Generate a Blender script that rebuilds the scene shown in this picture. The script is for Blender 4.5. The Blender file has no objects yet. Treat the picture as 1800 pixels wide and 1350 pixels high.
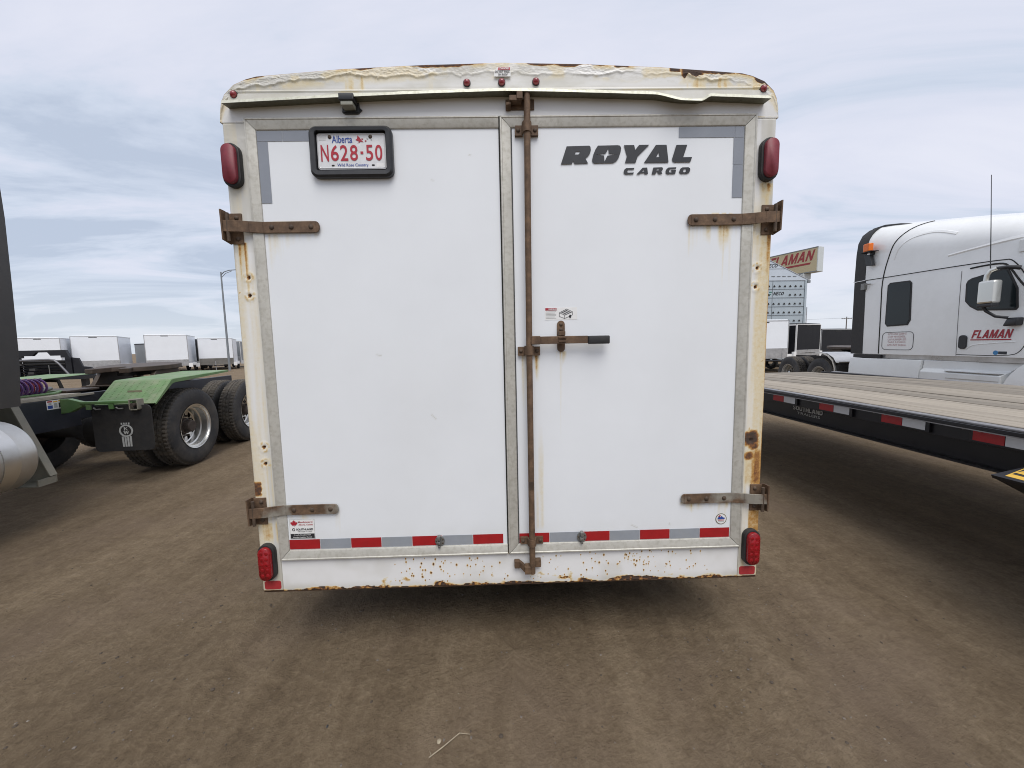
import bpy, bmesh, math, random
import numpy as np
from mathutils import Vector, Matrix, Euler

random.seed(7)
SC = bpy.context.scene
COL = SC.collection
R = math.radians

# ------------------------------------------------------------------ camera
cam = bpy.data.cameras.new('camera')
cam.sensor_fit = 'HORIZONTAL'
cam.sensor_width = 36.0
cam.lens = 13.6
cam.clip_start = 0.05
cam.clip_end = 5000
cam_o = bpy.data.objects.new('camera', cam)
COL.objects.link(cam_o)
yaw, pitch, roll = R(-1.09), R(-5.66), R(1.15)
f_ = Vector((-math.sin(yaw) * math.cos(pitch), math.cos(yaw) * math.cos(pitch), math.sin(pitch)))
r_ = Vector((math.cos(yaw), math.sin(yaw), 0))
u_ = r_.cross(f_)
rr = math.cos(roll) * r_ - math.sin(roll) * u_
uu = math.sin(roll) * r_ + math.cos(roll) * u_
mw = Matrix((rr, uu, -f_)).transposed().to_4x4()
mw.translation = (-0.019, -1.842, 1.55)
cam_o.matrix_world = mw
SC.camera = cam_o

# ------------------------------------------------------------------ sky and light
SUN_EL, SUN_ROT = R(58), R(168)
world = bpy.data.worlds.new('World')
SC.world = world
world.use_nodes = True
wn = world.node_tree.nodes
wl = world.node_tree.links
wn.clear()


def N(nodes, kind, **kw):
    n = nodes.new(kind)
    for k, v in kw.items():
        if k.startswith('i_'):
            n.inputs[k[2:].replace('_', ' ')].default_value = v
        else:
            setattr(n, k, v)
    return n


def ramp(nodes, stops, interp='LINEAR'):
    n = nodes.new('ShaderNodeValToRGB')
    n.color_ramp.interpolation = interp
    e = n.color_ramp.elements
    while len(e) < len(stops):
        e.new(0.5)
    for q, (p, c) in zip(e, stops):
        q.position = p
        q.color = (c[0], c[1], c[2], 1) if not isinstance(c, (int, float)) else (c, c, c, 1)
    return n


out = N(wn, 'ShaderNodeOutputWorld')
bg = N(wn, 'ShaderNodeBackground')
bg.inputs['Strength'].default_value = 0.1
sky = N(wn, 'ShaderNodeTexSky')
sky.sky_type = 'NISHITA'
sky.sun_disc = False
sky.sun_elevation = SUN_EL
sky.sun_rotation = SUN_ROT
tc = N(wn, 'ShaderNodeTexCoord')
sep = N(wn, 'ShaderNodeSeparateXYZ')
wl.new(tc.outputs['Generated'], sep.inputs[0])
zc = N(wn, 'ShaderNodeMath', operation='MAXIMUM')
wl.new(sep.outputs['Z'], zc.inputs[0]); zc.inputs[1].default_value = 0.0
za = N(wn, 'ShaderNodeMath', operation='ADD')
wl.new(zc.outputs[0], za.inputs[0]); za.inputs[1].default_value = 0.10
dx = N(wn, 'ShaderNodeMath', operation='DIVIDE'); dy = N(wn, 'ShaderNodeMath', operation='DIVIDE')
wl.new(sep.outputs['X'], dx.inputs[0]); wl.new(za.outputs[0], dx.inputs[1])
wl.new(sep.outputs['Y'], dy.inputs[0]); wl.new(za.outputs[0], dy.inputs[1])
cmb = N(wn, 'ShaderNodeCombineXYZ')
wl.new(dx.outputs[0], cmb.inputs[0]); wl.new(dy.outputs[0], cmb.inputs[1])
mp = N(wn, 'ShaderNodeMapping')
mp.inputs['Rotation'].default_value = (0, 0, R(-12))
mp.inputs['Scale'].default_value = (0.75, 1.25, 1)
mp.inputs['Location'].default_value = (2.2, 1.3, 0)
wl.new(cmb.outputs[0], mp.inputs[0])
n1 = N(wn, 'ShaderNodeTexNoise'); n1.inputs['Scale'].default_value = 0.62
n1.inputs['Detail'].default_value = 9; n1.inputs['Roughness'].default_value = 0.6; n1.inputs['Distortion'].default_value = 0.7
wl.new(mp.outputs[0], n1.inputs['Vector'])
n2 = N(wn, 'ShaderNodeTexNoise'); n2.inputs['Scale'].default_value = 0.23
n2.inputs['Detail'].default_value = 5; n2.inputs['Roughness'].default_value = 0.5
wl.new(mp.outputs[0], n2.inputs['Vector'])
# bands of thicker, darker cloud lie lower in the sky and toward the west (-X)
wx_ = N(wn, 'ShaderNodeMapRange'); wx_.inputs[1].default_value = -1.6; wx_.inputs[2].default_value = 0.6
wx_.inputs[3].default_value = 0.13; wx_.inputs[4].default_value = -0.13
wl.new(dx.outputs[0], wx_.inputs[0])
s0 = N(wn, 'ShaderNodeMath', operation='MULTIPLY_ADD'); wl.new(n1.outputs['Fac'], s0.inputs[0]); s0.inputs[1].default_value = 1.75; s0.inputs[2].default_value = -0.375
s1 = N(wn, 'ShaderNodeMath', operation='ADD'); wl.new(s0.outputs[0], s1.inputs[0]); wl.new(wx_.outputs[0], s1.inputs[1])
s2 = N(wn, 'ShaderNodeMath', operation='MULTIPLY_ADD'); wl.new(n2.outputs['Fac'], s2.inputs[0]); s2.inputs[1].default_value = 0.45
wl.new(s1.outputs[0], s2.inputs[2])
cr = ramp(wn, [(0.46, (6.7, 6.85, 7.7)), (0.60, (6.35, 6.55, 7.5)), (0.70, (6.0, 6.3, 7.3)), (0.79, (5.3, 5.85, 6.9)), (0.90, (4.3, 4.9, 6.0))])
wl.new(s2.outputs[0], cr.inputs[0])
# paler, slightly green-blue air toward the horizon
hz = N(wn, 'ShaderNodeMapRange'); hz.inputs[1].default_value = 0.0; hz.inputs[2].default_value = 0.15
hz.inputs[3].default_value = 0.75; hz.inputs[4].default_value = 0.0
wl.new(sep.outputs['Z'], hz.inputs[0])
mh = N(wn, 'ShaderNodeMixRGB'); wl.new(hz.outputs[0], mh.inputs[0]); wl.new(cr.outputs[0], mh.inputs[1])
mh.inputs[2].default_value = (6.0, 6.45, 7.0, 1)
ms = N(wn, 'ShaderNodeMixRGB'); ms.inputs[0].default_value = 0.93
wl.new(sky.outputs[0], ms.inputs[1]); wl.new(mh.outputs[0], ms.inputs[2])
wl.new(ms.outputs[0], bg.inputs['Color'])
wl.new(bg.outputs[0], out.inputs['Surface'])

sun = bpy.data.lights.new('sun', 'SUN')
sun.energy = 1.95
sun.angle = R(40)
sun.color = (1.0, 0.965, 0.91)
sun_o = bpy.data.objects.new('sun', sun)
COL.objects.link(sun_o)
# direction toward the sun: elevation 58 degrees, behind the camera and a little to the right
sd = Vector((math.sin(SUN_ROT) * math.cos(SUN_EL), math.cos(SUN_ROT) * math.cos(SUN_EL), math.sin(SUN_EL)))
sun_o.rotation_euler = sd.to_track_quat('Z', 'Y').to_euler()
sun_o.location = (3, -8, 14)

SC.cycles.filter_width = 1.0
vs = SC.view_settings
vs.view_transform = 'Standard'
vs.look = 'None'
vs.exposure = 0.31
vs.gamma = 1.0
vs.use_curve_mapping = False


# ------------------------------------------------------------------ noise (numpy)
def _hash(ix, iy, seed):
    h = (ix.astype(np.int64) * 374761393 + iy.astype(np.int64) * 668265263 + seed * 974711) & 0xffffffff
    h = ((h ^ (h >> 13)) * 1274126177) & 0xffffffff
    return ((h ^ (h >> 16)) & 0xffff) / 65535.0


def vnoise(x, y, seed=0):
    x = np.asarray(x, float); y = np.asarray(y, float)
    x, y = np.broadcast_arrays(x, y)
    ix = np.floor(x); iy = np.floor(y)
    fx = x - ix; fy = y - iy
    fx = fx * fx * (3 - 2 * fx); fy = fy * fy * (3 - 2 * fy)
    a = _hash(ix, iy, seed); b = _hash(ix + 1, iy, seed); c = _hash(ix, iy + 1, seed); d = _hash(ix + 1, iy + 1, seed)
    return (a * (1 - fx) + b * fx) * (1 - fy) + (c * (1 - fx) + d * fx) * fy


def fbm(x, y, oct=4, seed=0, gain=0.5):
    s = 0.0; a = 1.0; t = 0.0
    for o in range(oct):
        s = s + a * vnoise(np.asarray(x) * 2 ** o, np.asarray(y) * 2 ** o, seed + o * 17)
        t += a; a *= gain
    return s / t


def sstep(a, b, x):
    t = np.clip((x - a) / (b - a), 0, 1)
    return t * t * (3 - 2 * t)


# ------------------------------------------------------------------ materials
MATS = {}


def new_mat(name):
    m = bpy.data.materials.new(name)
    m.use_nodes = True
    MATS[name] = m
    nt = m.node_tree
    b = nt.nodes['Principled BSDF']
    return m, nt.nodes, nt.links, b


def simple(name, col, rough=0.5, metal=0.0, var=0.12, scale=6.0, bump=0.0, bscale=80.0, dirt=None, dirt_amt=0.35, coat=0.0, detail=6):
    """Plain painted or moulded surface with mottled wear, optional dirt tone and fine relief."""
    m, n, l, b = new_mat(name)
    t = N(n, 'ShaderNodeTexCoord')
    no = N(n, 'ShaderNodeTexNoise'); no.inputs['Scale'].default_value = scale
    no.inputs['Detail'].default_value = detail; no.inputs['Roughness'].default_value = 0.65
    l.new(t.outputs['Object'], no.inputs['Vector'])
    r = ramp(n, [(0.3, [c * (1 - var) for c in col]), (0.7, [min(1, c * (1 + var)) for c in col])])
    l.new(no.outputs['Fac'], r.inputs[0])
    src = r.outputs[0]
    if dirt:
        n3 = N(n, 'ShaderNodeTexNoise'); n3.inputs['Scale'].default_value = scale * 0.45
        n3.inputs['Detail'].default_value = 9; n3.inputs['Roughness'].default_value = 0.7
        l.new(t.outputs['Object'], n3.inputs['Vector'])
        r3 = ramp(n, [(0.42, 0.0), (0.72, dirt_amt)])
        l.new(n3.outputs['Fac'], r3.inputs[0])
        mx = N(n, 'ShaderNodeMixRGB'); l.new(r3.outputs[0], mx.inputs[0]); l.new(src, mx.inputs[1])
        mx.inputs[2].default_value = (*dirt, 1)
        src = mx.outputs[0]
    l.new(src, b.inputs['Base Color'])
    rr_ = N(n, 'ShaderNodeMapRange'); rr_.inputs[3].default_value = max(0.03, rough - 0.1); rr_.inputs[4].default_value = min(1, rough + 0.1)
    l.new(no.outputs['Fac'], rr_.inputs[0]); l.new(rr_.outputs[0], b.inputs['Roughness'])
    b.inputs['Metallic'].default_value = metal
    if coat:
        b.inputs['Coat Weight'].default_value = coat
    if bump:
        n4 = N(n, 'ShaderNodeTexNoise'); n4.inputs['Scale'].default_value = bscale; n4.inputs['Detail'].default_value = 4
        l.new(t.outputs['Object'], n4.inputs['Vector'])
        bp = N(n, 'ShaderNodeBump'); bp.inputs['Strength'].default_value = bump; bp.inputs['Distance'].default_value = 0.004
        l.new(n4.outputs['Fac'], bp.inputs['Height']); l.new(bp.outputs[0], b.inputs['Normal'])
    return m


def stained(name, base, rough=0.38):
    """Paint whose stains and rust follow the point attribute 'stain' (0 clean .. 1 bare dark rust) and 'grime'."""
    m, n, l, b = new_mat(name)
    t = N(n, 'ShaderNodeTexCoord')
    a = N(n, 'ShaderNodeAttribute'); a.attribute_name = 'stain'
    g = N(n, 'ShaderNodeAttribute'); g.attribute_name = 'grime'
    no = N(n, 'ShaderNodeTexNoise'); no.inputs['Scale'].default_value = 55; no.inputs['Detail'].default_value = 6; no.inputs['Roughness'].default_value = 0.7
    l.new(t.outputs['Object'], no.inputs['Vector'])
    mr = N(n, 'ShaderNodeMapRange'); mr.inputs[1].default_value = 0.3; mr.inputs[2].default_value = 0.7; mr.inputs[3].default_value = 0.72; mr.inputs[4].default_value = 1.22
    l.new(no.outputs['Fac'], mr.inputs[0])
    mu = N(n, 'ShaderNodeMath', operation='MULTIPLY'); l.new(a.outputs['Fac'], mu.inputs[0]); l.new(mr.outputs[0], mu.inputs[1])
    n2 = N(n, 'ShaderNodeTexNoise'); n2.inputs['Scale'].default_value = 2.2; n2.inputs['Detail'].default_value = 7; n2.inputs['Roughness'].default_value = 0.6
    l.new(t.outputs['Object'], n2.inputs['Vector'])
    r0 = ramp(n, [(0.3, [c * 0.955 for c in base]), (0.7, base)])
    l.new(n2.outputs['Fac'], r0.inputs[0])
    mg = N(n, 'ShaderNodeMixRGB'); l.new(g.outputs['Fac'], mg.inputs[0]); l.new(r0.outputs[0], mg.inputs[1]); mg.inputs[2].default_value = (0.34, 0.31, 0.215, 1)
    r1 = ramp(n, [(0.0, (0.74, 0.68, 0.50)), (0.30, (0.66, 0.53, 0.28)), (0.5, (0.46, 0.245, 0.065)), (0.68, (0.235, 0.098, 0.032)), (0.85, (0.10, 0.05, 0.028)), (1.0, (0.06, 0.038, 0.028))])
    l.new(mu.outputs[0], r1.inputs[0])
    r2 = ramp(n, [(0.02, 0.0), (0.32, 0.82), (0.5, 1.0)])
    l.new(mu.outputs[0], r2.inputs[0])
    mx = N(n, 'ShaderNodeMixRGB'); l.new(r2.outputs[0], mx.inputs[0]); l.new(mg.outputs[0], mx.inputs[1]); l.new(r1.outputs[0], mx.inputs[2])
    l.new(mx.outputs[0], b.inputs['Base Color'])
    rg = N(n, 'ShaderNodeMapRange'); rg.inputs[1].default_value = 0.1; rg.inputs[2].default_value = 0.6; rg.inputs[3].default_value = rough; rg.inputs[4].default_value = 0.9
    l.new(mu.outputs[0], rg.inputs[0]); l.new(rg.outputs[0], b.inputs['Roughness'])
    bs = N(n, 'ShaderNodeMath', operation='MULTIPLY'); l.new(mu.outputs[0], bs.inputs[0]); l.new(no.outputs['Fac'], bs.inputs[1])
    bp = N(n, 'ShaderNodeBump'); bp.inputs['Strength'].default_value = 0.5; bp.inputs['Distance'].default_value = 0.004
    l.new(bs.outputs[0], bp.inputs['Height'])
    n5 = N(n, 'ShaderNodeTexNoise'); n5.inputs['Scale'].default_value = 3.1; n5.inputs['Detail'].default_value = 2
    l.new(t.outputs['Object'], n5.inputs['Vector'])
    bp2 = N(n, 'ShaderNodeBump'); bp2.inputs['Strength'].default_value = 0.06; bp2.inputs['Distance'].default_value = 0.03
    l.new(n5.outputs['Fac'], bp2.inputs['Height']); l.new(bp.outputs[0], bp2.inputs['Normal'])
    l.new(bp2.outputs[0], b.inputs['Normal'])
    return m


M_PAINT = stained('trailer_paint', (0.80, 0.80, 0.80))
M_PANEL = stained('door_panel_paint', (0.80, 0.825, 0.855), 0.30)


def rusty_steel(name, light=(0.17, 0.115, 0.075), dark=(0.062, 0.038, 0.025), orange=(0.24, 0.12, 0.05), zinc=None):
    m, n, l, b = new_mat(name)
    t = N(n, 'ShaderNodeTexCoord')
    no = N(n, 'ShaderNodeTexNoise'); no.inputs['Scale'].default_value = 22; no.inputs['Detail'].default_value = 8; no.inputs['Roughness'].default_value = 0.72
    l.new(t.outputs['Object'], no.inputs['Vector'])
    r = ramp(n, [(0.3, dark), (0.5, [(a + c) / 2 for a, c in zip(light, dark)]), (0.62, light), (0.75, orange)])
    l.new(no.outputs['Fac'], r.inputs[0])
    src = r.outputs[0]
    if zinc:
        n2 = N(n, 'ShaderNodeTexNoise'); n2.inputs['Scale'].default_value = 7; n2.inputs['Detail'].default_value = 6
        l.new(t.outputs['Object'], n2.inputs['Vector'])
        r2 = ramp(n, [(0.52, 0.0), (0.62, 0.85)]); l.new(n2.outputs['Fac'], r2.inputs[0])
        mx = N(n, 'ShaderNodeMixRGB'); l.new(r2.outputs[0], mx.inputs[0]); l.new(src, mx.inputs[1]); mx.inputs[2].default_value = (*zinc, 1)
        src = mx.outputs[0]
    l.new(src, b.inputs['Base Color'])
    b.inputs['Roughness'].default_value = 0.72
    b.inputs['Metallic'].default_value = 0.15
    bp = N(n, 'ShaderNodeBump'); bp.inputs['Strength'].default_value = 0.35; bp.inputs['Distance'].default_value = 0.003
    l.new(no.outputs['Fac'], bp.inputs['Height']); l.new(bp.outputs[0], b.inputs['Normal'])
    return m


M_RUST = rusty_steel('rusted_steel', light=(0.175, 0.108, 0.064), dark=(0.07, 0.042, 0.026), orange=(0.22, 0.11, 0.046), zinc=None)
M_RUSTZ = rusty_steel('rusted_zinc_steel', light=(0.175, 0.108, 0.064), orange=(0.24, 0.115, 0.045), zinc=(0.29, 0.275, 0.235))
M_BOLT = rusty_steel('rusted_bolt', light=(0.11, 0.075, 0.05), dark=(0.04, 0.026, 0.018), orange=(0.15, 0.085, 0.04))


def dirty_alu(name, base=(0.40, 0.40, 0.375), dark=(0.20, 0.195, 0.165)):
    m, n, l, b = new_mat(name)
    t = N(n, 'ShaderNodeTexCoord')
    no = N(n, 'ShaderNodeTexNoise'); no.inputs['Scale'].default_value = 3.5; no.inputs['Detail'].default_value = 8; no.inputs['Roughness'].default_value = 0.66
    l.new(t.outputs['Object'], no.inputs['Vector'])
    vo = N(n, 'ShaderNodeTexNoise'); vo.inputs['Scale'].default_value = 60; vo.inputs['Detail'].default_value = 7
    l.new(t.outputs['Object'], vo.inputs['Vector'])
    r = ramp(n, [(0.3, [c * 0.82 for c in base]), (0.7, [c * 1.12 for c in base])]); l.new(no.outputs['Fac'], r.inputs[0])
    r2 = ramp(n, [(0.45, 0.0), (0.75, 0.6)]); l.new(vo.outputs['Fac'], r2.inputs[0])
    mx = N(n, 'ShaderNodeMixRGB'); l.new(r2.outputs[0], mx.inputs[0]); l.new(r.outputs[0], mx.inputs[1]); mx.inputs[2].default_value = (*dark, 1)
    l.new(mx.outputs[0], b.inputs['Base Color'])
    b.inputs['Metallic'].default_value = 0.35; b.inputs['Roughness'].default_value = 0.52
    bp = N(n, 'ShaderNodeBump'); bp.inputs['Strength'].default_value = 0.12; bp.inputs['Distance'].default_value = 0.002
    l.new(vo.outputs['Fac'], bp.inputs['Height']); l.new(bp.outputs[0], b.inputs['Normal'])
    return m


M_ALU = dirty_alu('weathered_aluminium', (0.53, 0.515, 0.465), (0.34, 0.32, 0.265))
M_ALU_DRIP = dirty_alu('lichen_stained_aluminium', (0.66, 0.66, 0.56), (0.34, 0.33, 0.22))
M_BLACK = simple('black_plastic', (0.022, 0.023, 0.026), 0.42, var=0.2, scale=30)
M_RUBBER = simple('black_rubber', (0.020, 0.020, 0.021), 0.62, var=0.25, scale=40, dirt=(0.07, 0.06, 0.05), dirt_amt=0.25)
M_TYRE = simple('tyre_rubber', (0.027, 0.028, 0.031), 0.7, var=0.2, scale=9, dirt=(0.12, 0.105, 0.085), dirt_amt=0.55, bump=0.15)
M_TREAD = simple('tyre_tread_rubber', (0.045, 0.041, 0.036), 0.85, var=0.3, scale=14, dirt=(0.16, 0.135, 0.105), dirt_amt=0.7, bump=0.3)
M_BLACKSTEEL = simple('black_painted_steel', (0.007, 0.0075, 0.011), 0.38, var=0.2, scale=5, dirt=(0.03, 0.028, 0.026), dirt_amt=0.2)
M_BLACKSIDE = simple('black_trailer_paint', (0.006, 0.0065, 0.009), 0.55, var=0.15, scale=3, dirt=(0.02, 0.02, 0.022), dirt_amt=0.2)
MATS['black_trailer_paint'].node_tree.nodes['Principled BSDF'].inputs['Specular IOR Level'].default_value = 0.25
M_LENS = simple('faded_red_lens', (0.18, 0.018, 0.030), 0.5, var=0.16, scale=60)
M_LENS2 = simple('red_led_lens', (0.25, 0.006, 0.010), 0.28, var=0.35, scale=70)
M_MARK = simple('red_marker_lens', (0.22, 0.018, 0.026), 0.25, var=0.1, scale=30, coat=0.3)
M_REDTAPE = simple('red_reflective_tape', (0.36, 0.012, 0.016), 0.35, var=0.10, scale=25, dirt=(0.22, 0.02, 0.02), dirt_amt=0.5)
M_REDREF = simple('red_reflector_sticker', (0.40, 0.035, 0.040), 0.4, var=0.12, scale=60)
M_SILVERTAPE = simple('silver_reflective_tape', (0.33, 0.36, 0.405), 0.33, metal=0.2, var=0.07, scale=12, dirt=(0.42, 0.42, 0.40), dirt_amt=0.35)
M_WHITETAPE = simple('white_reflective_tape', (0.55, 0.57, 0.60), 0.35, var=0.05, scale=12)
M_GREYTAPE = simple('grey_reflective_tape', (0.245, 0.265, 0.305), 0.4, var=0.05, scale=9)
M_PLATE = simple('plate_white', (0.70, 0.71, 0.73), 0.35, var=0.06, scale=40, dirt=(0.48, 0.45, 0.38), dirt_amt=0.3)
M_INKRED = simple('red_ink', (0.40, 0.02, 0.035), 0.4, var=0.08, scale=40)
M_INKBLUE = simple('blue_ink', (0.03, 0.07, 0.30), 0.4, var=0.08, scale=40)
M_INKBLACK = simple('black_vinyl', (0.024, 0.025, 0.029), 0.38, var=0.1, scale=20)
M_INKWHITE = simple('white_vinyl', (0.78, 0.78, 0.77), 0.4, var=0.04, scale=20)
M_PALEGREY = simple('pale_grey_lettering', (0.42, 0.43, 0.42), 0.45, var=0.15, scale=40)
M_ZINC = simple('cast_zinc', (0.24, 0.24, 0.23), 0.45, metal=0.6, var=0.25, scale=60, bump=0.3)
M_SHADOWGAP = simple('dark_seal_rubber', (0.018, 0.017, 0.016), 0.8, var=0.2)
M_UNDER = simple('undercarriage_steel', (0.02, 0.018, 0.016), 0.8, var=0.3, scale=8)
M_GREEN = simple('green_truck_paint', (0.105, 0.22, 0.075), 0.42, var=0.10, scale=7, dirt=(0.25, 0.26, 0.17), dirt_amt=0.45)
M_GREENTOP = simple('green_fender_top', (0.14, 0.245, 0.098), 0.5, var=0.14, scale=10, dirt=(0.34, 0.32, 0.24), dirt_amt=0.6, bump=0.2, bscale=120)
M_CHROME = simple('polished_aluminium', (0.74, 0.74, 0.72), 0.33, metal=1.0, var=0.06, scale=5, dirt=(0.52, 0.50, 0.46), dirt_amt=0.5)
M_TANK = simple('brushed_tank_aluminium', (0.60, 0.60, 0.58), 0.36, metal=0.8, var=0.08, scale=4, dirt=(0.42, 0.38, 0.32), dirt_amt=0.6)
M_BRACKET = simple('dusty_bracket_paint', (0.21, 0.205, 0.165), 0.6, var=0.15, scale=9, dirt=(0.33, 0.29, 0.22), dirt_amt=0.6)
M_NAVY = simple('dark_navy_frame_paint', (0.022, 0.026, 0.036), 0.5, var=0.25, scale=6, dirt=(0.07, 0.063, 0.055), dirt_amt=0.3)
M_CABDARK = simple('dark_cab_side', (0.040, 0.039, 0.038), 0.5, var=0.15, scale=3, dirt=(0.075, 0.066, 0.055), dirt_amt=0.5)
M_BROWNGREASE = simple('greasy_rusted_plate', (0.075, 0.052, 0.036), 0.55, var=0.35, scale=10, dirt=(0.03, 0.024, 0.02), dirt_amt=0.8)
M_DECKPLATE = simple('beige_deck_plate', (0.36, 0.33, 0.27), 0.6, var=0.18, scale=12, bump=0.3, bscale=60)
M_HUB = simple('brown_hub', (0.055, 0.042, 0.034), 0.75, var=0.35, scale=20)
M_PURPLE = simple('purple_air_hose', (0.11, 0.045, 0.17), 0.4, var=0.15)
M_REDHOSE = simple('red_air_hose', (0.36, 0.035, 0.045), 0.4, var=0.15)
M_BLUEHOSE = simple('blue_air_hose', (0.05, 0.09, 0.27), 0.4, var=0.15)
M_TRUCKWHITE = simple('white_truck_paint', (0.85, 0.86, 0.85), 0.22, var=0.025, scale=2, dirt=(0.66, 0.66, 0.63), dirt_amt=0.4, coat=0.4)
M_SKIRTWHITE = simple('white_skirt_plastic', (0.76, 0.775, 0.765), 0.32, var=0.03, scale=3, dirt=(0.56, 0.55, 0.51), dirt_amt=0.35)
M_GLASS = simple('dark_tinted_glass', (0.012, 0.018, 0.020), 0.08, var=0.1, scale=2)
MATS['dark_tinted_glass'].node_tree.nodes['Principled BSDF'].inputs['Specular IOR Level'].default_value = 0.35
M_AMBER = simple('amber_lens', (0.75, 0.16, 0.01), 0.3, var=0.15, scale=50)
M_MIRROR = simple('mirror_shell_chrome', (0.70, 0.70, 0.66), 0.30, metal=0.9, var=0.04, scale=3)
M_FLREAD = simple('red_door_lettering', (0.36, 0.022, 0.035), 0.4, var=0.06)
M_PINKTXT = simple('faded_red_lettering', (0.50, 0.30, 0.30), 0.5, var=0.1)
M_TRWHITE = simple('white_enclosed_trailer', (0.80, 0.83, 0.87), 0.35, var=0.03, scale=1.5)
M_TRGREY = simple('grey_enclosed_trailer', (0.20, 0.215, 0.23), 0.4, var=0.06, scale=1.5)
M_GUARD = simple('bright_stone_guard', (0.50, 0.50, 0.50), 0.30, metal=0.75, var=0.18, scale=4)
M_STRAW = simple('dry_straw', (0.33, 0.28, 0.20), 0.75, var=0.2, scale=80)
M_SIGNFACE = simple('cream_sign_face', (0.50, 0.43, 0.27), 0.5, var=0.05, scale=0.6)
M_SIGNEND = simple('pale_sign_cabinet', (0.55, 0.58, 0.58), 0.5, var=0.05)
M_POLE = simple('galvanised_pole', (0.23, 0.25, 0.265), 0.5, metal=0.4, var=0.08)
M_GALV = simple('galvanised_sheet', (0.46, 0.52, 0.555), 0.38, metal=0.45, var=0.07, scale=1.5)
M_GALV2 = simple('galvanised_roof_sheet', (0.58, 0.63, 0.68), 0.36, metal=0.4, var=0.05, scale=1.5)
M_WOODPOLE = simple('weathered_wood_pole', (0.13, 0.115, 0.10), 0.85, var=0.2)
M_YELLOW = simple('yellow_caution_tape', (0.70, 0.43, 0.06), 0.4, var=0.08, scale=20)
M_MAROON = simple('sign_red_paint', (0.30, 0.035, 0.04), 0.5, var=0.06)
M_STONE = simple('dusty_pebble', (0.165, 0.14, 0.115), 0.9, var=0.35, scale=20)


def wood(name, tone):
    m, n, l, b = new_mat(name)
    t = N(n, 'ShaderNodeTexCoord'); oi = N(n, 'ShaderNodeObjectInfo')
    mpn = N(n, 'ShaderNodeMapping'); mpn.inputs['Scale'].default_value = (26, 1.1, 10)
    ad = N(n, 'ShaderNodeVectorMath', operation='ADD'); cb = N(n, 'ShaderNodeCombineXYZ')
    mm = N(n, 'ShaderNodeMath', operation='MULTIPLY'); mm.inputs[1].default_value = 37.0
    l.new(oi.outputs['Random'], mm.inputs[0]); l.new(mm.outputs[0], cb.inputs[1])
    l.new(t.outputs['Object'], ad.inputs[0]); l.new(cb.outputs[0], ad.inputs[1]); l.new(ad.outputs[0], mpn.inputs[0])
    no = N(n, 'ShaderNodeTexNoise'); no.inputs['Scale'].default_value = 1.0; no.inputs['Detail'].default_value = 9; no.inputs['Roughness'].default_value = 0.62; no.inputs['Distortion'].default_value = 0.4
    l.new(mpn.outputs[0], no.inputs['Vector'])
    r = ramp(n, [(0.25, [c * 0.42 for c in tone]), (0.42, [c * 0.84 for c in tone]), (0.6, tone), (0.8, [min(1, c * 1.22) for c in tone])])
    l.new(no.outputs['Fac'], r.inputs[0])
    hs = N(n, 'ShaderNodeHueSaturation')
    mv = N(n, 'ShaderNodeMapRange'); mv.inputs[3].default_value = 0.70; mv.inputs[4].default_value = 1.25
    l.new(oi.outputs['Random'], mv.inputs[0]); l.new(mv.outputs[0], hs.inputs['Value'])
    l.new(r.outputs[0], hs.inputs['Color']); l.new(hs.outputs[0], b.inputs['Base Color'])
    b.inputs['Roughness'].default_value = 0.8
    bp = N(n, 'ShaderNodeBump'); bp.inputs['Strength'].default_value = 0.4; bp.inputs['Distance'].default_value = 0.004
    l.new(no.outputs['Fac'], bp.inputs['Height']); l.new(bp.outputs[0], b.inputs['Normal'])
    return m


M_WOOD = wood('weathered_deck_wood', (0.31, 0.272, 0.22))


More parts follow.
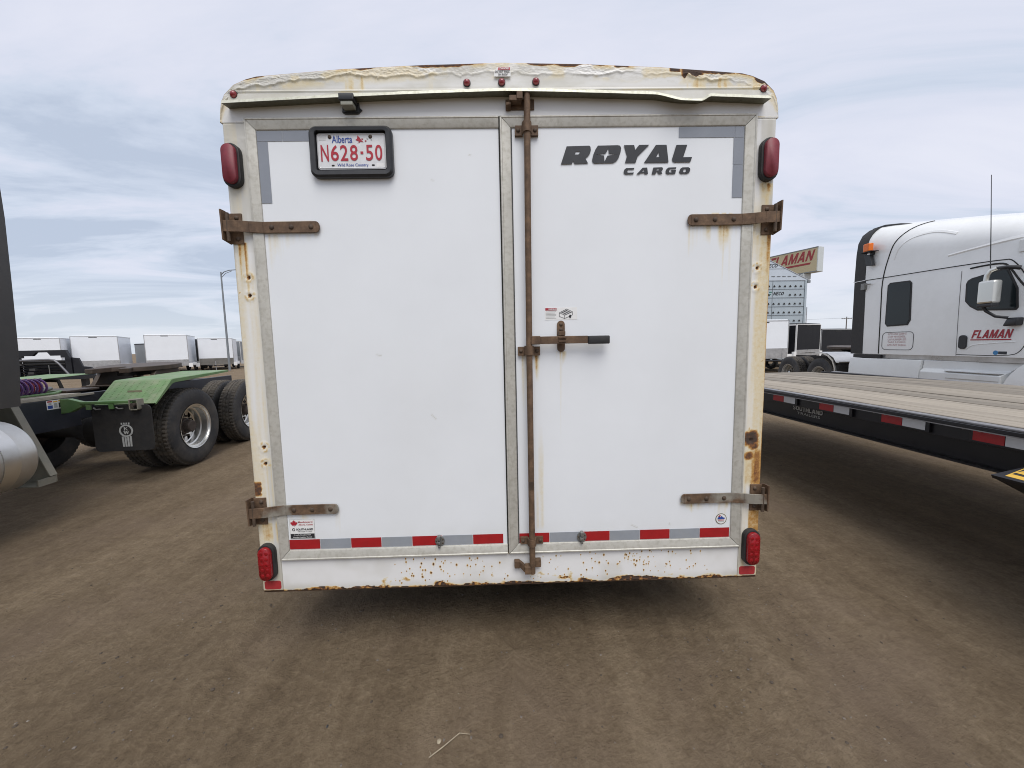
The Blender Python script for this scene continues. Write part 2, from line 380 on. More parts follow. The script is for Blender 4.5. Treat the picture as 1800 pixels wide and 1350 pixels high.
def ground_mat():
    m, n, l, b = new_mat('compacted_dirt')
    t = N(n, 'ShaderNodeTexCoord')
    def noise(scale, detail, rough=0.6, mapping=None, dist=0.0):
        q = N(n, 'ShaderNodeTexNoise'); q.inputs['Scale'].default_value = scale; q.inputs['Detail'].default_value = detail
        q.inputs['Roughness'].default_value = rough; q.inputs['Distortion'].default_value = dist
        if mapping:
            mq = N(n, 'ShaderNodeMapping'); mq.inputs['Scale'].default_value = mapping
            l.new(t.outputs['Object'], mq.inputs[0]); l.new(mq.outputs[0], q.inputs['Vector'])
        else:
            l.new(t.outputs['Object'], q.inputs['Vector'])
        return q
    big = noise(0.55, 6, 0.6)
    trk = noise(1.0, 6, 0.62, (3.0, 0.16, 1), 0.4)
    mid = noise(7, 8, 0.7)
    fine = noise(52, 8, 0.8)
    clump = noise(19, 7, 0.72, (1.0, 0.8, 1.0))
    r = ramp(n, [(0.32, (0.096, 0.068, 0.042)), (0.5, (0.178, 0.132, 0.084)), (0.68, (0.278, 0.215, 0.143))])
    a1 = N(n, 'ShaderNodeMath', operation='MULTIPLY_ADD'); l.new(big.outputs['Fac'], a1.inputs[0]); a1.inputs[1].default_value = 0.20
    a2 = N(n, 'ShaderNodeMath', operation='MULTIPLY_ADD'); l.new(trk.outputs['Fac'], a2.inputs[0]); a2.inputs[1].default_value = 0.40
    a3 = N(n, 'ShaderNodeMath', operation='MULTIPLY_ADD'); l.new(mid.outputs['Fac'], a3.inputs[0]); a3.inputs[1].default_value = 0.24
    a4 = N(n, 'ShaderNodeMath', operation='MULTIPLY_ADD'); l.new(fine.outputs['Fac'], a4.inputs[0]); a4.inputs[1].default_value = 0.46
    a4.inputs[2].default_value = -0.32
    a5 = N(n, 'ShaderNodeMath', operation='MULTIPLY_ADD'); l.new(clump.outputs['Fac'], a5.inputs[0]); a5.inputs[1].default_value = 0.34
    l.new(a4.outputs[0], a5.inputs[2])
    l.new(a5.outputs[0], a3.inputs[2]); l.new(a3.outputs[0], a2.inputs[2]); l.new(a2.outputs[0], a1.inputs[2])
    l.new(a1.outputs[0], r.inputs[0])
    # reddish dust patches
    red = noise(0.9, 5, 0.6)
    rm = ramp(n, [(0.50, 0.0), (0.70, 0.5)]); l.new(red.outputs['Fac'], rm.inputs[0])
    mx = N(n, 'ShaderNodeMixRGB'); l.new(rm.outputs[0], mx.inputs[0]); l.new(r.outputs[0], mx.inputs[1]); mx.inputs[2].default_value = (0.20, 0.148, 0.108, 1)
    # loose grains, pale and dark
    vo = N(n, 'ShaderNodeTexVoronoi'); vo.inputs['Scale'].default_value = 62
    l.new(t.outputs['Object'], vo.inputs['Vector'])
    vr = ramp(n, [(0.0, 1.0), (0.10, 0.8), (0.17, 0.0)]); l.new(vo.outputs['Distance'], vr.inputs[0])
    vs_ = N(n, 'ShaderNodeSeparateColor'); l.new(vo.outputs['Color'], vs_.inputs[0])
    gate = ramp(n, [(0.62, 0.0), (0.88, 0.9)]); l.new(vs_.outputs[0], gate.inputs[0])
    gm = N(n, 'ShaderNodeMath', operation='MULTIPLY'); l.new(vr.outputs[0], gm.inputs[0]); l.new(gate.outputs[0], gm.inputs[1])
    gcol = ramp(n, [(0.0, (0.050, 0.037, 0.026)), (0.70, (0.082, 0.062, 0.044)), (0.84, (0.17, 0.135, 0.098)), (0.95, (0.30, 0.26, 0.21))]); l.new(vs_.outputs[1], gcol.inputs[0])
    mg = N(n, 'ShaderNodeMixRGB'); l.new(gm.outputs[0], mg.inputs[0]); l.new(mx.outputs[0], mg.inputs[1]); l.new(gcol.outputs[0], mg.inputs[2])
    l.new(mg.outputs[0], b.inputs['Base Color'])
    b.inputs['Roughness'].default_value = 0.95
    b.inputs['Specular IOR Level'].default_value = 0.2
    h0 = N(n, 'ShaderNodeMath', operation='MULTIPLY_ADD'); l.new(clump.outputs['Fac'], h0.inputs[0]); h0.inputs[1].default_value = 1.4
    h1 = N(n, 'ShaderNodeMath', operation='MULTIPLY_ADD'); l.new(mid.outputs['Fac'], h1.inputs[0]); h1.inputs[1].default_value = 1.8
    h2 = N(n, 'ShaderNodeMath', operation='MULTIPLY_ADD'); l.new(fine.outputs['Fac'], h2.inputs[0]); h2.inputs[1].default_value = 0.9
    h3 = N(n, 'ShaderNodeMath', operation='MULTIPLY'); l.new(gm.outputs[0], h3.inputs[0]); h3.inputs[1].default_value = 0.25
    l.new(h3.outputs[0], h2.inputs[2]); l.new(h2.outputs[0], h0.inputs[2]); l.new(h0.outputs[0], h1.inputs[2])
    bp = N(n, 'ShaderNodeBump'); bp.inputs['Strength'].default_value = 0.85; bp.inputs['Distance'].default_value = 0.020
    l.new(h1.outputs[0], bp.inputs['Height']); l.new(bp.outputs[0], b.inputs['Normal'])
    return m


M_GROUND = ground_mat()


# ------------------------------------------------------------------ mesh helpers
class MB:
    def __init__(s):
        s.v = []; s.f = []

    def add(s, vs, fs):
        o = len(s.v)
        s.v.extend([tuple(map(float, p)) for p in vs]); s.f.extend([tuple(i + o for i in q) for q in fs])
        return s

    def box(s, x0, x1, y0, y1, z0, z1):
        return s.add([(x0, y0, z0), (x1, y0, z0), (x1, y1, z0), (x0, y1, z0), (x0, y0, z1), (x1, y0, z1), (x1, y1, z1), (x0, y1, z1)],
                     [(0, 3, 2, 1), (4, 5, 6, 7), (0, 1, 5, 4), (1, 2, 6, 5), (2, 3, 7, 6), (3, 0, 4, 7)])

    def hexa(s, bottom, top):
        """eight corners: two quads, same winding"""
        return s.add(list(bottom) + list(top), [(0, 3, 2, 1), (4, 5, 6, 7), (0, 1, 5, 4), (1, 2, 6, 5), (2, 3, 7, 6), (3, 0, 4, 7)])

    def prism(s, poly, a0, a1, axis='y'):
        """extrude a 2D polygon along an axis. axis y: poly is (x,z); axis x: poly is (y,z); axis z: poly is (x,y)"""
        n = len(poly)
        def P(p, a):
            return {'y': (p[0], a, p[1]), 'x': (a, p[0], p[1]), 'z': (p[0], p[1], a)}[axis]
        vs = [P(p, a0) for p in poly] + [P(p, a1) for p in poly]
        fs = [tuple(range(n)), tuple(range(2 * n - 1, n - 1, -1))] + [(i, i + n, (i + 1) % n + n, (i + 1) % n) for i in range(n)]
        return s.add(vs, fs)

    def tube(s, pts, r, seg=10, cap=True):
        pts = [Vector(p) for p in pts]
        rs = r if isinstance(r, (list, tuple)) else [r] * len(pts)
        vs = []; fs = []
        up = None
        for i, p in enumerate(pts):
            d = (pts[min(i + 1, len(pts) - 1)] - pts[max(i - 1, 0)]).normalized()
            if up is None:
                up = Vector((0, 0, 1)) if abs(d.z) < 0.9 else Vector((1, 0, 0))
            a = d.cross(up).normalized(); b = a.cross(d).normalized(); up = b
            for k in range(seg):
                t = 2 * math.pi * k / seg
                vs.append(p + (a * math.cos(t) + b * math.sin(t)) * rs[i])
        for i in range(len(pts) - 1):
            for k in range(seg):
                fs.append((i * seg + k, i * seg + (k + 1) % seg, (i + 1) * seg + (k + 1) % seg, (i + 1) * seg + k))
        if cap:
            fs.append(tuple(range(seg - 1, -1, -1))); fs.append(tuple(range((len(pts) - 1) * seg, len(pts) * seg)))
        return s.add(vs, fs)

    def lathe(s, prof, seg=48, axis='x', c=(0, 0, 0), a0=0.0, a1=2 * math.pi, skip=None, mod=None):
        """prof: list of (along, radius). skip(j,k)->True leaves a face out; mod(j,k,r)->r"""
        full = abs(a1 - a0 - 2 * math.pi) < 1e-6
        n = seg if full else seg + 1
        vs = []; fs = []
        for j, (a, r) in enumerate(prof):
            for k in range(n):
                t = a0 + (a1 - a0) * k / seg
                q = mod(j, k, r) if mod else r
                u, w = q * math.cos(t), q * math.sin(t)
                vs.append({'x': (c[0] + a, c[1] + u, c[2] + w), 'y': (c[0] + u, c[1] + a, c[2] + w), 'z': (c[0] + u, c[1] + w, c[2] + a)}[axis])
        for j in range(len(prof) - 1):
            for k in range(seg):
                if skip and skip(j, k):
                    continue
                k2 = (k + 1) % n
                fs.append((j * n + k, j * n + k2, (j + 1) * n + k2, (j + 1) * n + k))
        return s.add(vs, fs)

    def disc(s, c, r, axis='y', seg=16, h=0.004):
        return s.lathe([(0, 0.0001), (0, r), (h, r), (h, 0.0001)], seg, axis, c)

    def dome(s, c, r, h, axis_dir=-1, seg=12, rings=4, axis='y'):
        prof = [(axis_dir * h * math.sin(math.pi / 2 * i / rings), max(1e-4, r * math.cos(math.pi / 2 * i / rings))) for i in range(rings + 1)]
        return s.lathe(prof, seg, axis, c)

    def build(s, name, mat=None, parent=None, smooth=False, bevel=0.0, mesh_only=False, angle=40):
        me = bpy.data.meshes.new(name)
        me.from_pydata(s.v, [], s.f)
        bm = bmesh.new(); bm.from_mesh(me)
        bmesh.ops.recalc_face_normals(bm, faces=bm.faces)
        if bevel:
            ed = [e for e in bm.edges if len(e.link_faces) == 2 and e.calc_face_angle(0) > 0.5]
            bmesh.ops.bevel(bm, geom=ed, offset=bevel, segments=2, profile=0.5, affect='EDGES', clamp_overlap=True)
        if smooth or bevel:
            for q in bm.faces:
                q.smooth = True
            for e in bm.edges:
                if len(e.link_faces) == 2 and (e.calc_face_angle(0) > R(angle) or (bevel and e.calc_face_angle(0) > 0.02 and max(q.calc_area() for q in e.link_faces) > 8 * min(q.calc_area() for q in e.link_faces))):
                    e.smooth = False
        bm.to_mesh(me); bm.free()
        if mat:
            me.materials.append(mat)
        return link(name, me, parent)


def link(name, me, parent=None):
    o = bpy.data.objects.new(name, me)
    COL.objects.link(o)
    if parent is not None:
        o.parent = parent
    return o


def empty(name, loc, rz=0.0, label=None, cat=None, group=None):
    o = bpy.data.objects.new(name, None)
    COL.objects.link(o)
    o.empty_display_size = 0.2
    o.location = loc; o.rotation_euler = (0, 0, rz)
    tag(o, label, cat, group)
    return o


def tag(o, label=None, cat=None, group=None, kind=None):
    if label: o['label'] = label
    if cat: o['category'] = cat
    if group: o['group'] = group
    if kind: o['kind'] = kind
    return o


def copy_to(o, parent=None, loc=None, rot=None):
    c = o.copy(); COL.objects.link(c)
    if parent is not None: c.parent = parent
    if loc is not None: c.location = loc
    if rot is not None: c.rotation_euler = rot
    return c


def copy_tree(o, parent=None, loc=None, rot=None):
    c = copy_to(o, parent, loc, rot)
    for ch in list(o.children):
        copy_tree(ch, c)
    return c


def grid_mesh(name, X, Y, Z, mat, parent=None, attrs=None, smooth=True, flip=False):
    """mesh from 2D arrays of coordinates"""
    h, w = X.shape
    me = bpy.data.meshes.new(name)
    co = np.stack([X, Y, Z], -1).reshape(-1, 3).astype(np.float32)
    idx = np.arange(h * w).reshape(h, w)
    q = np.stack([idx[:-1, :-1], idx[:-1, 1:], idx[1:, 1:], idx[1:, :-1]], -1).reshape(-1, 4)
    if flip:
        q = q[:, ::-1]
    me.vertices.add(len(co)); me.vertices.foreach_set('co', co.ravel())
    me.loops.add(q.size); me.loops.foreach_set('vertex_index', q.ravel().astype(np.int32))
    me.polygons.add(len(q)); me.polygons.foreach_set('loop_start', np.arange(0, q.size, 4, dtype=np.int32))
    me.polygons.foreach_set('loop_total', np.full(len(q), 4, dtype=np.int32))
    me.polygons.foreach_set('use_smooth', np.full(len(q), smooth))
    me.update(calc_edges=True); me.validate()
    for k, a in (attrs or {}).items():
        at = me.attributes.new(k, 'FLOAT', 'POINT')
        at.data.foreach_set('value', np.asarray(a, np.float32).ravel())
    me.materials.append(mat)
    return link(name, me, parent)


def curve_mesh(cu):
    o = bpy.data.objects.new('tmp', cu)
    COL.objects.link(o)
    dg = bpy.context.evaluated_depsgraph_get(); dg.update()
    me = bpy.data.meshes.new_from_object(o.evaluated_get(dg))
    bpy.data.objects.remove(o)
    return me


def place2d(me, name, mat, parent, frame):
    """put a flat (u,v) mesh on a plane: frame = (origin, u_axis, v_axis, normal); its own z becomes the relief"""
    o, u, v, nn = [Vector(q) for q in frame]
    for vt in me.vertices:
        c = vt.co
        vt.co = o + u * c.x + v * c.y + nn * c.z
    me.materials.clear(); me.materials.append(mat)
    me.name = name
    return link(name, me, parent)


def text(s, box, frame, mat, parent, name='lettering', shear=0.0, bold=0.0, relief=0.0015):
    """built-in font text fitted to box (u0,u1,v0,v1) on a plane frame"""
    cu = bpy.data.curves.new('txt', 'FONT')
    cu.body = s; cu.size = 1.0; cu.shear = shear; cu.offset = bold; cu.extrude = 0.0; cu.resolution_u = 4
    me = curve_mesh(cu)
    co = np.array([v.co for v in me.vertices])
    lo, hi = co.min(0), co.max(0)
    u0, u1, v0, v1 = box
    for vt in me.vertices:
        vt.co = (u0 + (vt.co.x - lo[0]) / (hi[0] - lo[0]) * (u1 - u0), v0 + (vt.co.y - lo[1]) / (hi[1] - lo[1]) * (v1 - v0), relief)
    return place2d(me, name, mat, parent, frame)


def shape(loops, frame, mat, parent, name, thick=0.0, relief=0.0015):
    """filled outline with holes"""
    cu = bpy.data.curves.new('shp', 'CURVE')
    cu.dimensions = '2D'; cu.fill_mode = 'BOTH'; cu.extrude = thick / 2
    for lp in loops:
        sp = cu.splines.new('POLY'); sp.points.add(len(lp) - 1)
        for p, q in zip(sp.points, lp):
            p.co = (q[0], q[1], 0, 1)
        sp.use_cyclic_u = True
    me = curve_mesh(cu)
    for vt in me.vertices:
        vt.co.z += relief
    return place2d(me, name, mat, parent, frame)


GLY = {'F': [[(0, 0), (.25, 0), (.25, .38), (.66, .38), (.66, .57), (.25, .57), (.25, .8), (.78, .8), (.78, 1), (0, 1)]],
       'L': [[(0, 0), (.74, 0), (.74, .2), (.25, .2), (.25, 1), (0, 1)]],
       'A': [[(0, 0), (.26, 0), (.34, .2), (.68, .2), (.75, 0), (1.02, 0), (.65, 1), (.37, 1)], [(.41, .38), (.61, .38), (.51, .70)]],
       'M': [[(0, 0), (.22, 0), (.22, .62), (.46, 0), (.66, 0), (.90, .62), (.90, 0), (1.12, 0), (1.12, 1), (.81, 1), (.56, .34), (.31, 1), (0, 1)]],
       'E': [[(0, 0), (.78, 0), (.78, .2), (.25, .2), (.25, .4), (.68, .4), (.68, .6), (.25, .6), (.25, .8), (.78, .8), (.78, 1), (0, 1)]],
       'C': [[(.85, .05), (.5, 0), (.15, .1), (0, .35), (0, .65), (.15, .9), (.5, 1), (.85, .95), (.85, .74), (.5, .8), (.3, .7), (.25, .5), (.3, .3), (.5, .2), (.85, .26)]],
       'O': [[(.5, 0), (.15, .1), (0, .35), (0, .65), (.15, .9), (.5, 1), (.85, .9), (1, .65), (1, .35), (.85, .1)], [(.5, .2), (.32, .3), (.25, .5), (.32, .7), (.5, .8), (.68, .7), (.75, .5), (.68, .3)]],
       'K': [[(0, 0), (.24, 0), (.24, .32), (.36, .45), (.66, 0), (.95, 0), (.52, .62), (.9, 1), (.6, 1), (.24, .62), (.24, 1), (0, 1)]],
       'W': [[(0, 1), (.26, 0), (.48, 0), (.62, .6), (.76, 0), (.98, 0), (1.24, 1), (1.0, 1), (.86, .4), (.72, 1), (.52, 1), (.38, .4), (.24, 1)]],
       'S': [[(.05, .05), (.4, 0), (.75, .12), (.82, .3), (.7, .5), (.4, .6), (.27, .7), (.35, .8), (.55, .8), (.78, .74), (.78, .94), (.45, 1), (.12, .9), (.02, .7), (.14, .5), (.45, .4), (.57, .3), (.48, .2), (.3, .2), (.05, .27)]],
       'U': [[(0, 1), (0, .3), (.15, .07), (.45, 0), (.75, .07), (.9, .3), (.9, 1), (.66, 1), (.66, .34), (.58, .22), (.45, .2), (.32, .22), (.24, .34), (.24, 1)]],
       'T': [[(.3, 0), (.55, 0), (.55, .8), (.85, .8), (.85, 1), (0, 1), (0, .8), (.3, .8)]],
       'H': [[(0, 0), (.24, 0), (.24, .4), (.64, .4), (.64, 0), (.88, 0), (.88, 1), (.64, 1), (.64, .6), (.24, .6), (.24, 1), (0, 1)]],
       'D': [[(0, 0), (.5, 0), (.8, .12), (.92, .38), (.92, .62), (.8, .88), (.5, 1), (0, 1)], [(.24, .2), (.24, .8), (.46, .8), (.62, .7), (.68, .5), (.62, .3), (.46, .2)]],
       'N': [[(0, 0), (.23, 0), (.23, .62), (.68, 0), (.92, 0), (.92, 1), (.69, 1), (.69, .38), (.24, 1), (0, 1)]]}


def block_word(word, box, frame, mat, parent, slant=0.28, gap=0.13, relief=0.002, thick=0.002):
    u0, u1, v0, v1 = box
    wd = [max(p[0] for p in GLY[c][0]) for c in word]
    tot = sum(wd) + gap * (len(word) - 1)
    hh = v1 - v0; k = (u1 - u0 - slant * hh) / tot
    x = 0.0
    for c, w in zip(word, wd):
        shape([[(u0 + (x + p[0]) * k + slant * hh * p[1], v0 + p[1] * hh) for p in lp] for lp in GLY[c]], frame, mat, parent, 'letter', thick=thick, relief=relief)
        x += w + gap


def rrect(x0, x1, z0, z1, r, seg=5):
    p = []
    for cx, cz, a in ((x1 - r, z1 - r, 0), (x0 + r, z1 - r, 90), (x0 + r, z0 + r, 180), (x1 - r, z0 + r, 270)):
        for k in range(seg + 1):
            t = R(a + 90 * k / seg); p.append((cx + r * math.cos(t), cz + r * math.sin(t)))
    return p


# ------------------------------------------------------------------ ground
def build_ground():
    def axis(n, c, near, far_lo, far_hi):
        t = np.linspace(-1, 1, n)
        s = np.sinh(t * 7.2) / math.sinh(7.2)
        a = np.where(s < 0, s * far_lo, s * far_hi)
        return a + c
    xs = axis(640, 0.0, 0, 700, 700)
    ys = axis(640, 0.6, 0, 500, 1500)
    X, Y = np.meshgrid(xs, ys)
    # keep the camera-side strip finely divided
    d = np.sqrt(X ** 2 + (Y - 0.5) ** 2)
    amp = 1 / (1 + (d / 14) ** 2)
    Z = 0.020 * (fbm(X * 0.6, Y * 0.35, 3, 5) - 0.5)
    Z += 0.020 * (fbm(X * 2.6, Y * 1.2, 4, 9) - 0.5)
    Z += 0.012 * (fbm(X * 9, Y * 7, 3, 21) - 0.5)
    for tx, w, dep in ((-1.62, 0.16, 0.022), (-1.15, 0.20, -0.012), (1.20, 0.17, 0.020), (0.86, 0.2, -0.014), (2.05, 0.2, 0.012), (-2.6, 0.25, 0.014)):
        wob = tx + 0.12 * (fbm(Y * 0.5, Y * 0 + tx, 2, 31) - 0.5)
        Z += dep * np.exp(-((X - wob) / w) ** 2) * (0.5 + fbm(X * 5, Y * 2.0, 3, 41))
    Z *= amp
    Z -= 0.004 * amp
    o = grid_mesh('ground', X, Y, Z, M_GROUND)
    tag(o, kind='structure')
    return o


build_ground()

# ------------------------------------------------------------------ the white cargo trailer
REAR = ((0, 0, 0), (1, 0, 0), (0, 0, 1), (0, -1, 0))     # (x,z) drawn on the rear face


def rear(y):
    return ((0, y, 0), (1, 0, 0), (0, 0, 1), (0, -1, 0))


ARX = np.array([-1.25, -1.247, -1.239, -1.223, -1.18, -1.123, -1.078, -0.706, -0.332, 0, 0.332, 0.706, 1.078, 1.123, 1.18, 1.223, 1.239, 1.247, 1.25])
ARZ = np.array([2.556, 2.600, 2.640, 2.675, 2.715, 2.738, 2.749, 2.777, 2.793, 2.80, 2.793, 2.777, 2.749, 2.738, 2.715, 2.675, 2.640, 2.600, 2.556])


def arch(x):
    return np.interp(x, ARX, ARZ)


def bump01(x, a, b):
    """1 between a and b with soft ends"""
    w = (b - a) * 0.25
    return sstep(a, a + w, x) * (1 - sstep(b - w, b, x))


def streak(x, z, x0, x1, ztop, length, amt, seed, freq=70):
    """runs of rust water below an edge"""
    col = vnoise(x * freq, x * 0, seed) ** 2 * 0.9 + 0.5 * vnoise(x * freq * 2.7, x * 0, seed + 3) ** 3
    ln = length * (0.25 + 0.9 * vnoise(x * freq * 0.7, x * 0, seed + 5))
    d = (ztop - z) / np.maximum(ln, 1e-4)
    fade = np.where((d > 0) & (d < 1), (1 - d) ** 0.8, 0.0)
    side = sstep(x0 - 0.012, x0 + 0.012, x) * (1 - sstep(x1 - 0.012, x1 + 0.012, x))
    return amt * col * fade * side


rs = np.random.RandomState(11)
SPOTS = [(rs.uniform(-0.62, 1.0), rs.uniform(0.375, 0.505), rs.uniform(0.0012, 0.0040), rs.uniform(0.75, 1.2)) for _ in range(95)]
SPOTS += [(rs.normal(-0.33, 0.09), rs.uniform(0.40, 0.50), rs.uniform(0.0015, 0.0050), rs.uniform(0.8, 1.2)) for _ in range(26)]
SPOTS += [(rs.normal(0.62, 0.16), rs.uniform(0.42, 0.51), rs.uniform(0.0015, 0.0042), rs.uniform(0.9, 1.3)) for _ in range(38)]
SPOTS += [(rs.uniform(-1.24, 1.24), rs.uniform(0.6, 2.5), rs.uniform(0.002, 0.004), 0.7) for _ in range(22)]
HOLES = [(-1.184, 1.885), (-1.186, 1.803), (1.182, 1.891), (1.177, 1.804), (-1.180, 1.089), (-1.179, 1.008)]


def spots(x, z, lst):
    v = np.zeros_like(x)
    for sx, sz, r, a in lst:
        sel = (np.abs(x - sx) < r * 3) & (np.abs(z - sz) < r * 4)
        if sel.any():
            d = np.sqrt((x[sel] - sx) ** 2 + ((z[sel] - sz) * 0.7) ** 2) / r
            v[sel] = np.maximum(v[sel], a * np.exp(-d ** 2))
    return v


def stain_post(x, z):
    right = x > 0
    v = np.zeros_like(x)
    v = np.maximum(v, spots(x, z, SPOTS))
    n = fbm(x * 30, z * 3, 4, 3)
    vert = fbm(x * 55, z * 0.8, 3, 12)
    # outer edge of each post carries the run-off below the hinges
    e = np.abs(x)
    edge = sstep(1.205, 1.25, e)
    v = np.maximum(v, np.where(right, 0.46 * edge * (sstep(0.38, 0.5, z) * (1 - sstep(2.02, 2.08, z))) * sstep(0.22, 0.62, vert) * 1.6, 0.30 * edge * bump01(z, 1.55, 2.06) * sstep(0.3, 0.7, vert)))
    v = np.maximum(v, np.where(right, 0.34 * bump01(x, 1.185, 1.25) * sstep(1.05, 1.25, z) * (1 - sstep(2.0, 2.06, z)) * sstep(0.28, 0.66, vert), 0))
    v = np.maximum(v, np.where(right, 0.29 * sstep(0.30, 0.60, fbm(x * 24, z * 1.2, 4, 18)) * (1 - sstep(2.1, 2.3, z)), 0.23 * sstep(0.38, 0.64, fbm(x * 24, z * 1.2, 4, 18))))
    v = np.maximum(v, np.where(right, 0.34 * bump01(x, 1.17, 1.235) * bump01(z, 2.14, 2.30), 0) * sstep(0.2, 0.7, n))
    # upper edges and cracks
    v = np.maximum(v, 0.30 * sstep(1.235, 1.252, e) * sstep(0.45, 0.65, fbm(x * 3, z * 9, 3, 8)))
    # the corroded patch on the right post and its long run
    if right.any():
        wob = fbm(x * 40, z * 40, 3, 77)
        d = np.hypot((x - 1.189) / 1.0, (z - 1.068) / 1.25)
        v = np.maximum(v, 1.05 * (1 - sstep(0.022, 0.052, d + 0.035 * (wob - 0.5))))
        d2 = np.hypot(x - 1.177, z - 0.985)
        v = np.maximum(v, 0.85 * (1 - sstep(0.010, 0.036, d2 + 0.02 * (wob - 0.5))))
        v = np.maximum(v, np.where(right, 0.62 * (0.55 + 0.7 * sstep(0.3, 0.75, vert)) * bump01(x, 1.140, 1.268) * sstep(0.80, 0.86, z) * (1 - sstep(0.99, 1.07, z)), 0))
        v = np.maximum(v, np.where(right, 0.50 * sstep(0.22, 0.55, vert) * bump01(x, 1.155, 1.265) * sstep(0.40, 0.62, z) * (1 - sstep(0.70, 0.73, z)), 0))
    # left post: lower hinge
    wob = fbm(x * 45, z * 30, 3, 61)
    v = np.maximum(v, np.where(~right, 0.85 * sstep(0.40, 0.62, wob + 0.8 * (sstep(-1.19, -1.25, x) - 0.4)) * bump01(z, 0.835, 0.93), 0))
    v = np.maximum(v, np.where(~right, 0.40 * sstep(0.25, 0.6, vert) * sstep(0.58, 0.64, z) * (1 - sstep(0.70, 0.73, z)), 0))
    v = np.maximum(v, np.where(~right, 0.33 * bump01(x, -1.182, -1.150) * sstep(0.3, 0.6, vert) * bump01(z, 0.62, 1.10), 0))
    for zt, side_s in ((2.04, -1), (2.04, 1), (0.71, -1), (0.71, 1)):
        v = np.maximum(v, streak(x, z, min(side_s * 1.17, side_s * 1.25), max(side_s * 1.17, side_s * 1.25), zt, 0.35, 0.75, 140 + int(zt), 70) * (np.sign(x) == side_s))
    v = np.maximum(v, streak(x, z, -1.245, -1.16, 2.27, 0.12, 0.25, 151, 60)); v = np.maximum(v, streak(x, z, 1.18, 1.24, 2.27, 0.12, 0.6, 152, 60))
    # screw holes with weeping
    for hx, hz in HOLES:
        d = np.hypot(x - hx, z - hz)
        v = np.maximum(v, 1.1 * (1 - sstep(0.004, 0.011, d)))
        ring = np.exp(-((d - 0.020) / 0.010) ** 2) * sstep(0.42, 0.6, fbm(x * 90, z * 90, 2, 15))
        v = np.maximum(v, 0.42 * ring)
        v = np.maximum(v, streak(x, z, hx - 0.008, hx + 0.010, hz, 0.12, 0.6, 91))
    # foot of the posts: flaked
    ft = 0.3535 + 0.012 * (fbm(x * 26, x * 0, 3, 55))
    v = np.maximum(v, 1.0 * (1 - sstep(ft - 0.004, ft + 0.004, z)))
    g = 0.08 * fbm(x * 10, z * 2.5, 4, 19) + 0.34 * sstep(0.48, 0.72, fbm(x * 14, z * 1.3, 5, 29)) + 0.10 * (z > 2.0) + 0.22 * np.where(right, sstep(1.16, 1.25, x), sstep(-1.20, -1.25, x) * 0.7)
    g += 0.28 * (1 - sstep(0.40, 0.62, z))
    return np.clip(v, 0, 1.2), np.clip(g, 0, 0.75)


def stain_header(x, z):
    n = fbm(x * 9, z * 12, 4, 4)
    d = arch(x) - z
    v = np.zeros_like(x)
    lim = 0.006 + 0.016 * sstep(0.45, 0.75, fbm(x * 6.5, x * 0 + 2, 4, 14))
    v = np.maximum(v, 0.95 * (1 - sstep(lim * 0.6, lim, d)))
    # bare dark patches right of the middle
    for x0, x1, dep in ((0.495, 0.57, 0.009), (0.745, 0.800, 0.017), (0.795, 0.905, 0.030), (0.94, 1.05, 0.013), (0.39, 0.47, 0.007), (1.13, 1.20, 0.014)):
        jag = dep * (0.45 + 0.9 * vnoise(x * 60, x * 0, 24))
        v = np.maximum(v, 1.15 * bump01(x, x0, x1) ** 0.4 * (1 - sstep(jag, jag + 0.004, d)))
    v = np.maximum(v, 0.40 * (1 - sstep(0.004, 0.038, d)) * sstep(0.40, 0.66, n))
    v = np.maximum(v, 0.9 * (1 - sstep(0.0025, 0.005, d)))
    v = np.maximum(v, 0.24 * (1 - sstep(0.05, 0.085, d)) * sstep(0.45, 0.62, fbm(x * 12, z * 20, 4, 49)))
    # run-off
    def run(x0, x1, z1, z0, a, seed):
        c = sstep(0.25, 0.75, fbm(x * 38, z * 1.5, 3, seed))
        return a * (0.3 + c) * bump01(x, x0, x1) * sstep(z0, z0 + 0.02, z) * (1 - sstep(z1 - 0.02, z1 + 0.01, z))
    v = np.maximum(v, run(-0.715, -0.60, 2.752, 2.675, 0.46, 33))
    v = np.maximum(v, run(0.815, 0.93, 2.735, 2.672, 0.36, 35))
    v = np.maximum(v, run(0.955, 1.02, 2.735, 2.672, 0.30, 36))
    v = np.maximum(v, run(-0.345, -0.30, 2.76, 2.675, 0.17, 37))
    v = np.maximum(v, run(-1.09, -1.03, 2.72, 2.67, 0.15, 38))
    v = np.maximum(v, run(1.06, 1.19, 2.74, 2.66, 0.26, 39))
    e = sstep(1.215, 1.25, np.abs(x))
    v = np.maximum(v, 0.46 * e * sstep(0.3, 0.65, fbm(x * 20, z * 14, 3, 44)))
    v = np.maximum(v, 0.26 * np.exp(-((z - 2.679) / 0.004) ** 2) * sstep(0.35, 0.6, n))
    v = np.maximum(v, 0.40 * np.exp(-((z - 2.561) / 0.003) ** 2) * (np.abs(x) > 1.145) * sstep(0.4, 0.6, n))
    dd_ = arch(x) - z
    rr_ = np.abs(fbm(x * 30 + 3 * fbm(x * 9, z * 30, 2, 71), z * 90, 4, 72) - 0.5) * 2
    g = 0.14 + 0.30 * sstep(0.35, 0.7, fbm(x * 5, z * 18, 5, 48)) + 0.16 * (1 - sstep(0.02, 0.20, rr_)) * (1 - sstep(0.05, 0.075, dd_))
    g = g * sstep(2.60, 2.67, z) + 0.04 + 0.22 * np.exp(-((z - 2.688) / 0.008) ** 2) + 0.15 * sstep(1.15, 1.25, np.abs(x))
    return np.clip(v, 0, 1.2), np.clip(g, 0, 0.7)


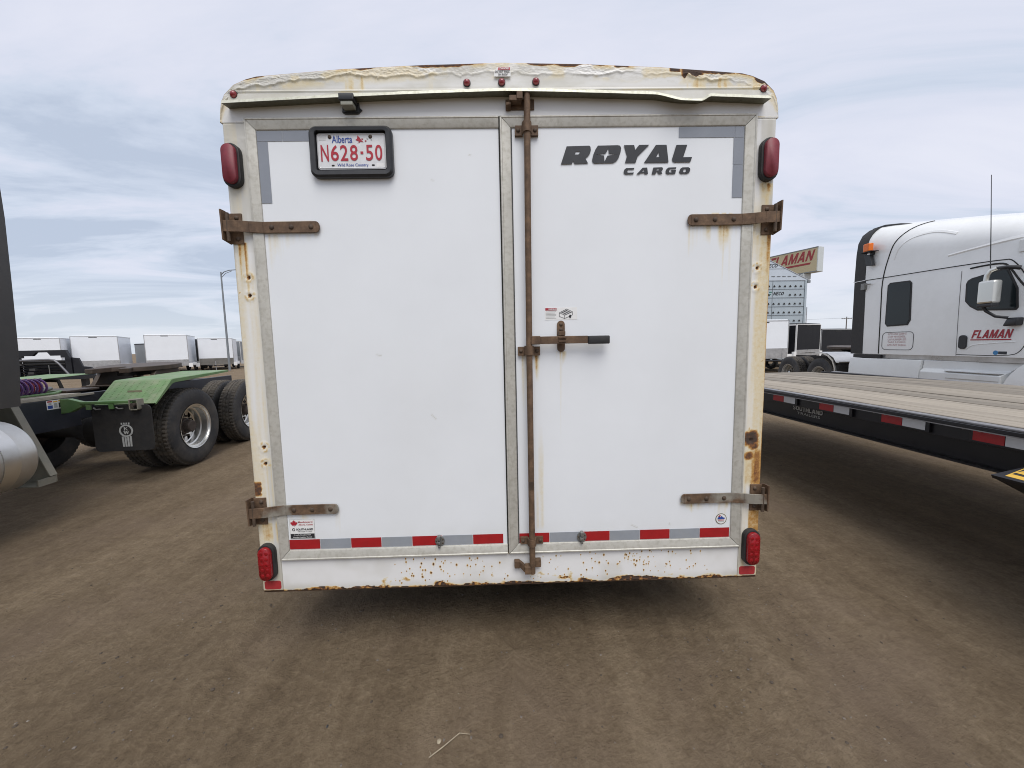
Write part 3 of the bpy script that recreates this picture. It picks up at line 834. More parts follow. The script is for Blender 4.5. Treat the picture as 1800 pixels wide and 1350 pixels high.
def sealant(x, z):
    """wavy smears of sealant along the roof edge: outward relief in metres"""
    d = arch(x) - z
    low = 0.030 + 0.030 * fbm(x * 3.3, x * 0 + 4, 3, 64) + 0.012 * (vnoise(x * 17, x * 0, 66) - 0.5) + 0.010 * (vnoise(x * 45, x * 0, 67) - 0.5)
    low = np.where((x > -0.55) & (x < -0.18), low + 0.008, low)
    inside = 1 - sstep(low - 0.006, low + 0.001, d)
    lip = np.exp(-((d - low + 0.006) / 0.006) ** 2)
    rip = np.abs(fbm(x * 30 + 3 * fbm(x * 9, z * 30, 2, 71), z * 90, 4, 72) - 0.5) * 2
    rip = 0.45 * rip + 1.5 * np.abs(fbm(x * 75 + 2 * fbm(x * 30, z * 80, 2, 76), z * 190, 3, 75) - 0.5)
    amt = sstep(0.30, 0.45, fbm(x * 2.2 + 5, x * 0, 3, 73))
    return (inside * (0.0010 + 0.0046 * rip * sstep(0.004, 0.014, d)) + 0.0030 * lip * (0.4 + vnoise(x * 40, x * 0, 74))) * (0.35 + 0.65 * amt)


def stain_rail(x, z):
    v = spots(x, z, SPOTS)
    fl = 0.007 * fbm(x * 9, x * 0, 3, 81) + 0.034 * sstep(0.44, 0.80, fbm(x * 11, z * 25, 4, 82)) * sstep(-1.12, -0.9, x) * (1 - 0.5 * sstep(0.85, 1.0, x))
    fl = fl * (0.55 + 0.9 * fbm(x * 75, z * 75, 3, 83))
    h = z - 0.353
    v = np.maximum(v, (0.50 + 0.62 * sstep(0.3, 0.7, fbm(x * 60, z * 60, 3, 89))) * (1 - sstep(fl * 0.75, fl * 1.05 + 0.002, h)))
    v = np.maximum(v, (0.26 + 0.34 * fbm(x * 30, z * 30, 3, 85)) * (1 - sstep(fl * 1.0, fl * 1.7 + 0.010, h)) * sstep(0.30, 0.55, fbm(x * 40, z * 40, 3, 84)))
    for sx, sz, r, a in SPOTS[:190]:
        if r > 0.0026:
            sel = (np.abs(x - sx) < 0.004) & (z < sz) & (z > sz - 0.03)
            if sel.any():
                v[sel] = np.maximum(v[sel], 0.30 * (1 - (sz - z[sel]) / 0.03) * np.exp(-((x[sel] - sx) / 0.0025) ** 2))
    for x0, x1, a in ((-0.27, -0.16, 0.7), (-0.60, -0.55, 0.3), (-0.05, 0.02, 0.35)):
        v = np.maximum(v, a * bump01(x, x0, x1) * sstep(0.508, 0.517, z + 0.006 * (vnoise(x * 90, x * 0, 86) - 0.5)))
    g = 0.03 + 0.20 * sstep(0.5, 0.8, fbm(x * 6, z * 6, 4, 88)) + 0.25 * (1 - sstep(0.36, 0.40, z))
    return np.clip(v, 0, 1.2), g


def stain_door(x, z, side):
    v = np.zeros_like(x)
    if side < 0:
        v = np.maximum(v, streak(x, z, -1.08, -1.00, 2.078, 0.17, 0.62, 101, 60))
        v = np.maximum(v, streak(x, z, -1.06, -0.85, 2.078, 0.07, 0.25, 102, 60))
        v = np.maximum(v, streak(x, z, -1.09, -0.96, 0.746, 0.11, 0.28, 103, 50))
        v = np.maximum(v, streak(x, z, -0.862, -0.845, 0.76, 0.20, 0.35, 104, 140))
        v = np.maximum(v, 0.20 * bump01(x, -1.10, -0.84) * np.exp(-((z - 2.131) / 0.005) ** 2))
    else:
        v = np.maximum(v, streak(x, z, 0.845, 1.08, 2.088, 0.14, 0.60, 111, 55))
        v = np.maximum(v, streak(x, z, 1.015, 1.05, 2.088, 0.42, 0.75, 112, 110))
        v = np.maximum(v, 0.42 * bump01(x, 0.86, 1.09) * np.exp(-((z - 2.138) / 0.006) ** 2) * sstep(0.35, 0.6, vnoise(x * 60, x * 0, 113)))
        v = np.maximum(v, streak(x, z, 0.842, 1.09, 0.754, 0.06, 0.45, 114, 60))
        v = np.maximum(v, streak(x, z, 1.02, 1.09, 0.754, 0.15, 0.40, 115, 70))
        v = np.maximum(v, streak(x, z, 0.232, 0.272, 1.520, 0.09, 0.85, 116, 120))
        v = np.maximum(v, streak(x, z, 0.243, 0.256, 1.520, 0.50, 0.42, 117, 200))
        v = np.maximum(v, streak(x, z, 0.046, 0.10, 1.500, 0.26, 0.75, 118, 85))
        v = np.maximum(v, streak(x, z, 0.118, 0.152, 1.500, 0.20, 0.80, 119, 95))
        v = np.maximum(v, 0.20 * bump01(x, 0.118, 0.175) * sstep(0.62, 0.66, z) * (1 - sstep(0.9, 1.25, z)) * sstep(0.3, 0.7, fbm(x * 90, z * 2, 3, 121)))
    g = 0.01 + 0.035 * sstep(0.45, 0.8, fbm(x * 2.2, z * 1.1, 5, 131 + side))
    for mx0, mz0, mx1, mz1 in ((-0.374, 1.228, -0.352, 1.205), (-0.158, 2.412, -0.148, 2.409), (0.60, 0.645, 0.63, 0.630), (0.795, 2.598, 0.80, 2.59), (0.79, 0.648, 0.795, 0.640), (-0.33, 2.305, -0.322, 2.303), (-0.62, 1.52, -0.60, 1.515)):
        tt = np.clip(((x - mx0) * (mx1 - mx0) + (z - mz0) * (mz1 - mz0)) / ((mx1 - mx0) ** 2 + (mz1 - mz0) ** 2), 0, 1)
        g = g + 0.4 * np.exp(-(np.hypot(x - mx0 - tt * (mx1 - mx0), z - mz0 - tt * (mz1 - mz0)) / 0.0028) ** 2)
    g = g + 0.12 * (1 - sstep(0.60, 0.72, z)) * fbm(x * 20, z * 20, 3, 133)
    return np.clip(v, 0, 1.1), np.clip(g, 0, 0.5)


def rear_grid(x0, x1, z0, z1, step):
    xs = np.linspace(x0, x1, max(2, int((x1 - x0) / step) + 1)); zs = np.linspace(z0, z1, max(2, int((z1 - z0) / step) + 1))
    return np.meshgrid(xs, zs)


def closed_sheet(name, X, Z, Yf, back, mat, parent, st, gr):
    """a front sheet with its rim folded back to y=back so that it has depth"""
    Xp = np.pad(X, 1, mode='edge'); Zp = np.pad(Z, 1, mode='edge'); Yp = np.pad(Yf, 1, mode='edge')
    Yp[0, :] = Yp[-1, :] = back; Yp[:, 0] = Yp[:, -1] = back
    return grid_mesh(name, Xp, Yp, Zp, mat, parent, {'stain': np.pad(st, 1, mode='edge'), 'grime': np.pad(gr, 1, mode='edge')})


TR = empty('cargo_trailer', (0, 0, 0), 0, 'white enclosed cargo trailer seen square from behind, rust streaks under its hinges', 'trailer')

# body shell behind the rear frame
bx = np.concatenate([[-1.243], ARX[1:-1] * 0.9945, [1.243]]); bz = ARZ - 0.008
bm_ = MB()
prof = [(-1.243, 0.42)] + list(zip(bx, bz)) + [(1.243, 0.42)]
n_ = len(prof); y0_, y1_ = 0.055, 5.7
bm_.add([(p[0], y0_, p[1]) for p in prof] + [(p[0], y1_, p[1]) for p in prof], [(i, i + 1, i + 1 + n_, i + n_) for i in range(n_ - 1)] + [tuple(range(n_, 2 * n_))])
bm_.build('body_shell', simple('body_side_paint', (0.74, 0.74, 0.74), 0.4, var=0.04, scale=2, dirt=(0.55, 0.52, 0.45), dirt_amt=0.3), TR, smooth=True)
MB().box(-1.20, 1.20, 0.055, 5.69, 0.365, 0.42).build('floor_frame', M_UNDER, TR)
# door recess behind the doors
MB().box(-1.14, 1.14, 0.05, 0.054, 0.52, 2.565).build('door_seal', M_SHADOWGAP, TR)

# corner posts
for s in (-1, 1):
    X, Z = rear_grid(min(s * 1.146, s * 1.25), max(s * 1.146, s * 1.25), 0.353, 2.5525, 0.0048)
    st, gr = stain_post(X, Z)
    Y = np.zeros_like(X) + 0.0014 * (fbm(X * 4, Z * 3, 2, 7) - 0.5)
    # rounded outer edge and the ragged foot
    Y += 0.014 * sstep(1.236, 1.25, np.abs(X)) ** 2
    Y += 0.004 * (st > 0.8) * (Z < 0.40)
    Y += 0.012 * np.clip(1 - np.hypot(X - 1.186, Z - 1.062) / 0.014, 0, 1) * (s > 0)
    for hx, hz in HOLES:
        Y += 0.010 * (np.hypot(X - hx, Z - hz) < 0.006)
        dd = np.hypot(X - hx, Z - hz); Y -= 0.003 * np.exp(-((dd - 0.020) / 0.008) ** 2) * fbm(X * 80, Z * 80, 2, 5)
    if s < 0:
        Y -= 0.004 * bump01(Z, 2.455, 2.50) * np.abs(fbm(X * 40, Z * 50, 3, 6) - 0.4)
    closed_sheet('corner_post', X, Z, Y, 0.055, M_PAINT, TR, st, gr)

# roof header: from the door heads up to the arched roof edge
xs = np.concatenate([np.linspace(-1.25, -1.05, 80), np.linspace(-1.0475, 1.0475, 840), np.linspace(1.05, 1.25, 80)])
ts = np.linspace(0, 1, 100)
X, T = np.meshgrid(xs, ts)
zb = np.where(np.abs(X) > 1.146, 2.556, 2.573)
zb = np.minimum(zb, arch(X) - 0.0005)
Z = zb + (arch(X) - zb) * T
st, gr = stain_header(X, Z)
Y = -sealant(X, Z) + 0.0
Y += 0.016 * sstep(0.97, 1.0, T) ** 2
Y -= 0.004 * np.exp(-((Z - 2.683) / 0.004) ** 2) * (np.abs(X) < 1.2)
closed_sheet('roof_header', X, Z, Y, 0.055, M_PAINT, TR, st, gr)

# bottom rail
X, Z = rear_grid(-1.1445, 1.1445, 0.353, 0.5165, 0.0026)
st, gr = stain_rail(X, Z)
Y = 0.004 + 0.0018 * (fbm(X * 5, Z * 5, 2, 9) - 0.5) + 0.003 * (st > 0.75) * (Z < 0.39)
closed_sheet('bottom_rail', X, Z, Y, 0.055, M_PAINT, TR, st, gr)
MB().box(-1.249, 1.249, 0.012, 0.055, 0.343, 0.3525).build('bumper_angle', M_RUST, TR, bevel=0.002)


# doors
def frame_member(mb, a, b, c, d, lift0=-0.013, lift1=-0.0045, base=0.03):
    """mitred extrusion: a,b outer corners, c,d inner corners (x,z); outer edge proud, inner edge lower, with a small roll"""
    def mixp(p, q, t): return (p[0] + (q[0] - p[0]) * t, p[1] + (q[1] - p[1]) * t)
    rows = [(0.0, base), (0.0, lift0 + 0.004), (0.06, lift0), (0.16, lift0), (0.22, lift0 + 0.0025), (0.90, lift1), (0.97, lift1 + 0.002), (1.0, lift1 + 0.005), (1.0, base)]
    vs = []
    for t, y in rows:
        p = mixp(a, d, t); q = mixp(b, c, t)
        vs += [(p[0], y, p[1]), (q[0], y, q[1])]
    m = len(rows)
    fs = [(2 * i, 2 * i + 1, 2 * i + 3, 2 * i + 2) for i in range(m - 1)] + [tuple(range(0, 2 * m, 2)), tuple(range(2 * m - 1, 0, -2))]
    mb.add(vs, fs)


def frame(parent, xo0, xo1, xi0, xi1, zo0=0.5185, zo1=2.571, zi0=0.567, zi1=2.523):
    g = 0.0012
    def member(pts):
        mb = MB(); frame_member(mb, *pts); mb.build('frame_rail', M_ALU, parent, smooth=True, angle=25)
    member(((xo0 + g, zo1), (xo1 - g, zo1), (xi1 - g, zi1), (xi0 + g, zi1)))
    member(((xo1 - g, zo0), (xo0 + g, zo0), (xi0 + g, zi0), (xi1 - g, zi0)))
    member(((xo0, zo0 + g), (xo0, zo1 - g), (xi0, zi1 - g), (xi0, zi0 + g)))
    if xo1 - xi1 > 0.02:
        member(((xo1, zo1 - g), (xo1, zo0 + g), (xi1, zi0 + g), (xi1, zi1 - g)))


DOORS = {}
for side, lab, x0, x1 in ((-1, 'left door with the number plate', -1.10, -0.0225), (1, 'right door with the lock bar and lettering', 0.034, 1.10)):
    X, Z = rear_grid(x0, x1, 0.562, 2.528, 0.0058)
    st, gr = stain_door(X, Z, side)
    Y = 0.0030 + 0.0012 * (fbm(X * 1.3, Z * 1.1, 3, 21 + side) - 0.5)
    d = grid_mesh('door', X, Y, Z, M_PANEL, TR, {'stain': st, 'grime': gr})
    d['label'] = lab
    DOORS[side] = d
DL, DR = DOORS[-1], DOORS[1]
frame(DL, -1.143, -0.0205, -1.0975, -0.0205)
frame(DR, -0.0165, 1.150, 0.033, 1.0985)
MB().box(-0.0215, -0.0185, -0.002, 0.05, 0.52, 2.57).build('weather_strip', M_SHADOWGAP, DL)
MB().box(0.0345, 0.0375, -0.001, 0.01, 0.57, 2.52).build('weather_strip', M_SHADOWGAP, DR)

# grey reflective corner tape and the red and silver strip
def tape(x0, x1, z0, z1, mat, par, y=0.0015):
    MB().box(x0, x1, y - 0.0006, y, z0, z1).build('reflective_tape', mat, par)


for a in ((-1.097, -0.985, 2.4770, 2.5205), (-0.9835, -0.860, 2.4770, 2.5205), (-1.097, -1.0515, 2.2125, 2.4755)):
    tape(*a, M_GREYTAPE, DL)
for a in ((0.797, 1.0535, 2.4750, 2.5205), (1.055, 1.097, 2.4750, 2.5205), (1.050, 1.097, 2.358, 2.4735), (1.0505, 1.097, 2.2110, 2.3565)):
    tape(*a, M_GREYTAPE, DR)
xx = -1.0955
for i in range(7):
    w = 0.1505 if i < 6 else 0.152
    x_end = xx + w - 0.0025
    tape(xx, x_end, 0.5705, 0.6195, M_REDTAPE if i % 2 == 0 else M_SILVERTAPE, DL)
    xx += w
xx = 0.0385
for i in range(7):
    w = 0.1512
    tape(xx, xx + w - 0.0025, 0.5695, 0.6185, M_REDTAPE if i % 2 == 0 else M_SILVERTAPE, DR)
    xx += w

# lettering on the right door
LET = {'R': [[(0.2847, 2.4421), (0.3874, 2.444), (0.393, 2.4393), (0.3949, 2.4252), (0.39, 2.4093), (0.3818, 2.3988), (0.3698, 2.389), (0.3825, 2.3675), (0.321, 2.3661), (0.3136, 2.38), (0.3079, 2.3658), (0.2581, 2.3646)], [(0.3265, 2.4199), (0.3437, 2.4204), (0.3451, 2.4168), (0.3414, 2.4091), (0.3376, 2.4067), (0.3219, 2.4065)]],
       'O': [[(0.4267, 2.4436), (0.5166, 2.4448), (0.5278, 2.4426), (0.5328, 2.4326), (0.5303, 2.415), (0.5214, 2.3902), (0.5114, 2.3761), (0.4964, 2.3681), (0.4118, 2.3672), (0.4032, 2.3719), (0.4005, 2.3826), (0.4062, 2.4056), (0.4155, 2.4267)], [(0.4754, 2.4339), (0.4766, 2.4091), (0.5161, 2.4059), (0.4703, 2.4), (0.4573, 2.3749), (0.4553, 2.4009), (0.4178, 2.4058), (0.4624, 2.41)]],
       'Y': [[(0.5458, 2.4445), (0.5923, 2.4448), (0.5971, 2.4235), (0.6149, 2.4449), (0.6614, 2.4452), (0.6087, 2.3957), (0.5992, 2.3681), (0.551, 2.3679), (0.5598, 2.397)]],
       'A': [[(0.6916, 2.4442), (0.7405, 2.4444), (0.7511, 2.3679), (0.6385, 2.3677)], [(0.7056, 2.415), (0.709, 2.3919), (0.694, 2.3913)]],
       'L': [[(0.7857, 2.4433), (0.8355, 2.4435), (0.8179, 2.39), (0.8588, 2.3903), (0.851, 2.3683), (0.7775, 2.3683), (0.7691, 2.3734), (0.7677, 2.3841)]],
       'c': [[(0.5568, 2.3454), (0.5946, 2.346), (0.5913, 2.3389), (0.5663, 2.3385), (0.5619, 2.3328), (0.5612, 2.3271), (0.5665, 2.3256), (0.5929, 2.326), (0.5885, 2.3182), (0.5552, 2.3179), (0.5469, 2.3222), (0.5453, 2.3294), (0.5482, 2.3387)]],
       'a': [[(0.6323, 2.3463), (0.6531, 2.3468), (0.6573, 2.3189), (0.6414, 2.3183), (0.6406, 2.3233), (0.6232, 2.3228), (0.6187, 2.3179), (0.6043, 2.3177)], [(0.6388, 2.3398), (0.6401, 2.3291), (0.6288, 2.3285)]],
       'r': [[(0.6815, 2.3465), (0.7212, 2.3475), (0.7258, 2.3439), (0.7244, 2.3353), (0.7177, 2.3297), (0.7236, 2.3185), (0.7058, 2.318), (0.7007, 2.3277), (0.695, 2.3278), (0.6922, 2.3178), (0.6744, 2.3172)], [(0.6978, 2.3406), (0.7092, 2.3409), (0.71, 2.3369), (0.7063, 2.3341), (0.6957, 2.3338)]],
       'g': [[(0.7515, 2.3458), (0.7875, 2.3468), (0.785, 2.3397), (0.7592, 2.3392), (0.7548, 2.3343), (0.7534, 2.3264), (0.758, 2.3242), (0.7671, 2.3241), (0.7685, 2.3291), (0.7625, 2.3292), (0.7646, 2.3349), (0.7866, 2.3346), (0.7824, 2.3182), (0.7475, 2.3171), (0.7399, 2.3215), (0.7382, 2.3294), (0.7425, 2.3401)]],
       'o': [[(0.8159, 2.3458), (0.8432, 2.3462), (0.851, 2.3418), (0.8519, 2.3339), (0.8476, 2.3232), (0.8375, 2.3183), (0.8109, 2.3179), (0.8021, 2.3223), (0.8019, 2.3309), (0.807, 2.3409)], [(0.8244, 2.3392), (0.8313, 2.3395), (0.8344, 2.3363), (0.8316, 2.327), (0.8256, 2.3242), (0.8202, 2.3249), (0.8194, 2.33), (0.8211, 2.3364)]]}
for k in 'ROYALcargo':
    shape(LET[k], rear(0.0), M_INKBLACK, DR, 'letter', thick=0.001, relief=0.0005)

# number plate in its black frame
PF = MB()
outer = rrect(-0.859, -0.494, 2.312, 2.5275, 0.032, 6); inner = rrect(-0.833, -0.520, 2.339, 2.5075, 0.012, 6)
mid_ = rrect(-0.850, -0.503, 2.321, 2.519, 0.026, 6)
n_ = len(outer)
vs_ = [(p[0], 0.0, p[1]) for p in outer] + [(p[0], -0.020, p[1]) for p in outer] + [(p[0], -0.029, p[1]) for p in mid_] + [(p[0], -0.027, p[1]) for p in inner] + [(p[0], -0.003, p[1]) for p in inner]
fs_ = []
for lv in range(4):
    for i in range(n_):
        j = (i + 1) % n_
        fs_.append((lv * n_ + i, lv * n_ + j, (lv + 1) * n_ + j, (lv + 1) * n_ + i))
fs_.append(tuple(range(4 * n_, 5 * n_)))
pfr = PF.add(vs_, fs_).build('plate_holder', M_BLACK, TR, smooth=True)
pl = MB().prism(rrect(-0.8285, -0.5265, 2.3495, 2.5015, 0.010, 5), -0.0105, -0.009).build('number_plate', M_PLATE, TR)
FP = rear(-0.0105)
MBr = MB()
ro = rrect(-0.8265, -0.5285, 2.3515, 2.4995, 0.009, 5); ri = rrect(-0.8235, -0.5315, 2.3545, 2.4965, 0.007, 5); k_ = len(ro)
MBr.add([(p[0], -0.0106, p[1]) for p in ro] + [(p[0], -0.0128, (p[1])) for p in ri] + [(p[0] * 0.995 + q[0] * 0.005, -0.0106, p[1] * 0.995 + q[1] * 0.005 - 0.0) for p, q in zip(rrect(-0.8205, -0.5345, 2.3575, 2.4935, 0.006, 5), ro)],
        [(i, (i + 1) % k_, k_ + (i + 1) % k_, k_ + i) for i in range(k_)] + [(k_ + i, k_ + (i + 1) % k_, 2 * k_ + (i + 1) % k_, 2 * k_ + i) for i in range(k_)])
MBr.build('embossed_rim', M_PLATE, pl, smooth=True)
text('N', (-0.8135, -0.7795, 2.383, 2.4535), FP, M_INKRED, pl, 'numeral', bold=0.012)
for ch, a, b in (('6', -0.770, -0.735), ('2', -0.728, -0.694), ('8', -0.685, -0.651)):
    text(ch, (a, b, 2.385, 2.452), FP, M_INKRED, pl, 'numeral', bold=0.012)
MB().box(-0.6385, -0.6265, -0.0122, -0.0108, 2.413, 2.424).build('numeral', M_INKRED, pl)
for ch, a, b in (('5', -0.615, -0.583), ('0', -0.574, -0.542)):
    text(ch, (a, b, 2.385, 2.452), FP, M_INKRED, pl, 'numeral', bold=0.012)
text('Alberta', (-0.762, -0.672, 2.461, 2.492), FP, M_INKBLUE, pl, bold=0.012)
text('Wild Rose Country', (-0.744, -0.606, 2.3575, 2.374), FP, M_INKBLUE, pl, bold=0.006)
shape([[(-0.654, 2.458), (-0.636, 2.466), (-0.622, 2.463), (-0.630, 2.470), (-0.640, 2.484), (-0.648, 2.492), (-0.650, 2.478), (-0.658, 2.473), (-0.646, 2.468), (-0.640, 2.462)]], FP, M_INKRED, pl, 'rose_print')
for px_, pz_ in ((-0.628, 2.476), (-0.613, 2.468), (-0.605, 2.478), (-0.597, 2.486), (-0.588, 2.474)):
    shape([[(px_ + 0.004 * math.cos(t) * (1 + 0.4 * math.sin(3 * t)), pz_ + 0.003 * math.sin(t)) for t in np.linspace(0, 5.6, 8)]], FP, M_INKRED if px_ < -0.61 else M_PALEGREY, pl, 'rose_print')
for bx_ in (-0.771, -0.592):
    MB().dome((bx_, -0.0105, 2.4865), 0.0085, 0.005).build('screw', M_BOLT, pl, smooth=True)
for bx_ in (-0.763, -0.585):
    MB().prism(rrect(bx_ - 0.0065, bx_ + 0.0065, 2.3625, 2.3695, 0.003, 3), -0.0112, -0.0105).build('slot', M_SHADOWGAP, pl)
MB().box(-0.571, -0.539, -0.0110, -0.0105, 2.3585, 2.3735).build('renewal_sticker', M_INKWHITE, pl)
MB().box(-0.8195, -0.789, -0.0110, -0.0105, 2.4725, 2.4935).build('renewal_sticker', simple('old_sticker', (0.58, 0.585, 0.59), 0.5), pl)


# hinges
def hinge(s, zc, zinc, droop=0.0):
    mat = M_RUSTZ if zinc else M_RUST
    xi = s * 0.846
    pts = [(0.0, -0.012)]
    # strap: runs from the door across the post and bends outward to the pin
    path = [(0.846, -0.004), (1.095, -0.004), (1.150, -0.016), (1.19, -0.030), (1.252, -0.036)]
    hw = 0.0245; th = 0.007
    mb = MB(); rows = []
    for i, (x, y) in enumerate(path):
        rows.append([(s * x, y, zc - hw), (s * x, y, zc + hw), (s * x, y - th, zc + hw), (s * x, y - th, zc - hw)])
    # rounded tip
    tip = [(s * (0.846 + 0.012 - 0.024 * math.cos(t)), zc + hw * math.sin(t)) for t in np.linspace(-math.pi / 2, math.pi / 2, 9)]
    tip = [(s * (0.858 - 0.016 * math.cos(t)), zc + hw * math.sin(t)) for t in np.linspace(-math.pi / 2, math.pi / 2, 9)]
    rows[0] = [(s * 0.858, -0.004, zc - hw), (s * 0.858, -0.004, zc + hw), (s * 0.858, -0.004 - th, zc + hw), (s * 0.858, -0.004 - th, zc - hw)]
    for i in range(len(rows) - 1):
        mb.hexa(rows[i], rows[i + 1])
    mb.prism(tip, -0.004, -0.004 - th, 'y')
    h = mb.build('hinge', mat, TR, bevel=0.0012)
    br = MB()
    br.box(*sorted((s * 1.190, s * 1.250)), -0.006, 0.0005, zc - 0.070, zc + 0.064)
    br.build('hinge_bracket', M_RUST, h, bevel=0.0015)
    fl = MB()
    poly = [(0.010, zc - 0.069), (-0.046, zc - 0.060), (-0.050, zc + 0.070), (-0.020, zc + 0.070), (0.010, zc + 0.063)]
    fl.prism(poly, *sorted((s * 1.2505, s * 1.2575)), 'x')
    fl.build('hinge_flange', M_RUST, h, bevel=0.0012)
    fl = MB().tube([(s * 1.235, -0.034, zc - 0.064), (s * 1.235, -0.034, zc + 0.058)], 0.008, 10)
    fl.build('hinge_pin', M_BOLT, h, smooth=True)
    for bx_ in (0.880, 0.968, 1.056):
        MB().dome((s * bx_, -0.0105, zc), 0.0115, 0.007).build('bolt', M_BOLT, h, smooth=True)
    for bz_ in (zc + 0.044, zc - 0.048):
        MB().dome((s * 1.212, -0.006, bz_), 0.0105, 0.007).build('bolt', M_BOLT, h, smooth=True)
    return h


hinge(-1, 2.104, False); hinge(1, 2.111, False); hinge(-1, 0.776, True); hinge(1, 0.777, True)

# lock bar, guides, handle
BAR = MB().tube([(0.106, -0.034, 2.652), (0.106, -0.034, 2.60), (0.1025, -0.034, 2.2), (0.099, -0.034, 1.5), (0.0985, -0.034, 0.43)], 0.0145, 14).build('lock_bar', M_RUST, TR, smooth=True)
BAR['label'] = 'rusty vertical lock bar with handle'


def clamp(zc, xc, w=0.052, h=0.021, gap=0.018):
    mb = MB()
    mb.box(xc - w, xc - gap, -0.014, 0.004, zc - h, zc + h); mb.box(xc + gap, xc + w, -0.014, 0.004, zc - h, zc + h)
    ring = [(xc + (gap + 0.004) * math.cos(t), -0.020 - (0.034) * math.sin(t)) for t in np.linspace(0, math.pi, 12)]
    inn = [(xc + (gap - 0.003) * math.cos(t), -0.014 - (0.034) * math.sin(t)) for t in np.linspace(math.pi, 0, 12)]
    poly = ring + inn
    n = len(ring)
    vs = [(p[0], p[1], zc - h * 0.9) for p in ring] + [(p[0], p[1], zc - h * 0.9) for p in inn[::-1]] + [(p[0], p[1], zc + h * 1.2) for p in ring] + [(p[0], p[1], zc + h * 1.2) for p in inn[::-1]]
    fs = []
    for i in range(n - 1):
        fs += [(i, i + 1, 2 * n + i + 1, 2 * n + i), (n + i, 3 * n + i, 3 * n + i + 1, n + i + 1), (i, n + i, n + i + 1, i + 1), (2 * n + i, 2 * n + i + 1, 3 * n + i + 1, 3 * n + i)]
    fs += [(0, 2 * n, 3 * n, n), (n - 1, 2 * n - 1, 4 * n - 1, 3 * n - 1)]
    mb.add(vs, fs)
    o = mb.build('bar_guide', M_RUST, BAR, smooth=True)
    for s in (-1, 1):
        MB().dome((xc + s * (w - 0.014), -0.014, zc), 0.009, 0.006).build('bolt', M_BOLT, BAR, smooth=True)
    return o


clamp(2.505, 0.1035); clamp(1.523, 0.099); clamp(0.587, 0.0985, w=0.056, h=0.017)
# cam keepers at head and foot
kp = MB()
kp.box(0.012, 0.140, -0.006, 0.002, 2.596, 2.640); kp.box(0.028, 0.082, -0.048, -0.006, 2.612, 2.634); kp.box(0.060, 0.086, -0.054, -0.030, 2.616, 2.645)
kp.hexa([(0.012, -0.006, 2.59), (0.035, -0.006, 2.59), (0.035, -0.040, 2.60), (0.012, -0.034, 2.60)], [(0.012, -0.006, 2.612), (0.035, -0.006, 2.612), (0.035, -0.040, 2.612), (0.012, -0.034, 2.612)])
kp.build('cam_keeper', M_RUST, TR, bevel=0.002)
kp = MB()
kp.box(0.010, 0.036, -0.022, 0.003, 0.448, 0.486); kp.box(0.112, 0.142, -0.022, 0.003, 0.452, 0.490)
kp.hexa([(0.036, -0.018, 0.452), (0.060, -0.040, 0.436), (0.060, -0.012, 0.436), (0.036, 0.002, 0.452)], [(0.036, -0.018, 0.484), (0.060, -0.040, 0.470), (0.060, -0.012, 0.470), (0.036, 0.002, 0.484)])
kp.box(0.0605, 0.0885, -0.050, -0.012, 0.432, 0.470); kp.box(0.0892, 0.1115, -0.046, -0.016, 0.438, 0.484)
kp.build('cam_keeper', M_RUST, TR, bevel=0.002)
# pivot block, lever, grip
MB().box(0.108, 0.150, -0.052, -0.020, 1.553, 1.592).build('pivot_block', M_RUST, BAR, bevel=0.003)
LV = MB().box(0.140, 0.372, -0.044, -0.035, 1.5545, 1.5895).build('lever', M_RUST, BAR, bevel=0.002)
MB().box(0.3725, 0.473, -0.051, -0.029, 1.5505, 1.5885).build('grip', M_RUBBER, LV, bevel=0.005)
hp = [(0.2525 + 0.018 * math.cos(t), 1.645 + 0.018 * math.sin(t)) for t in np.linspace(0, math.pi, 9)] + [(0.2525 + 0.018 * math.cos(t), 1.534 + 0.018 * math.sin(t)) for t in np.linspace(math.pi, 2 * math.pi, 9)]
HS = MB().prism(hp, -0.006, 0.004, 'y').build('hasp', M_RUST, DR, bevel=0.001)
MB().box(0.234, 0.271, -0.052, -0.0445, 1.578, 1.588).box(0.236, 0.269, -0.050, -0.0445, 1.562, 1.569).box(0.238, 0.267, -0.0445, -0.006, 1.592, 1.612).build('hasp_latch', M_RUST, HS, bevel=0.0015)
for z_ in (1.645, 1.620):
    MB().dome((0.2525, -0.006, z_), 0.009, 0.006).build('bolt', M_BOLT, HS, smooth=True)
MB().box(0.0875, 0.1095, -0.0505, -0.045, 0.86, 0.90).build('bar_slot', M_BOLT, BAR, bevel=0.001)


# lamps
def oval(cx, cz, w, h, seg=10):
    r = w / 2
    return [(cx + r * math.cos(t), cz + h / 2 - r + r * math.sin(t)) for t in np.linspace(0, math.pi, seg)] + [(cx + r * math.cos(t), cz - h / 2 + r + r * math.sin(t)) for t in np.linspace(math.pi, 2 * math.pi, seg)]


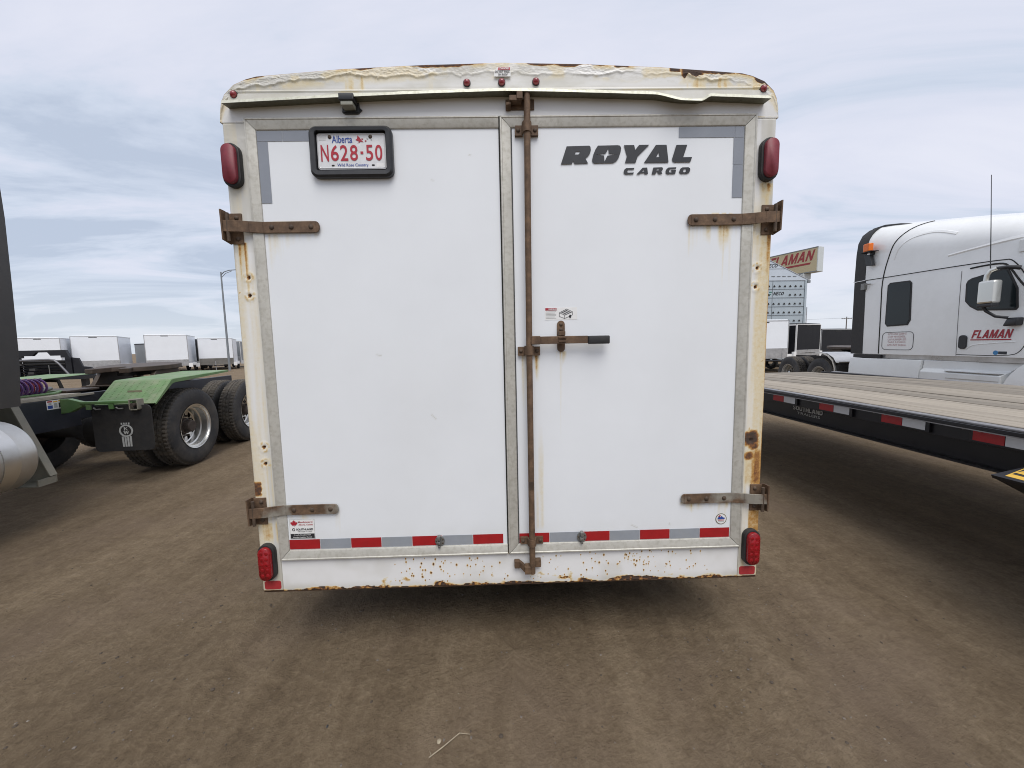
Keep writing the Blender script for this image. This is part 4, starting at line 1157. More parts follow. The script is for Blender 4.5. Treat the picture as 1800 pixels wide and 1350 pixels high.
def tail_lamp(cx, cz, lensmat, led, lab):
    o = MB().prism(oval(cx, cz, 0.080, 0.187), -0.026, 0.001, 'y').build('tail_lamp', M_RUBBER, TR, bevel=0.004)
    o['label'] = lab
    mb = MB()
    a = oval(cx, cz, 0.060, 0.166); b = oval(cx, cz, 0.056, 0.162); n = len(a)
    mb.add([(p[0], -0.024, p[1]) for p in a] + [(p[0], -0.040, p[1]) for p in a] + [(p[0], -0.043, p[1]) for p in b],
           [(i, (i + 1) % n, n + (i + 1) % n, n + i) for i in range(n)] + [(n + i, n + (i + 1) % n, 2 * n + (i + 1) % n, 2 * n + i) for i in range(n)] + [tuple(range(2 * n, 3 * n))])
    ln = mb.build('lens', lensmat, o, smooth=True, angle=60)
    if led:
        for i in range(5):
            for j in (-1, 1):
                MB().dome((cx + j * 0.0125, -0.0425, cz - 0.056 + i * 0.028), 0.0105, 0.002, seg=10, rings=3).build('led_bulb', M_LENS2, o, smooth=True)
    return o


tail_lamp(-1.2045, 2.368, M_LENS, False, 'faded upper tail lamp beside the grey tape and number plate')
tail_lamp(1.2045, 2.369, M_LENS, False, 'faded upper tail lamp beside the black lettering')
tail_lamp(-1.200, 0.518, M_LENS2, True, 'bright red lower tail lamp beside the maple leaf sticker')
tail_lamp(1.198, 0.522, M_LENS2, True, 'bright red lower tail lamp beside the round sticker')
for s in (-1, 1):
    MB().prism(rrect(*sorted((s * 1.152, s * 1.233)), 0.367, 0.411, 0.010, 4), -0.0016, -0.0004, 'y').build('reflector', M_REDREF, TR)
for mx_, mz_ in ((-1.179, 2.670), (-0.157, 2.711), (-0.003, 2.712), (0.149, 2.714), (1.174, 2.677)):
    o = MB().disc((mx_, -0.006, mz_), 0.0165, 'y', 18, 0.008).build('marker_lamp', M_RUBBER, TR, smooth=True)
    MB().dome((mx_, -0.006, mz_), 0.0145, 0.013, seg=16).build('lens', M_MARK, o, smooth=True)

# plate lamp under the drip rail
o = MB().box(-0.708, -0.634, -0.012, 0.0, 2.588, 2.628).prism([(-0.712, 2.592), (-0.700, 2.584), (-0.642, 2.584), (-0.622, 2.600), (-0.642, 2.618), (-0.700, 2.618)], -0.008, 0.0, 'y').build('plate_lamp', M_BLACK, TR, bevel=0.002)
MB().box(-0.704, -0.640, -0.062, -0.0125, 2.612, 2.640).build('lamp_hood', M_BLACK, o, bevel=0.004)
MB().box(-0.698, -0.646, -0.056, -0.0125, 2.594, 2.6115).build('lamp_lens', simple('cloudy_lamp_lens', (0.30, 0.30, 0.25), 0.3, var=0.1), o, bevel=0.003)

# drip rail, bent near its right end
M_ALU_UNDER = dirty_alu('shade_and_lichen_underside', (0.17, 0.165, 0.115), (0.07, 0.07, 0.045))  # shade painted dark into the rail's downward faces, along with lichen tint
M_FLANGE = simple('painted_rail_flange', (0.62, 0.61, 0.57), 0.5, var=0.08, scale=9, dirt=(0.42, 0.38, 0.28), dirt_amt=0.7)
nx = 260
mbd = MB()
xsd = np.linspace(-1.205, 1.180, nx)
rows = []
for x in xsd:
    dent = float(sstep(0.66, 0.79, x) * (1 - sstep(0.865, 0.915, x)))
    root = 2.656 - 0.040 * (abs(x) / 1.2) ** 1.35
    sag = 0.0012 * float(vnoise(x * 5, 0.3, 17) - 0.5)
    o_ = -0.050 - 0.010 * dent
    lo = root - 0.009 - 0.026 * dent + sag
    up = lo + 0.0125 - 0.003 * dent + 0.003 * float(vnoise(x * 23, 0.1, 18) - 0.5)
    rt = root - 0.010 * dent
    rows.append([(x, -0.0005, 2.6755 - 0.004 * abs(x)), (x, -0.0045, 2.6755 - 0.004 * abs(x)), (x, -0.006, rt + 0.004), (x, o_ + 0.005, lo + 0.005), (x, o_ + 0.003, up), (x, o_, up), (x, o_ - 0.002, lo), (x, -0.006, rt - 0.003), (x, -0.0005, rt - 0.003)])
m_ = len(rows[0])
mbd.add([p for r in rows for p in r], [(i * m_ + k, i * m_ + (k + 1) % m_, (i + 1) * m_ + (k + 1) % m_, (i + 1) * m_ + k) for i in range(nx - 1) for k in range(m_)] + [tuple(range(m_)), tuple(range((nx - 1) * m_, nx * m_))[::-1]])
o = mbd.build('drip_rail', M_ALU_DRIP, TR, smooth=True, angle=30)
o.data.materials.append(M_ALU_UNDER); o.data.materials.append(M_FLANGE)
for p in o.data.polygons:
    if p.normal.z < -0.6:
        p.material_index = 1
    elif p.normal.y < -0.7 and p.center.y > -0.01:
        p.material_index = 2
o['label'] = 'bent aluminium drip rail above the doors'

# door holdback catches
for cx_, cz_ in ((-0.357, 0.594), (0.349, 0.594)):
    o = MB().prism([(cx_ + 0.024 * math.cos(t), cz_ + 0.026 * math.sin(t)) for t in np.linspace(0, 2 * math.pi, 14)[:-1]], -0.006, 0.001, 'y').build('holdback_catch', M_ZINC, TR, bevel=0.0015)
    MB().box(cx_ - 0.010, cx_ + 0.006, -0.028, -0.0055, cz_ + 0.012, cz_ + 0.034).box(cx_ - 0.012, cx_ + 0.005, -0.024, -0.0055, cz_ - 0.012, cz_ + 0.006).box(cx_ - 0.007, cx_ + 0.004, -0.020, -0.0055, cz_ - 0.031, cz_ - 0.016).build('catch_body', M_ZINC, o, bevel=0.003)
    for q in ((0.015, 0.008), (0.015, -0.010), (-0.018, 0.002)):
        MB().dome((cx_ + q[0], -0.006, cz_ + q[1]), 0.0042, 0.003, seg=8).build('screw', M_BOLT, o, smooth=True)

# stickers
o = MB().box(-1.088, -0.970, 0.0015, 0.0024, 0.625, 0.722).build('sticker', M_INKWHITE, DL)
o['label'] = 'maple leaf maker sticker'
MB().box(-1.0895, -0.9685, 0.0018, 0.0027, 0.6235, 0.7235).build('sticker_border', M_PALEGREY, o)
F_ = rear(0.0012)
MB().box(-1.087, -0.971, 0.0008, 0.0013, 0.6265, 0.650).build('print', M_INKBLACK, o)
leaf = [(0, 10), (2, 6.3), (4.2, 7.2), (3.6, 3.2), (6.2, 5.4), (6.8, 3.9), (9.6, 4.2), (8.6, 1.6), (9.8, .8), (5.2, -2.9), (5.6, -4.6), (.6, -4.0), (.6, -7.5)]
leaf = leaf + [(-a, b) for a, b in leaf[::-1] if a > 0]
shape([[(-1.067 + a * 0.0018, 0.702 + b * 0.0019) for a, b in leaf]], F_, M_INKRED, o, 'print')
text('Manufactured in', (-1.048, -0.976, 0.706, 0.7145), F_, M_INKRED, o, 'print', shear=0.3, bold=0.01)
text('Alberta, Canada', (-1.046, -0.976, 0.692, 0.7005), F_, M_INKRED, o, 'print', shear=0.3, bold=0.01)
text('SOUTHLAND', (-1.058, -0.976, 0.668, 0.678), F_, M_INKBLACK, o, 'print', bold=0.03)
text('TRAILER CORP', (-1.052, -0.982, 0.659, 0.6645), F_, M_INKBLACK, o, 'print')
MB().lathe([(0, 0.0075), (-0.0005, 0.0075), (-0.0005, 0.0045), (0, 0.0045)], 16, 'y', (-1.071, 0.0012, 0.672)).build('print', M_INKBLACK, o)
F2 = rear(0.0006)
text('Proudly Canadian Built', (-1.070, -0.988, 0.6405, 0.6475), F2, M_INKWHITE, o, 'print', bold=0.015)
text('Proudly Canadian Owned', (-1.074, -0.984, 0.629, 0.636), F2, M_INKWHITE, o, 'print', bold=0.015)
o = MB().box(0.178, 0.331, 0.0018, 0.0026, 1.667, 1.7245).build('sticker', M_INKWHITE, DR)
o['label'] = 'warning sticker with a small trailer drawing'
F_ = rear(0.0016)
MB().box(0.180, 0.233, 0.0012, 0.0017, 1.711, 1.7225).build('print', simple('warning_red', (0.36, 0.02, 0.04), 0.4), o)
text('WARNING', (0.194, 0.231, 1.7135, 1.7205), rear(0.0011), M_INKWHITE, o, 'print', bold=0.02)
for i in range(6):
    MB().box(0.182, 0.231 - (0.006 if i % 3 == 1 else 0), 0.0011, 0.0017, 1.7045 - i * 0.0060, 1.7065 - i * 0.0060).build('print', M_PALEGREY, o)
def ln(pts, w=0.0009):
    for a, b in zip(pts[:-1], pts[1:]):
        d = Vector((b[0] - a[0], b[1] - a[1])); nn = Vector((-d.y, d.x)).normalized() * w
        shape([[(a[0] + nn.x, a[1] + nn.y), (b[0] + nn.x, b[1] + nn.y), (b[0] - nn.x, b[1] - nn.y), (a[0] - nn.x, a[1] - nn.y)]], F_, M_INKBLACK, o, 'print')
ln([(0.246, 1.700), (0.272, 1.689), (0.308, 1.704), (0.281, 1.717), (0.246, 1.700), (0.246, 1.683), (0.271, 1.673), (0.271, 1.689)])
ln([(0.271, 1.673), (0.308, 1.689), (0.308, 1.704)]); ln([(0.255, 1.704), (0.280, 1.693)], 0.0015); ln([(0.264, 1.709), (0.290, 1.697)], 0.0015); ln([(0.273, 1.713), (0.299, 1.701)], 0.0015)
shape([[(0.297 + 0.0055 * math.cos(t), 1.6825 + 0.008 * math.sin(t)) for t in np.linspace(0, 6.0, 12)]], F_, M_INKBLACK, o, 'print')
o = MB().prism([(1.052 + 0.0285 * math.cos(t), 0.664 + 0.0285 * math.sin(t)) for t in np.linspace(0, 2 * math.pi, 25)[:-1]], 0.0018, 0.0026, 'y').build('sticker', simple('sticker_olive', (0.17, 0.155, 0.10), 0.4), DR)
o['label'] = 'round member sticker'
MB().prism([(1.052 + 0.0245 * math.cos(t), 0.664 + 0.0245 * math.sin(t)) for t in np.linspace(0, 2 * math.pi, 25)[:-1]], 0.0012, 0.0018, 'y').build('print', M_INKWHITE, o)
F_ = rear(0.0010)
shape([[(1.033, 0.668), (1.040, 0.679), (1.047, 0.673), (1.053, 0.681), (1.060, 0.673), (1.071, 0.670), (1.068, 0.664), (1.034, 0.663)]], F_, M_INKBLUE, o, 'print')
shape([[(1.035, 0.676), (1.042, 0.684), (1.051, 0.683), (1.044, 0.676)]], F_, M_INKRED, o, 'print')
MB().box(1.036, 1.068, 0.0006, 0.0012, 0.656, 0.660).build('print', M_INKRED, o)
MB().box(1.038, 1.066, 0.0006, 0.0012, 0.6485, 0.652).build('print', M_PALEGREY, o)
# roof warning label
o = MB().prism([(-0.036, 2.733), (0.037, 2.733), (0.037, 2.771), (-0.022, 2.771), (-0.034, 2.752)], -0.0095, -0.0085, 'y').build('sticker', M_INKWHITE, TR)
o['label'] = 'roof walking warning label'
F_ = rear(-0.0097)
shape([[(-0.019, 2.7585), (0.035, 2.7585), (0.035, 2.769), (-0.016, 2.769)]], F_, simple('warning_pink', (0.42, 0.07, 0.09), 0.5), o, 'print')
text('DANGER', (-0.010, 0.030, 2.7605, 2.7675), rear(-0.0108), M_INKWHITE, o, 'print', bold=0.02)
text('DO NOT WALK', (-0.032, 0.034, 2.7475, 2.7560), F_, M_INKBLACK, o, 'print', bold=0.03)
text('ON ROOF', (-0.018, 0.024, 2.7360, 2.7445), F_, M_INKBLACK, o, 'print', bold=0.03)


# axles and wheels under the trailer
def tyre_profile(w, r, rim):
    """(along, radius): outer face is at along=0, tyre runs to -w"""
    return [(-0.012, rim), (-0.004, rim + 0.025), (0.0, (r + rim) * 0.5), (-0.006, r - 0.055), (-0.022, r - 0.020), (-0.034, r - 0.004), (-0.05, r), (-w + 0.05, r), (-w + 0.034, r - 0.004), (-w + 0.022, r - 0.020), (-w + 0.006, r - 0.055), (-w, (r + rim) * 0.5), (-w + 0.012, rim)]


MB().box(-1.10, 1.10, 3.05, 3.12, 0.31, 0.36).box(-1.10, 1.10, 3.87, 3.94, 0.31, 0.36).build('axle', M_UNDER, TR)
w0 = None
for s in (-1, 1):
    for y in (3.085, 3.905):
        if w0 is None:
            w0 = MB().lathe([(a, r) for a, r in tyre_profile(0.21, 0.345, 0.2)], 36, 'x').build('wheel', M_TYRE, TR, smooth=True)
            rim0 = MB().lathe([(-0.012, 0.2), (-0.03, 0.185), (-0.05, 0.17), (-0.045, 0.08), (-0.02, 0.07), (-0.02, 0.001)], 36, 'x').build('rim', M_TRWHITE, w0, smooth=True)
            w0.location = (s * 1.12, y, 0.345); w0.rotation_euler = (0, 0, math.pi if s < 0 else 0)
        else:
            copy_tree(w0, TR, (s * 1.12, y, 0.345), (0, 0, math.pi if s < 0 else 0))


# ------------------------------------------------------------------ heavy truck wheels (shared by both tractors)
def heavy_wheel(parent, loc, rz, outer_dish=True, tag_name='wheel', rimmat=None):
    """origin at the outer sidewall plane's axle centre; +x points outward. tyre 1.06 m across"""
    r, rim, w = 0.532, 0.292, 0.27
    seg = 180
    prof = [(-0.03, rim), (-0.012, rim + 0.02), (-0.004, rim + 0.075), (0.0, 0.41), (-0.004, 0.455), (-0.012, 0.492), (-0.026, 0.512), (-0.034, 0.520), (-0.036, 0.530), (-0.075, r), (-0.085, r - 0.014), (-0.092, r - 0.014), (-0.10, r), (-0.128, r), (-0.132, r - 0.014), (-0.138, r - 0.014), (-0.142, r), (-0.17, r), (-0.178, r - 0.014), (-0.185, r - 0.014), (-0.195, r), (-0.234, 0.530), (-0.236, 0.520), (-0.258, 0.492), (-0.27, 0.41), (-0.24, rim)]
    tr0, tr1 = 6, 22

    def mod(j, k, q):
        if tr0 <= j <= 9 or 20 <= j <= tr1:
            return q - (0.012 if k % 3 == 0 else 0)
        if 12 <= j <= 17 and (k + (1 if j > 14 else 0)) % 4 == 0:
            return q - 0.008
        return q
    t = MB().lathe(prof, seg, 'x', mod=mod).build(tag_name, M_TYRE, parent, smooth=True, angle=28)
    t.data.materials.append(M_TREAD)
    n_side = 5 * seg
    for i, p in enumerate(t.data.polygons):
        c = p.center
        if math.hypot(c.y, c.z) > 0.505:
            p.material_index = 1
    t.location = loc; t.rotation_euler = (0, 0, rz)
    if outer_dish:
        hub_x = -0.185
        rp = [(-0.012, 0.300), (-0.006, 0.306), (-0.010, 0.292), (-0.030, 0.286), (-0.035, 0.268), (-0.105, 0.262), (-0.115, 0.246), (hub_x + 0.01, 0.236), (hub_x, 0.222), (hub_x + 0.012, 0.150), (hub_x + 0.012, 0.105)]
        # ten hand holes between the rings
        rm = MB().lathe(rp, 80, 'x', skip=lambda j, k: j == 8 and (k % 8) in (0, 1, 2, 3))
        rm.build('rim', rimmat or M_CHROME, t, smooth=True, angle=35)
        hb = MB().lathe([(hub_x + 0.010, 0.125), (hub_x + 0.016, 0.112), (hub_x + 0.05, 0.104), (hub_x + 0.055, 0.085), (hub_x + 0.12, 0.080), (hub_x + 0.13, 0.068), (hub_x + 0.13, 0.001)], 32, 'x')
        hb.build('hub', M_HUB, t, smooth=True, angle=35)
        ns = MB()
        for k in range(10):
            a = 2 * math.pi * k / 10
            ns.tube([(hub_x + 0.008, 0.143 * math.cos(a), 0.143 * math.sin(a)), (hub_x + 0.045, 0.143 * math.cos(a), 0.143 * math.sin(a))], 0.014, 6)
        ns.build('wheel_nuts', M_HUB, t)
        MB().lathe([(-0.26, 0.29), (-0.262, 0.16), (-0.23, 0.15), (-0.23, 0.001)], 32, 'x').build('brake_drum', M_UNDER, t, smooth=True)
    else:
        MB().lathe([(-0.03, 0.292), (-0.06, 0.26), (-0.10, 0.20), (-0.10, 0.001)], 32, 'x').build('rim', M_HUB, t, smooth=True)
    return t


# ------------------------------------------------------------------ green tractor unit on the left
LT_R = R(5.7)
LT = empty('semi_truck', (-4.286, 3.329, 0), LT_R, 'green tractor unit with bare frame, fifth wheel and flared quarter fenders', 'truck')
# local axes: +x outward (towards the white trailer), +y to the rear, z up; wheel centre of the first axle at y=0.22
W1 = heavy_wheel(LT, (0.0, 0.22, 0.531), 0)
wi = heavy_wheel(LT, (-0.33, 0.22, 0.531), 0, outer_dish=False)
for y, x, src, rz in ((1.62, 0.0, W1, 0), (1.62, -0.33, wi, 0), (0.22, -2.44, W1, math.pi), (0.22, -2.11, wi, math.pi), (1.62, -2.44, W1, math.pi), (1.62, -2.11, wi, math.pi)):
    copy_tree(src, LT, (x, y, 0.531), (0.35 * y, 0, rz) if rz == 0 else (0, 0, rz))
for y in (0.22, 1.62):
    MB().tube([(-2.1, y, 0.53), (-1.5, y, 0.53), (-1.22, y, 0.53), (-0.95, y, 0.53), (-0.35, y, 0.53)], [0.07, 0.09, 0.23, 0.09, 0.07], 14).build('drive_axle', M_UNDER, LT, smooth=True)
# chassis rails (C sections) and cross members
for x in (-0.80, -1.645):
    s = 1 if x > -1.2 else -1
    MB().prism([(x, 0.79), (x, 1.085), (x - 0.075 * s, 1.085), (x - 0.075 * s, 1.075), (x - 0.008 * s, 1.075), (x - 0.008 * s, 0.80), (x - 0.075 * s, 0.80), (x - 0.075 * s, 0.79)], -4.4, 2.55, 'y').build('chassis_rail', M_NAVY, LT, bevel=0.002)
for y in (-3.6, -2.4, -1.1, 0.9, 2.4):
    MB().box(-1.63, -0.815, y - 0.05, y + 0.05, 0.84, 1.05).build('cross_member', M_UNDER, LT)
# battery or tool box side under the rail: the dark flat panel that carries the sticker
MB().box(-0.86, -0.775, -1.40, -0.50, 0.72, 1.06).build('side_panel', M_NAVY, LT, bevel=0.006)
st_ = MB().box(-0.7735, -0.7715, -0.86, -0.655, 0.955, 1.055).build('warning_sticker', M_INKWHITE, LT)
FS = ((-0.7712, 0, 0), (0, 1, 0), (0, 0, 1), (1, 0, 0))
for y0, y1, z0, z1, m in ((-0.85, -0.80, 1.035, 1.05, M_INKRED), (-0.85, -0.80, 0.965, 1.0, M_INKBLUE), (-0.79, -0.745, 1.03, 1.045, M_YELLOW), (-0.785, -0.75, 0.97, 1.02, M_PALEGREY), (-0.735, -0.67, 1.035, 1.05, M_YELLOW), (-0.735, -0.67, 0.965, 1.02, M_NAVY), (-0.84, -0.81, 1.005, 1.028, M_PALEGREY)):
    MB().box(-0.7714, -0.7708, y0, y1, z0, z1).build('print', m, st_)
# beige deck plate over the frame, air lines
MB().box(-1.66, -0.79, -1.95, -0.45, 1.088, 1.098).build('deck_plate', M_DECKPLATE, LT, bevel=0.002)
rb = MB()
for i in range(16):
    for j in range(6):
        rb.box(-1.62 + j * 0.14, -1.55 + j * 0.14, -1.9 + i * 0.09, -1.885 + i * 0.09, 1.098, 1.101)
q = rb.build('deck_treads', M_DECKPLATE, LT); q['kind'] = 'stuff'
MB().box(-0.7948, -0.7765, -1.95, -0.30, 1.062, 1.0875).build('deck_edge', M_DECKPLATE, LT, bevel=0.002)
MB().box(-1.50, -0.95, -0.44, -0.02, 1.10, 1.125).build('hose_tray', M_BROWNGREASE, LT, bevel=0.004)


def coil(cx, y0, y1, z, r, turns, mat, x1=0.0):
    pts = []
    for i in range(turns * 14 + 1):
        t = 2 * math.pi * i / 14
        pts.append((cx + r * math.sin(t) + x1 * i / (turns * 14), y0 + (y1 - y0) * i / (turns * 14), z + r * math.cos(t)))
    return MB().tube(pts, 0.011, 6).build('air_hose', mat, LT, smooth=True)


coil(-1.02, -1.25, -0.62, 1.20, 0.082, 13, M_PURPLE); coil(-1.10, -1.25, -0.60, 1.20, 0.080, 11, M_REDHOSE); coil(-1.20, -1.22, -0.58, 1.20, 0.078, 10, M_BLUEHOSE)
MB().tube([(-1.1, -1.3, 1.12), (-0.98, -0.9, 1.108), (-0.94, -0.6, 1.112), (-1.02, -0.42, 1.118), (-1.16, -0.45, 1.116)], 0.014, 8).build('air_hose', M_GREEN, LT, smooth=True)
MB().tube([(-1.08, -0.72, 1.13), (-1.05, -0.60, 1.15), (-1.10, -0.45, 1.16)], [0.016, 0.030, 0.022], 10).build('hose_coupling', M_ZINC, LT, smooth=True)
MB().tube([(-1.26, -0.68, 1.14), (-1.22, -0.58, 1.17), (-1.26, -0.45, 1.16)], [0.016, 0.026, 0.020], 10).build('hose_coupling', M_ZINC, LT, smooth=True)

# quarter fenders: sloped apron and flat top with rolled lips; the same on the far side


def fender(mirror):
    s = -1 if mirror else 1
    def X(x): return x if not mirror else -2.44 - x
    th = 0.006
    top_f, top_r, bot = (-0.20, 1.215), (0.98, 1.262), (-0.50, 0.955)
    xi, xo = X(-0.62), X(0.02)
    f = MB()
    # path in (y,z), swept across x
    path = [(-0.515, 0.90), bot, (-0.497, 0.962)] + [(-0.215, 1.205), (-0.195, 1.218), (-0.165, 1.2215)] + [top_r, (1.0, 1.25)]
    path = [bot, (-0.225, 1.198), (-0.207, 1.212), (-0.175, 1.2195), top_r]
    vs = []
    for y, z in path:
        vs += [(xi, y, z), (xo, y, z)]
    m = len(path)
    lo = [(a, b, c - th) for a, b, c in vs]
    fs = [(2 * i, 2 * i + 1, 2 * i + 3, 2 * i + 2) for i in range(m - 1)]
    f.add(vs + lo, fs + [tuple(j + 2 * m for j in q[::-1]) for q in fs] + [(0, 1, 2 * m + 1, 2 * m), (2 * m - 2, 2 * m - 1, 4 * m - 1, 4 * m - 2)] + [(2 * i, 2 * i + 2, 2 * m + 2 * i + 2, 2 * m + 2 * i) for i in range(m - 1)] + [(2 * i + 1, 2 * i + 3, 2 * m + 2 * i + 3, 2 * m + 2 * i + 1) for i in range(m - 1)])
    o = f.build('fender', M_GREENTOP, LT, smooth=True, angle=25)
    # outer lip
    lip = MB()
    lv = []
    d0 = 0.055
    for (y, z), e in zip(path, (0.02, 0.045, 0.05, 0.05, 0.028)):
        lv += [(xo + s * 0.0005, y, z + 0.002), (xo + s * 0.014, y, z - 0.004), (xo + s * 0.014, y + e * 0.3, z - e), (xo + s * 0.004, y + e * 0.3, z - e)]
    lip.add(lv, [(4 * i + a, 4 * i + (a + 1) % 4, 4 * i + 4 + (a + 1) % 4, 4 * i + 4 + a) for i in range(m - 1) for a in range(4)] + [(0, 1, 2, 3), (4 * m - 4, 4 * m - 3, 4 * m - 2, 4 * m - 1)])
    lip.build('fender_lip', M_GREEN, o, smooth=True, angle=30)
    # pointed rear toe and mounting arm
    MB().tube([(X(-0.65), 0.45, 1.02), (X(-0.60), 0.45, 1.19), (X(-0.3), 0.45, 1.21)], 0.022, 8).build('fender_arm', M_UNDER, o, smooth=True)
    MB().tube([(X(-0.80), -0.15, 1.04), (X(-0.60), -0.15, 1.17), (X(-0.3), -0.15, 1.195)], 0.022, 8).build('fender_arm', M_UNDER, o, smooth=True)
    # tread pattern bars of the non-slip top
    tp = MB()
    for i in range(14):
        for j in range(9):
            t = (i + 0.5) / 14
            y = -0.485 + 0.26 * t; z = 0.955 + (1.198 - 0.955) * ((y + 0.50) / 0.275)
            x = xi + (xo - xi) * (j + 0.5) / 9; a = 0.012 if (i + j) % 2 else -0.012
            tp.box(x - 0.008, x + 0.008, y - 0.002, y + 0.002, z - 0.002, z + 0.0014)
    q = tp.build('tread_bars', M_GREENTOP, o); q['kind'] = 'stuff'
    return o


fa = fender(False)
MB().box(-0.36, -0.20, -0.366, -0.3655, 1.078, 1.10).build('faded_mark', simple('worn_pink_print', (0.30, 0.27, 0.18), 0.6), fa)
fender(True)
# hanger bar and mud flap ahead of the wheel
MB().box(-0.575, -0.045, -0.725, -0.665, 0.985, 1.018).build('flap_hanger', M_GREEN, LT, bevel=0.006)
MB().prism([(-0.774, 1.055), (-0.69, 1.055), (-0.56, 1.015), (-0.56, 0.965), (-0.69, 0.90), (-0.774, 0.89)], -0.72, -0.66, 'y').build('hanger_bracket', M_GREEN, LT, bevel=0.004)
hk = MB()
hk.box(-0.072, -0.060, -0.74, -0.65, 0.915, 1.030).box(0.010, 0.022, -0.74, -0.65, 0.915, 1.030).box(-0.0595, 0.0095, -0.74, -0.65, 1.018, 1.030).box(-0.0595, 0.0095, -0.74, -0.65, 0.905, 0.917)
hk.build('hanger_socket', M_BRACKET, LT, bevel=0.003)
MB().tube([(-0.025, -0.76, 0.965), (-0.025, -0.68, 0.965)], 0.022, 10).build('socket_bolt', M_HUB, LT, smooth=True)
for x in (-0.50, -0.27):
    MB().box(x - 0.022, x + 0.022, -0.722, -0.700, 0.925, 0.984).build('flap_clip', M_GREEN, LT, bevel=0.002)
    MB().tube([(x + 0.05, -0.715, 0.945), (x + 0.07, -0.715, 0.925), (x + 0.12, -0.715, 0.928)], 0.008, 6).build('flap_hook', M_ZINC, LT, smooth=True)
fl = rrect(-0.50, 0.115, 0.43, 0.96, 0.05, 4)
FL = MB().prism([(p[0], p[1]) for p in fl], -0.690, -0.678, 'y').build('mud_flap', M_RUBBER, LT, bevel=0.002)
FF = ((0, -0.6905, 0), (1, 0, 0), (0, 0, 1), (0, -1, 0))
lx, lz = -0.165, 0.665
MB().lathe([(0, 0.072), (-0.004, 0.072), (-0.004, 0.055), (0, 0.055)], 28, 'y', (lx, -0.6905, lz)).build('emblem', M_PALEGREY, FL)
block_word('K', (lx - 0.019, lx + 0.021, lz + 0.004, lz + 0.042), FF, M_PALEGREY, FL, slant=0, relief=0.003)
block_word('W', (lx - 0.027, lx + 0.029, lz - 0.040, lz - 0.003), FF, M_PALEGREY, FL, slant=0, relief=0.003)
for i in range(4):
    MB().hexa([(lx - 0.048 + i * 0.026, -0.6945, lz - 0.185), (lx - 0.030 + i * 0.026, -0.6945, lz - 0.185), (lx - 0.030 + i * 0.026, -0.6905, lz - 0.185), (lx - 0.048 + i * 0.026, -0.6905, lz - 0.185)],
              [(lx - 0.051 + i * 0.0275, -0.6945, lz - 0.066 - 0.008 * (1 if i in (1, 2) else 0)), (lx - 0.032 + i * 0.0275, -0.6945, lz - 0.066 - 0.008 * (1 if i in (1, 2) else 0)), (lx - 0.032 + i * 0.0275, -0.6905, lz - 0.066 - 0.008 * (1 if i in (1, 2) else 0)), (lx - 0.051 + i * 0.0275, -0.6905, lz - 0.066 - 0.008 * (1 if i in (1, 2) else 0))]).build('emblem', M_PALEGREY, FL)
for i in range(4):
    MB().box(lx - 0.046 + i * 0.025, lx - 0.032 + i * 0.025, -0.6945, -0.6905, lz + 0.076 - 0.003 * abs(i - 1.5), lz + 0.094).build('emblem', M_PALEGREY, FL)

# fifth wheel
FW = MB()
ou = [(-1.22 + 0.47 * math.cos(t), 1.00 + 0.50 * math.sin(t)) for t in np.linspace(R(-62), R(242), 36)]
ou = ou + [(-1.50, 0.42), (-1.38, 0.40), (-1.33, 0.62), (-1.22, 0.72), (-1.11, 0.62), (-1.06, 0.40), (-0.94, 0.42)]
ou = [(a, (b - 1.0) * 1.0 + 1.02) for a, b in ou]
vs_ = [(p[0], p[1], 1.305 + 0.05 * (p[1] - 1.0)) for p in ou] + [(p[0], p[1], 1.372 + 0.05 * (p[1] - 1.0)) for p in ou]
n_ = len(ou)
fw = FW.add(vs_, [tuple(range(n_ - 1, -1, -1)), tuple(range(n_, 2 * n_))] + [(i, (i + 1) % n_, n_ + (i + 1) % n_, n_ + i) for i in range(n_)]).build('fifth_wheel', M_BROWNGREASE, LT, bevel=0.008)
sp = MB()
for s in (-1, 1):
    sp.prism([(0.62, 1.10), (1.40, 1.10), (1.20, 1.305), (0.78, 1.305)], -1.22 + s * 0.36 - 0.03, -1.22 + s * 0.36 + 0.03, 'x')
sp.box(-1.66, -0.79, 0.55, 1.45, 1.088, 1.102)
sp.build('mounting_saddle', M_BROWNGREASE, fw, bevel=0.006)
MB().box(-1.35, -1.09, 0.75, 1.3, 1.22, 1.300).build('jaw_block', M_UNDER, fw, bevel=0.01)
MB().tube([(-1.25, 0.9, 1.20), (-0.95, 0.92, 1.19), (-0.72, 0.95, 1.185)], 0.012, 8).build('release_handle', M_RUST, fw, smooth=True)

# fuel tank, straps, step bracket
tk = MB().lathe([(0, 0.001), (0.006, 0.22), (0.018, 0.285), (0.03, 0.306), (0.045, 0.31), (1.35, 0.31), (1.362, 0.306), (1.38, 0.285), (1.39, 0.22), (1.395, 0.001)], 64, 'y', (-0.32, -3.135, 0.685)).build('fuel_tank', M_TANK, LT, smooth=True, angle=50)
for y in (-1.975, -2.835):
    MB().lathe([(-0.06, 0.311), (-0.06, 0.317), (0.06, 0.317), (0.06, 0.311)], 64, 'y', (-0.32, y, 0.685)).build('tank_strap', M_CHROME, tk, smooth=True, angle=30)
bk = MB()
bk.prism([(-0.66, 1.09), (-0.36, 1.09), (-0.12, 0.43), (-0.12, 0.37), (-0.66, 0.37)], -1.545, -1.535, 'y')
bk.box(-0.66, -0.12, -1.70, -1.5455, 0.362, 0.374)
bk.hexa([(-0.365, -1.60, 1.092), (-0.353, -1.60, 1.092), (-0.113, -1.60, 0.432), (-0.125, -1.60, 0.432)], [(-0.365, -1.5345, 1.092), (-0.353, -1.5345, 1.092), (-0.113, -1.5345, 0.432), (-0.125, -1.5345, 0.432)])
bk.box(-0.132, -0.120, -1.70, -1.5455, 0.3745, 0.425)
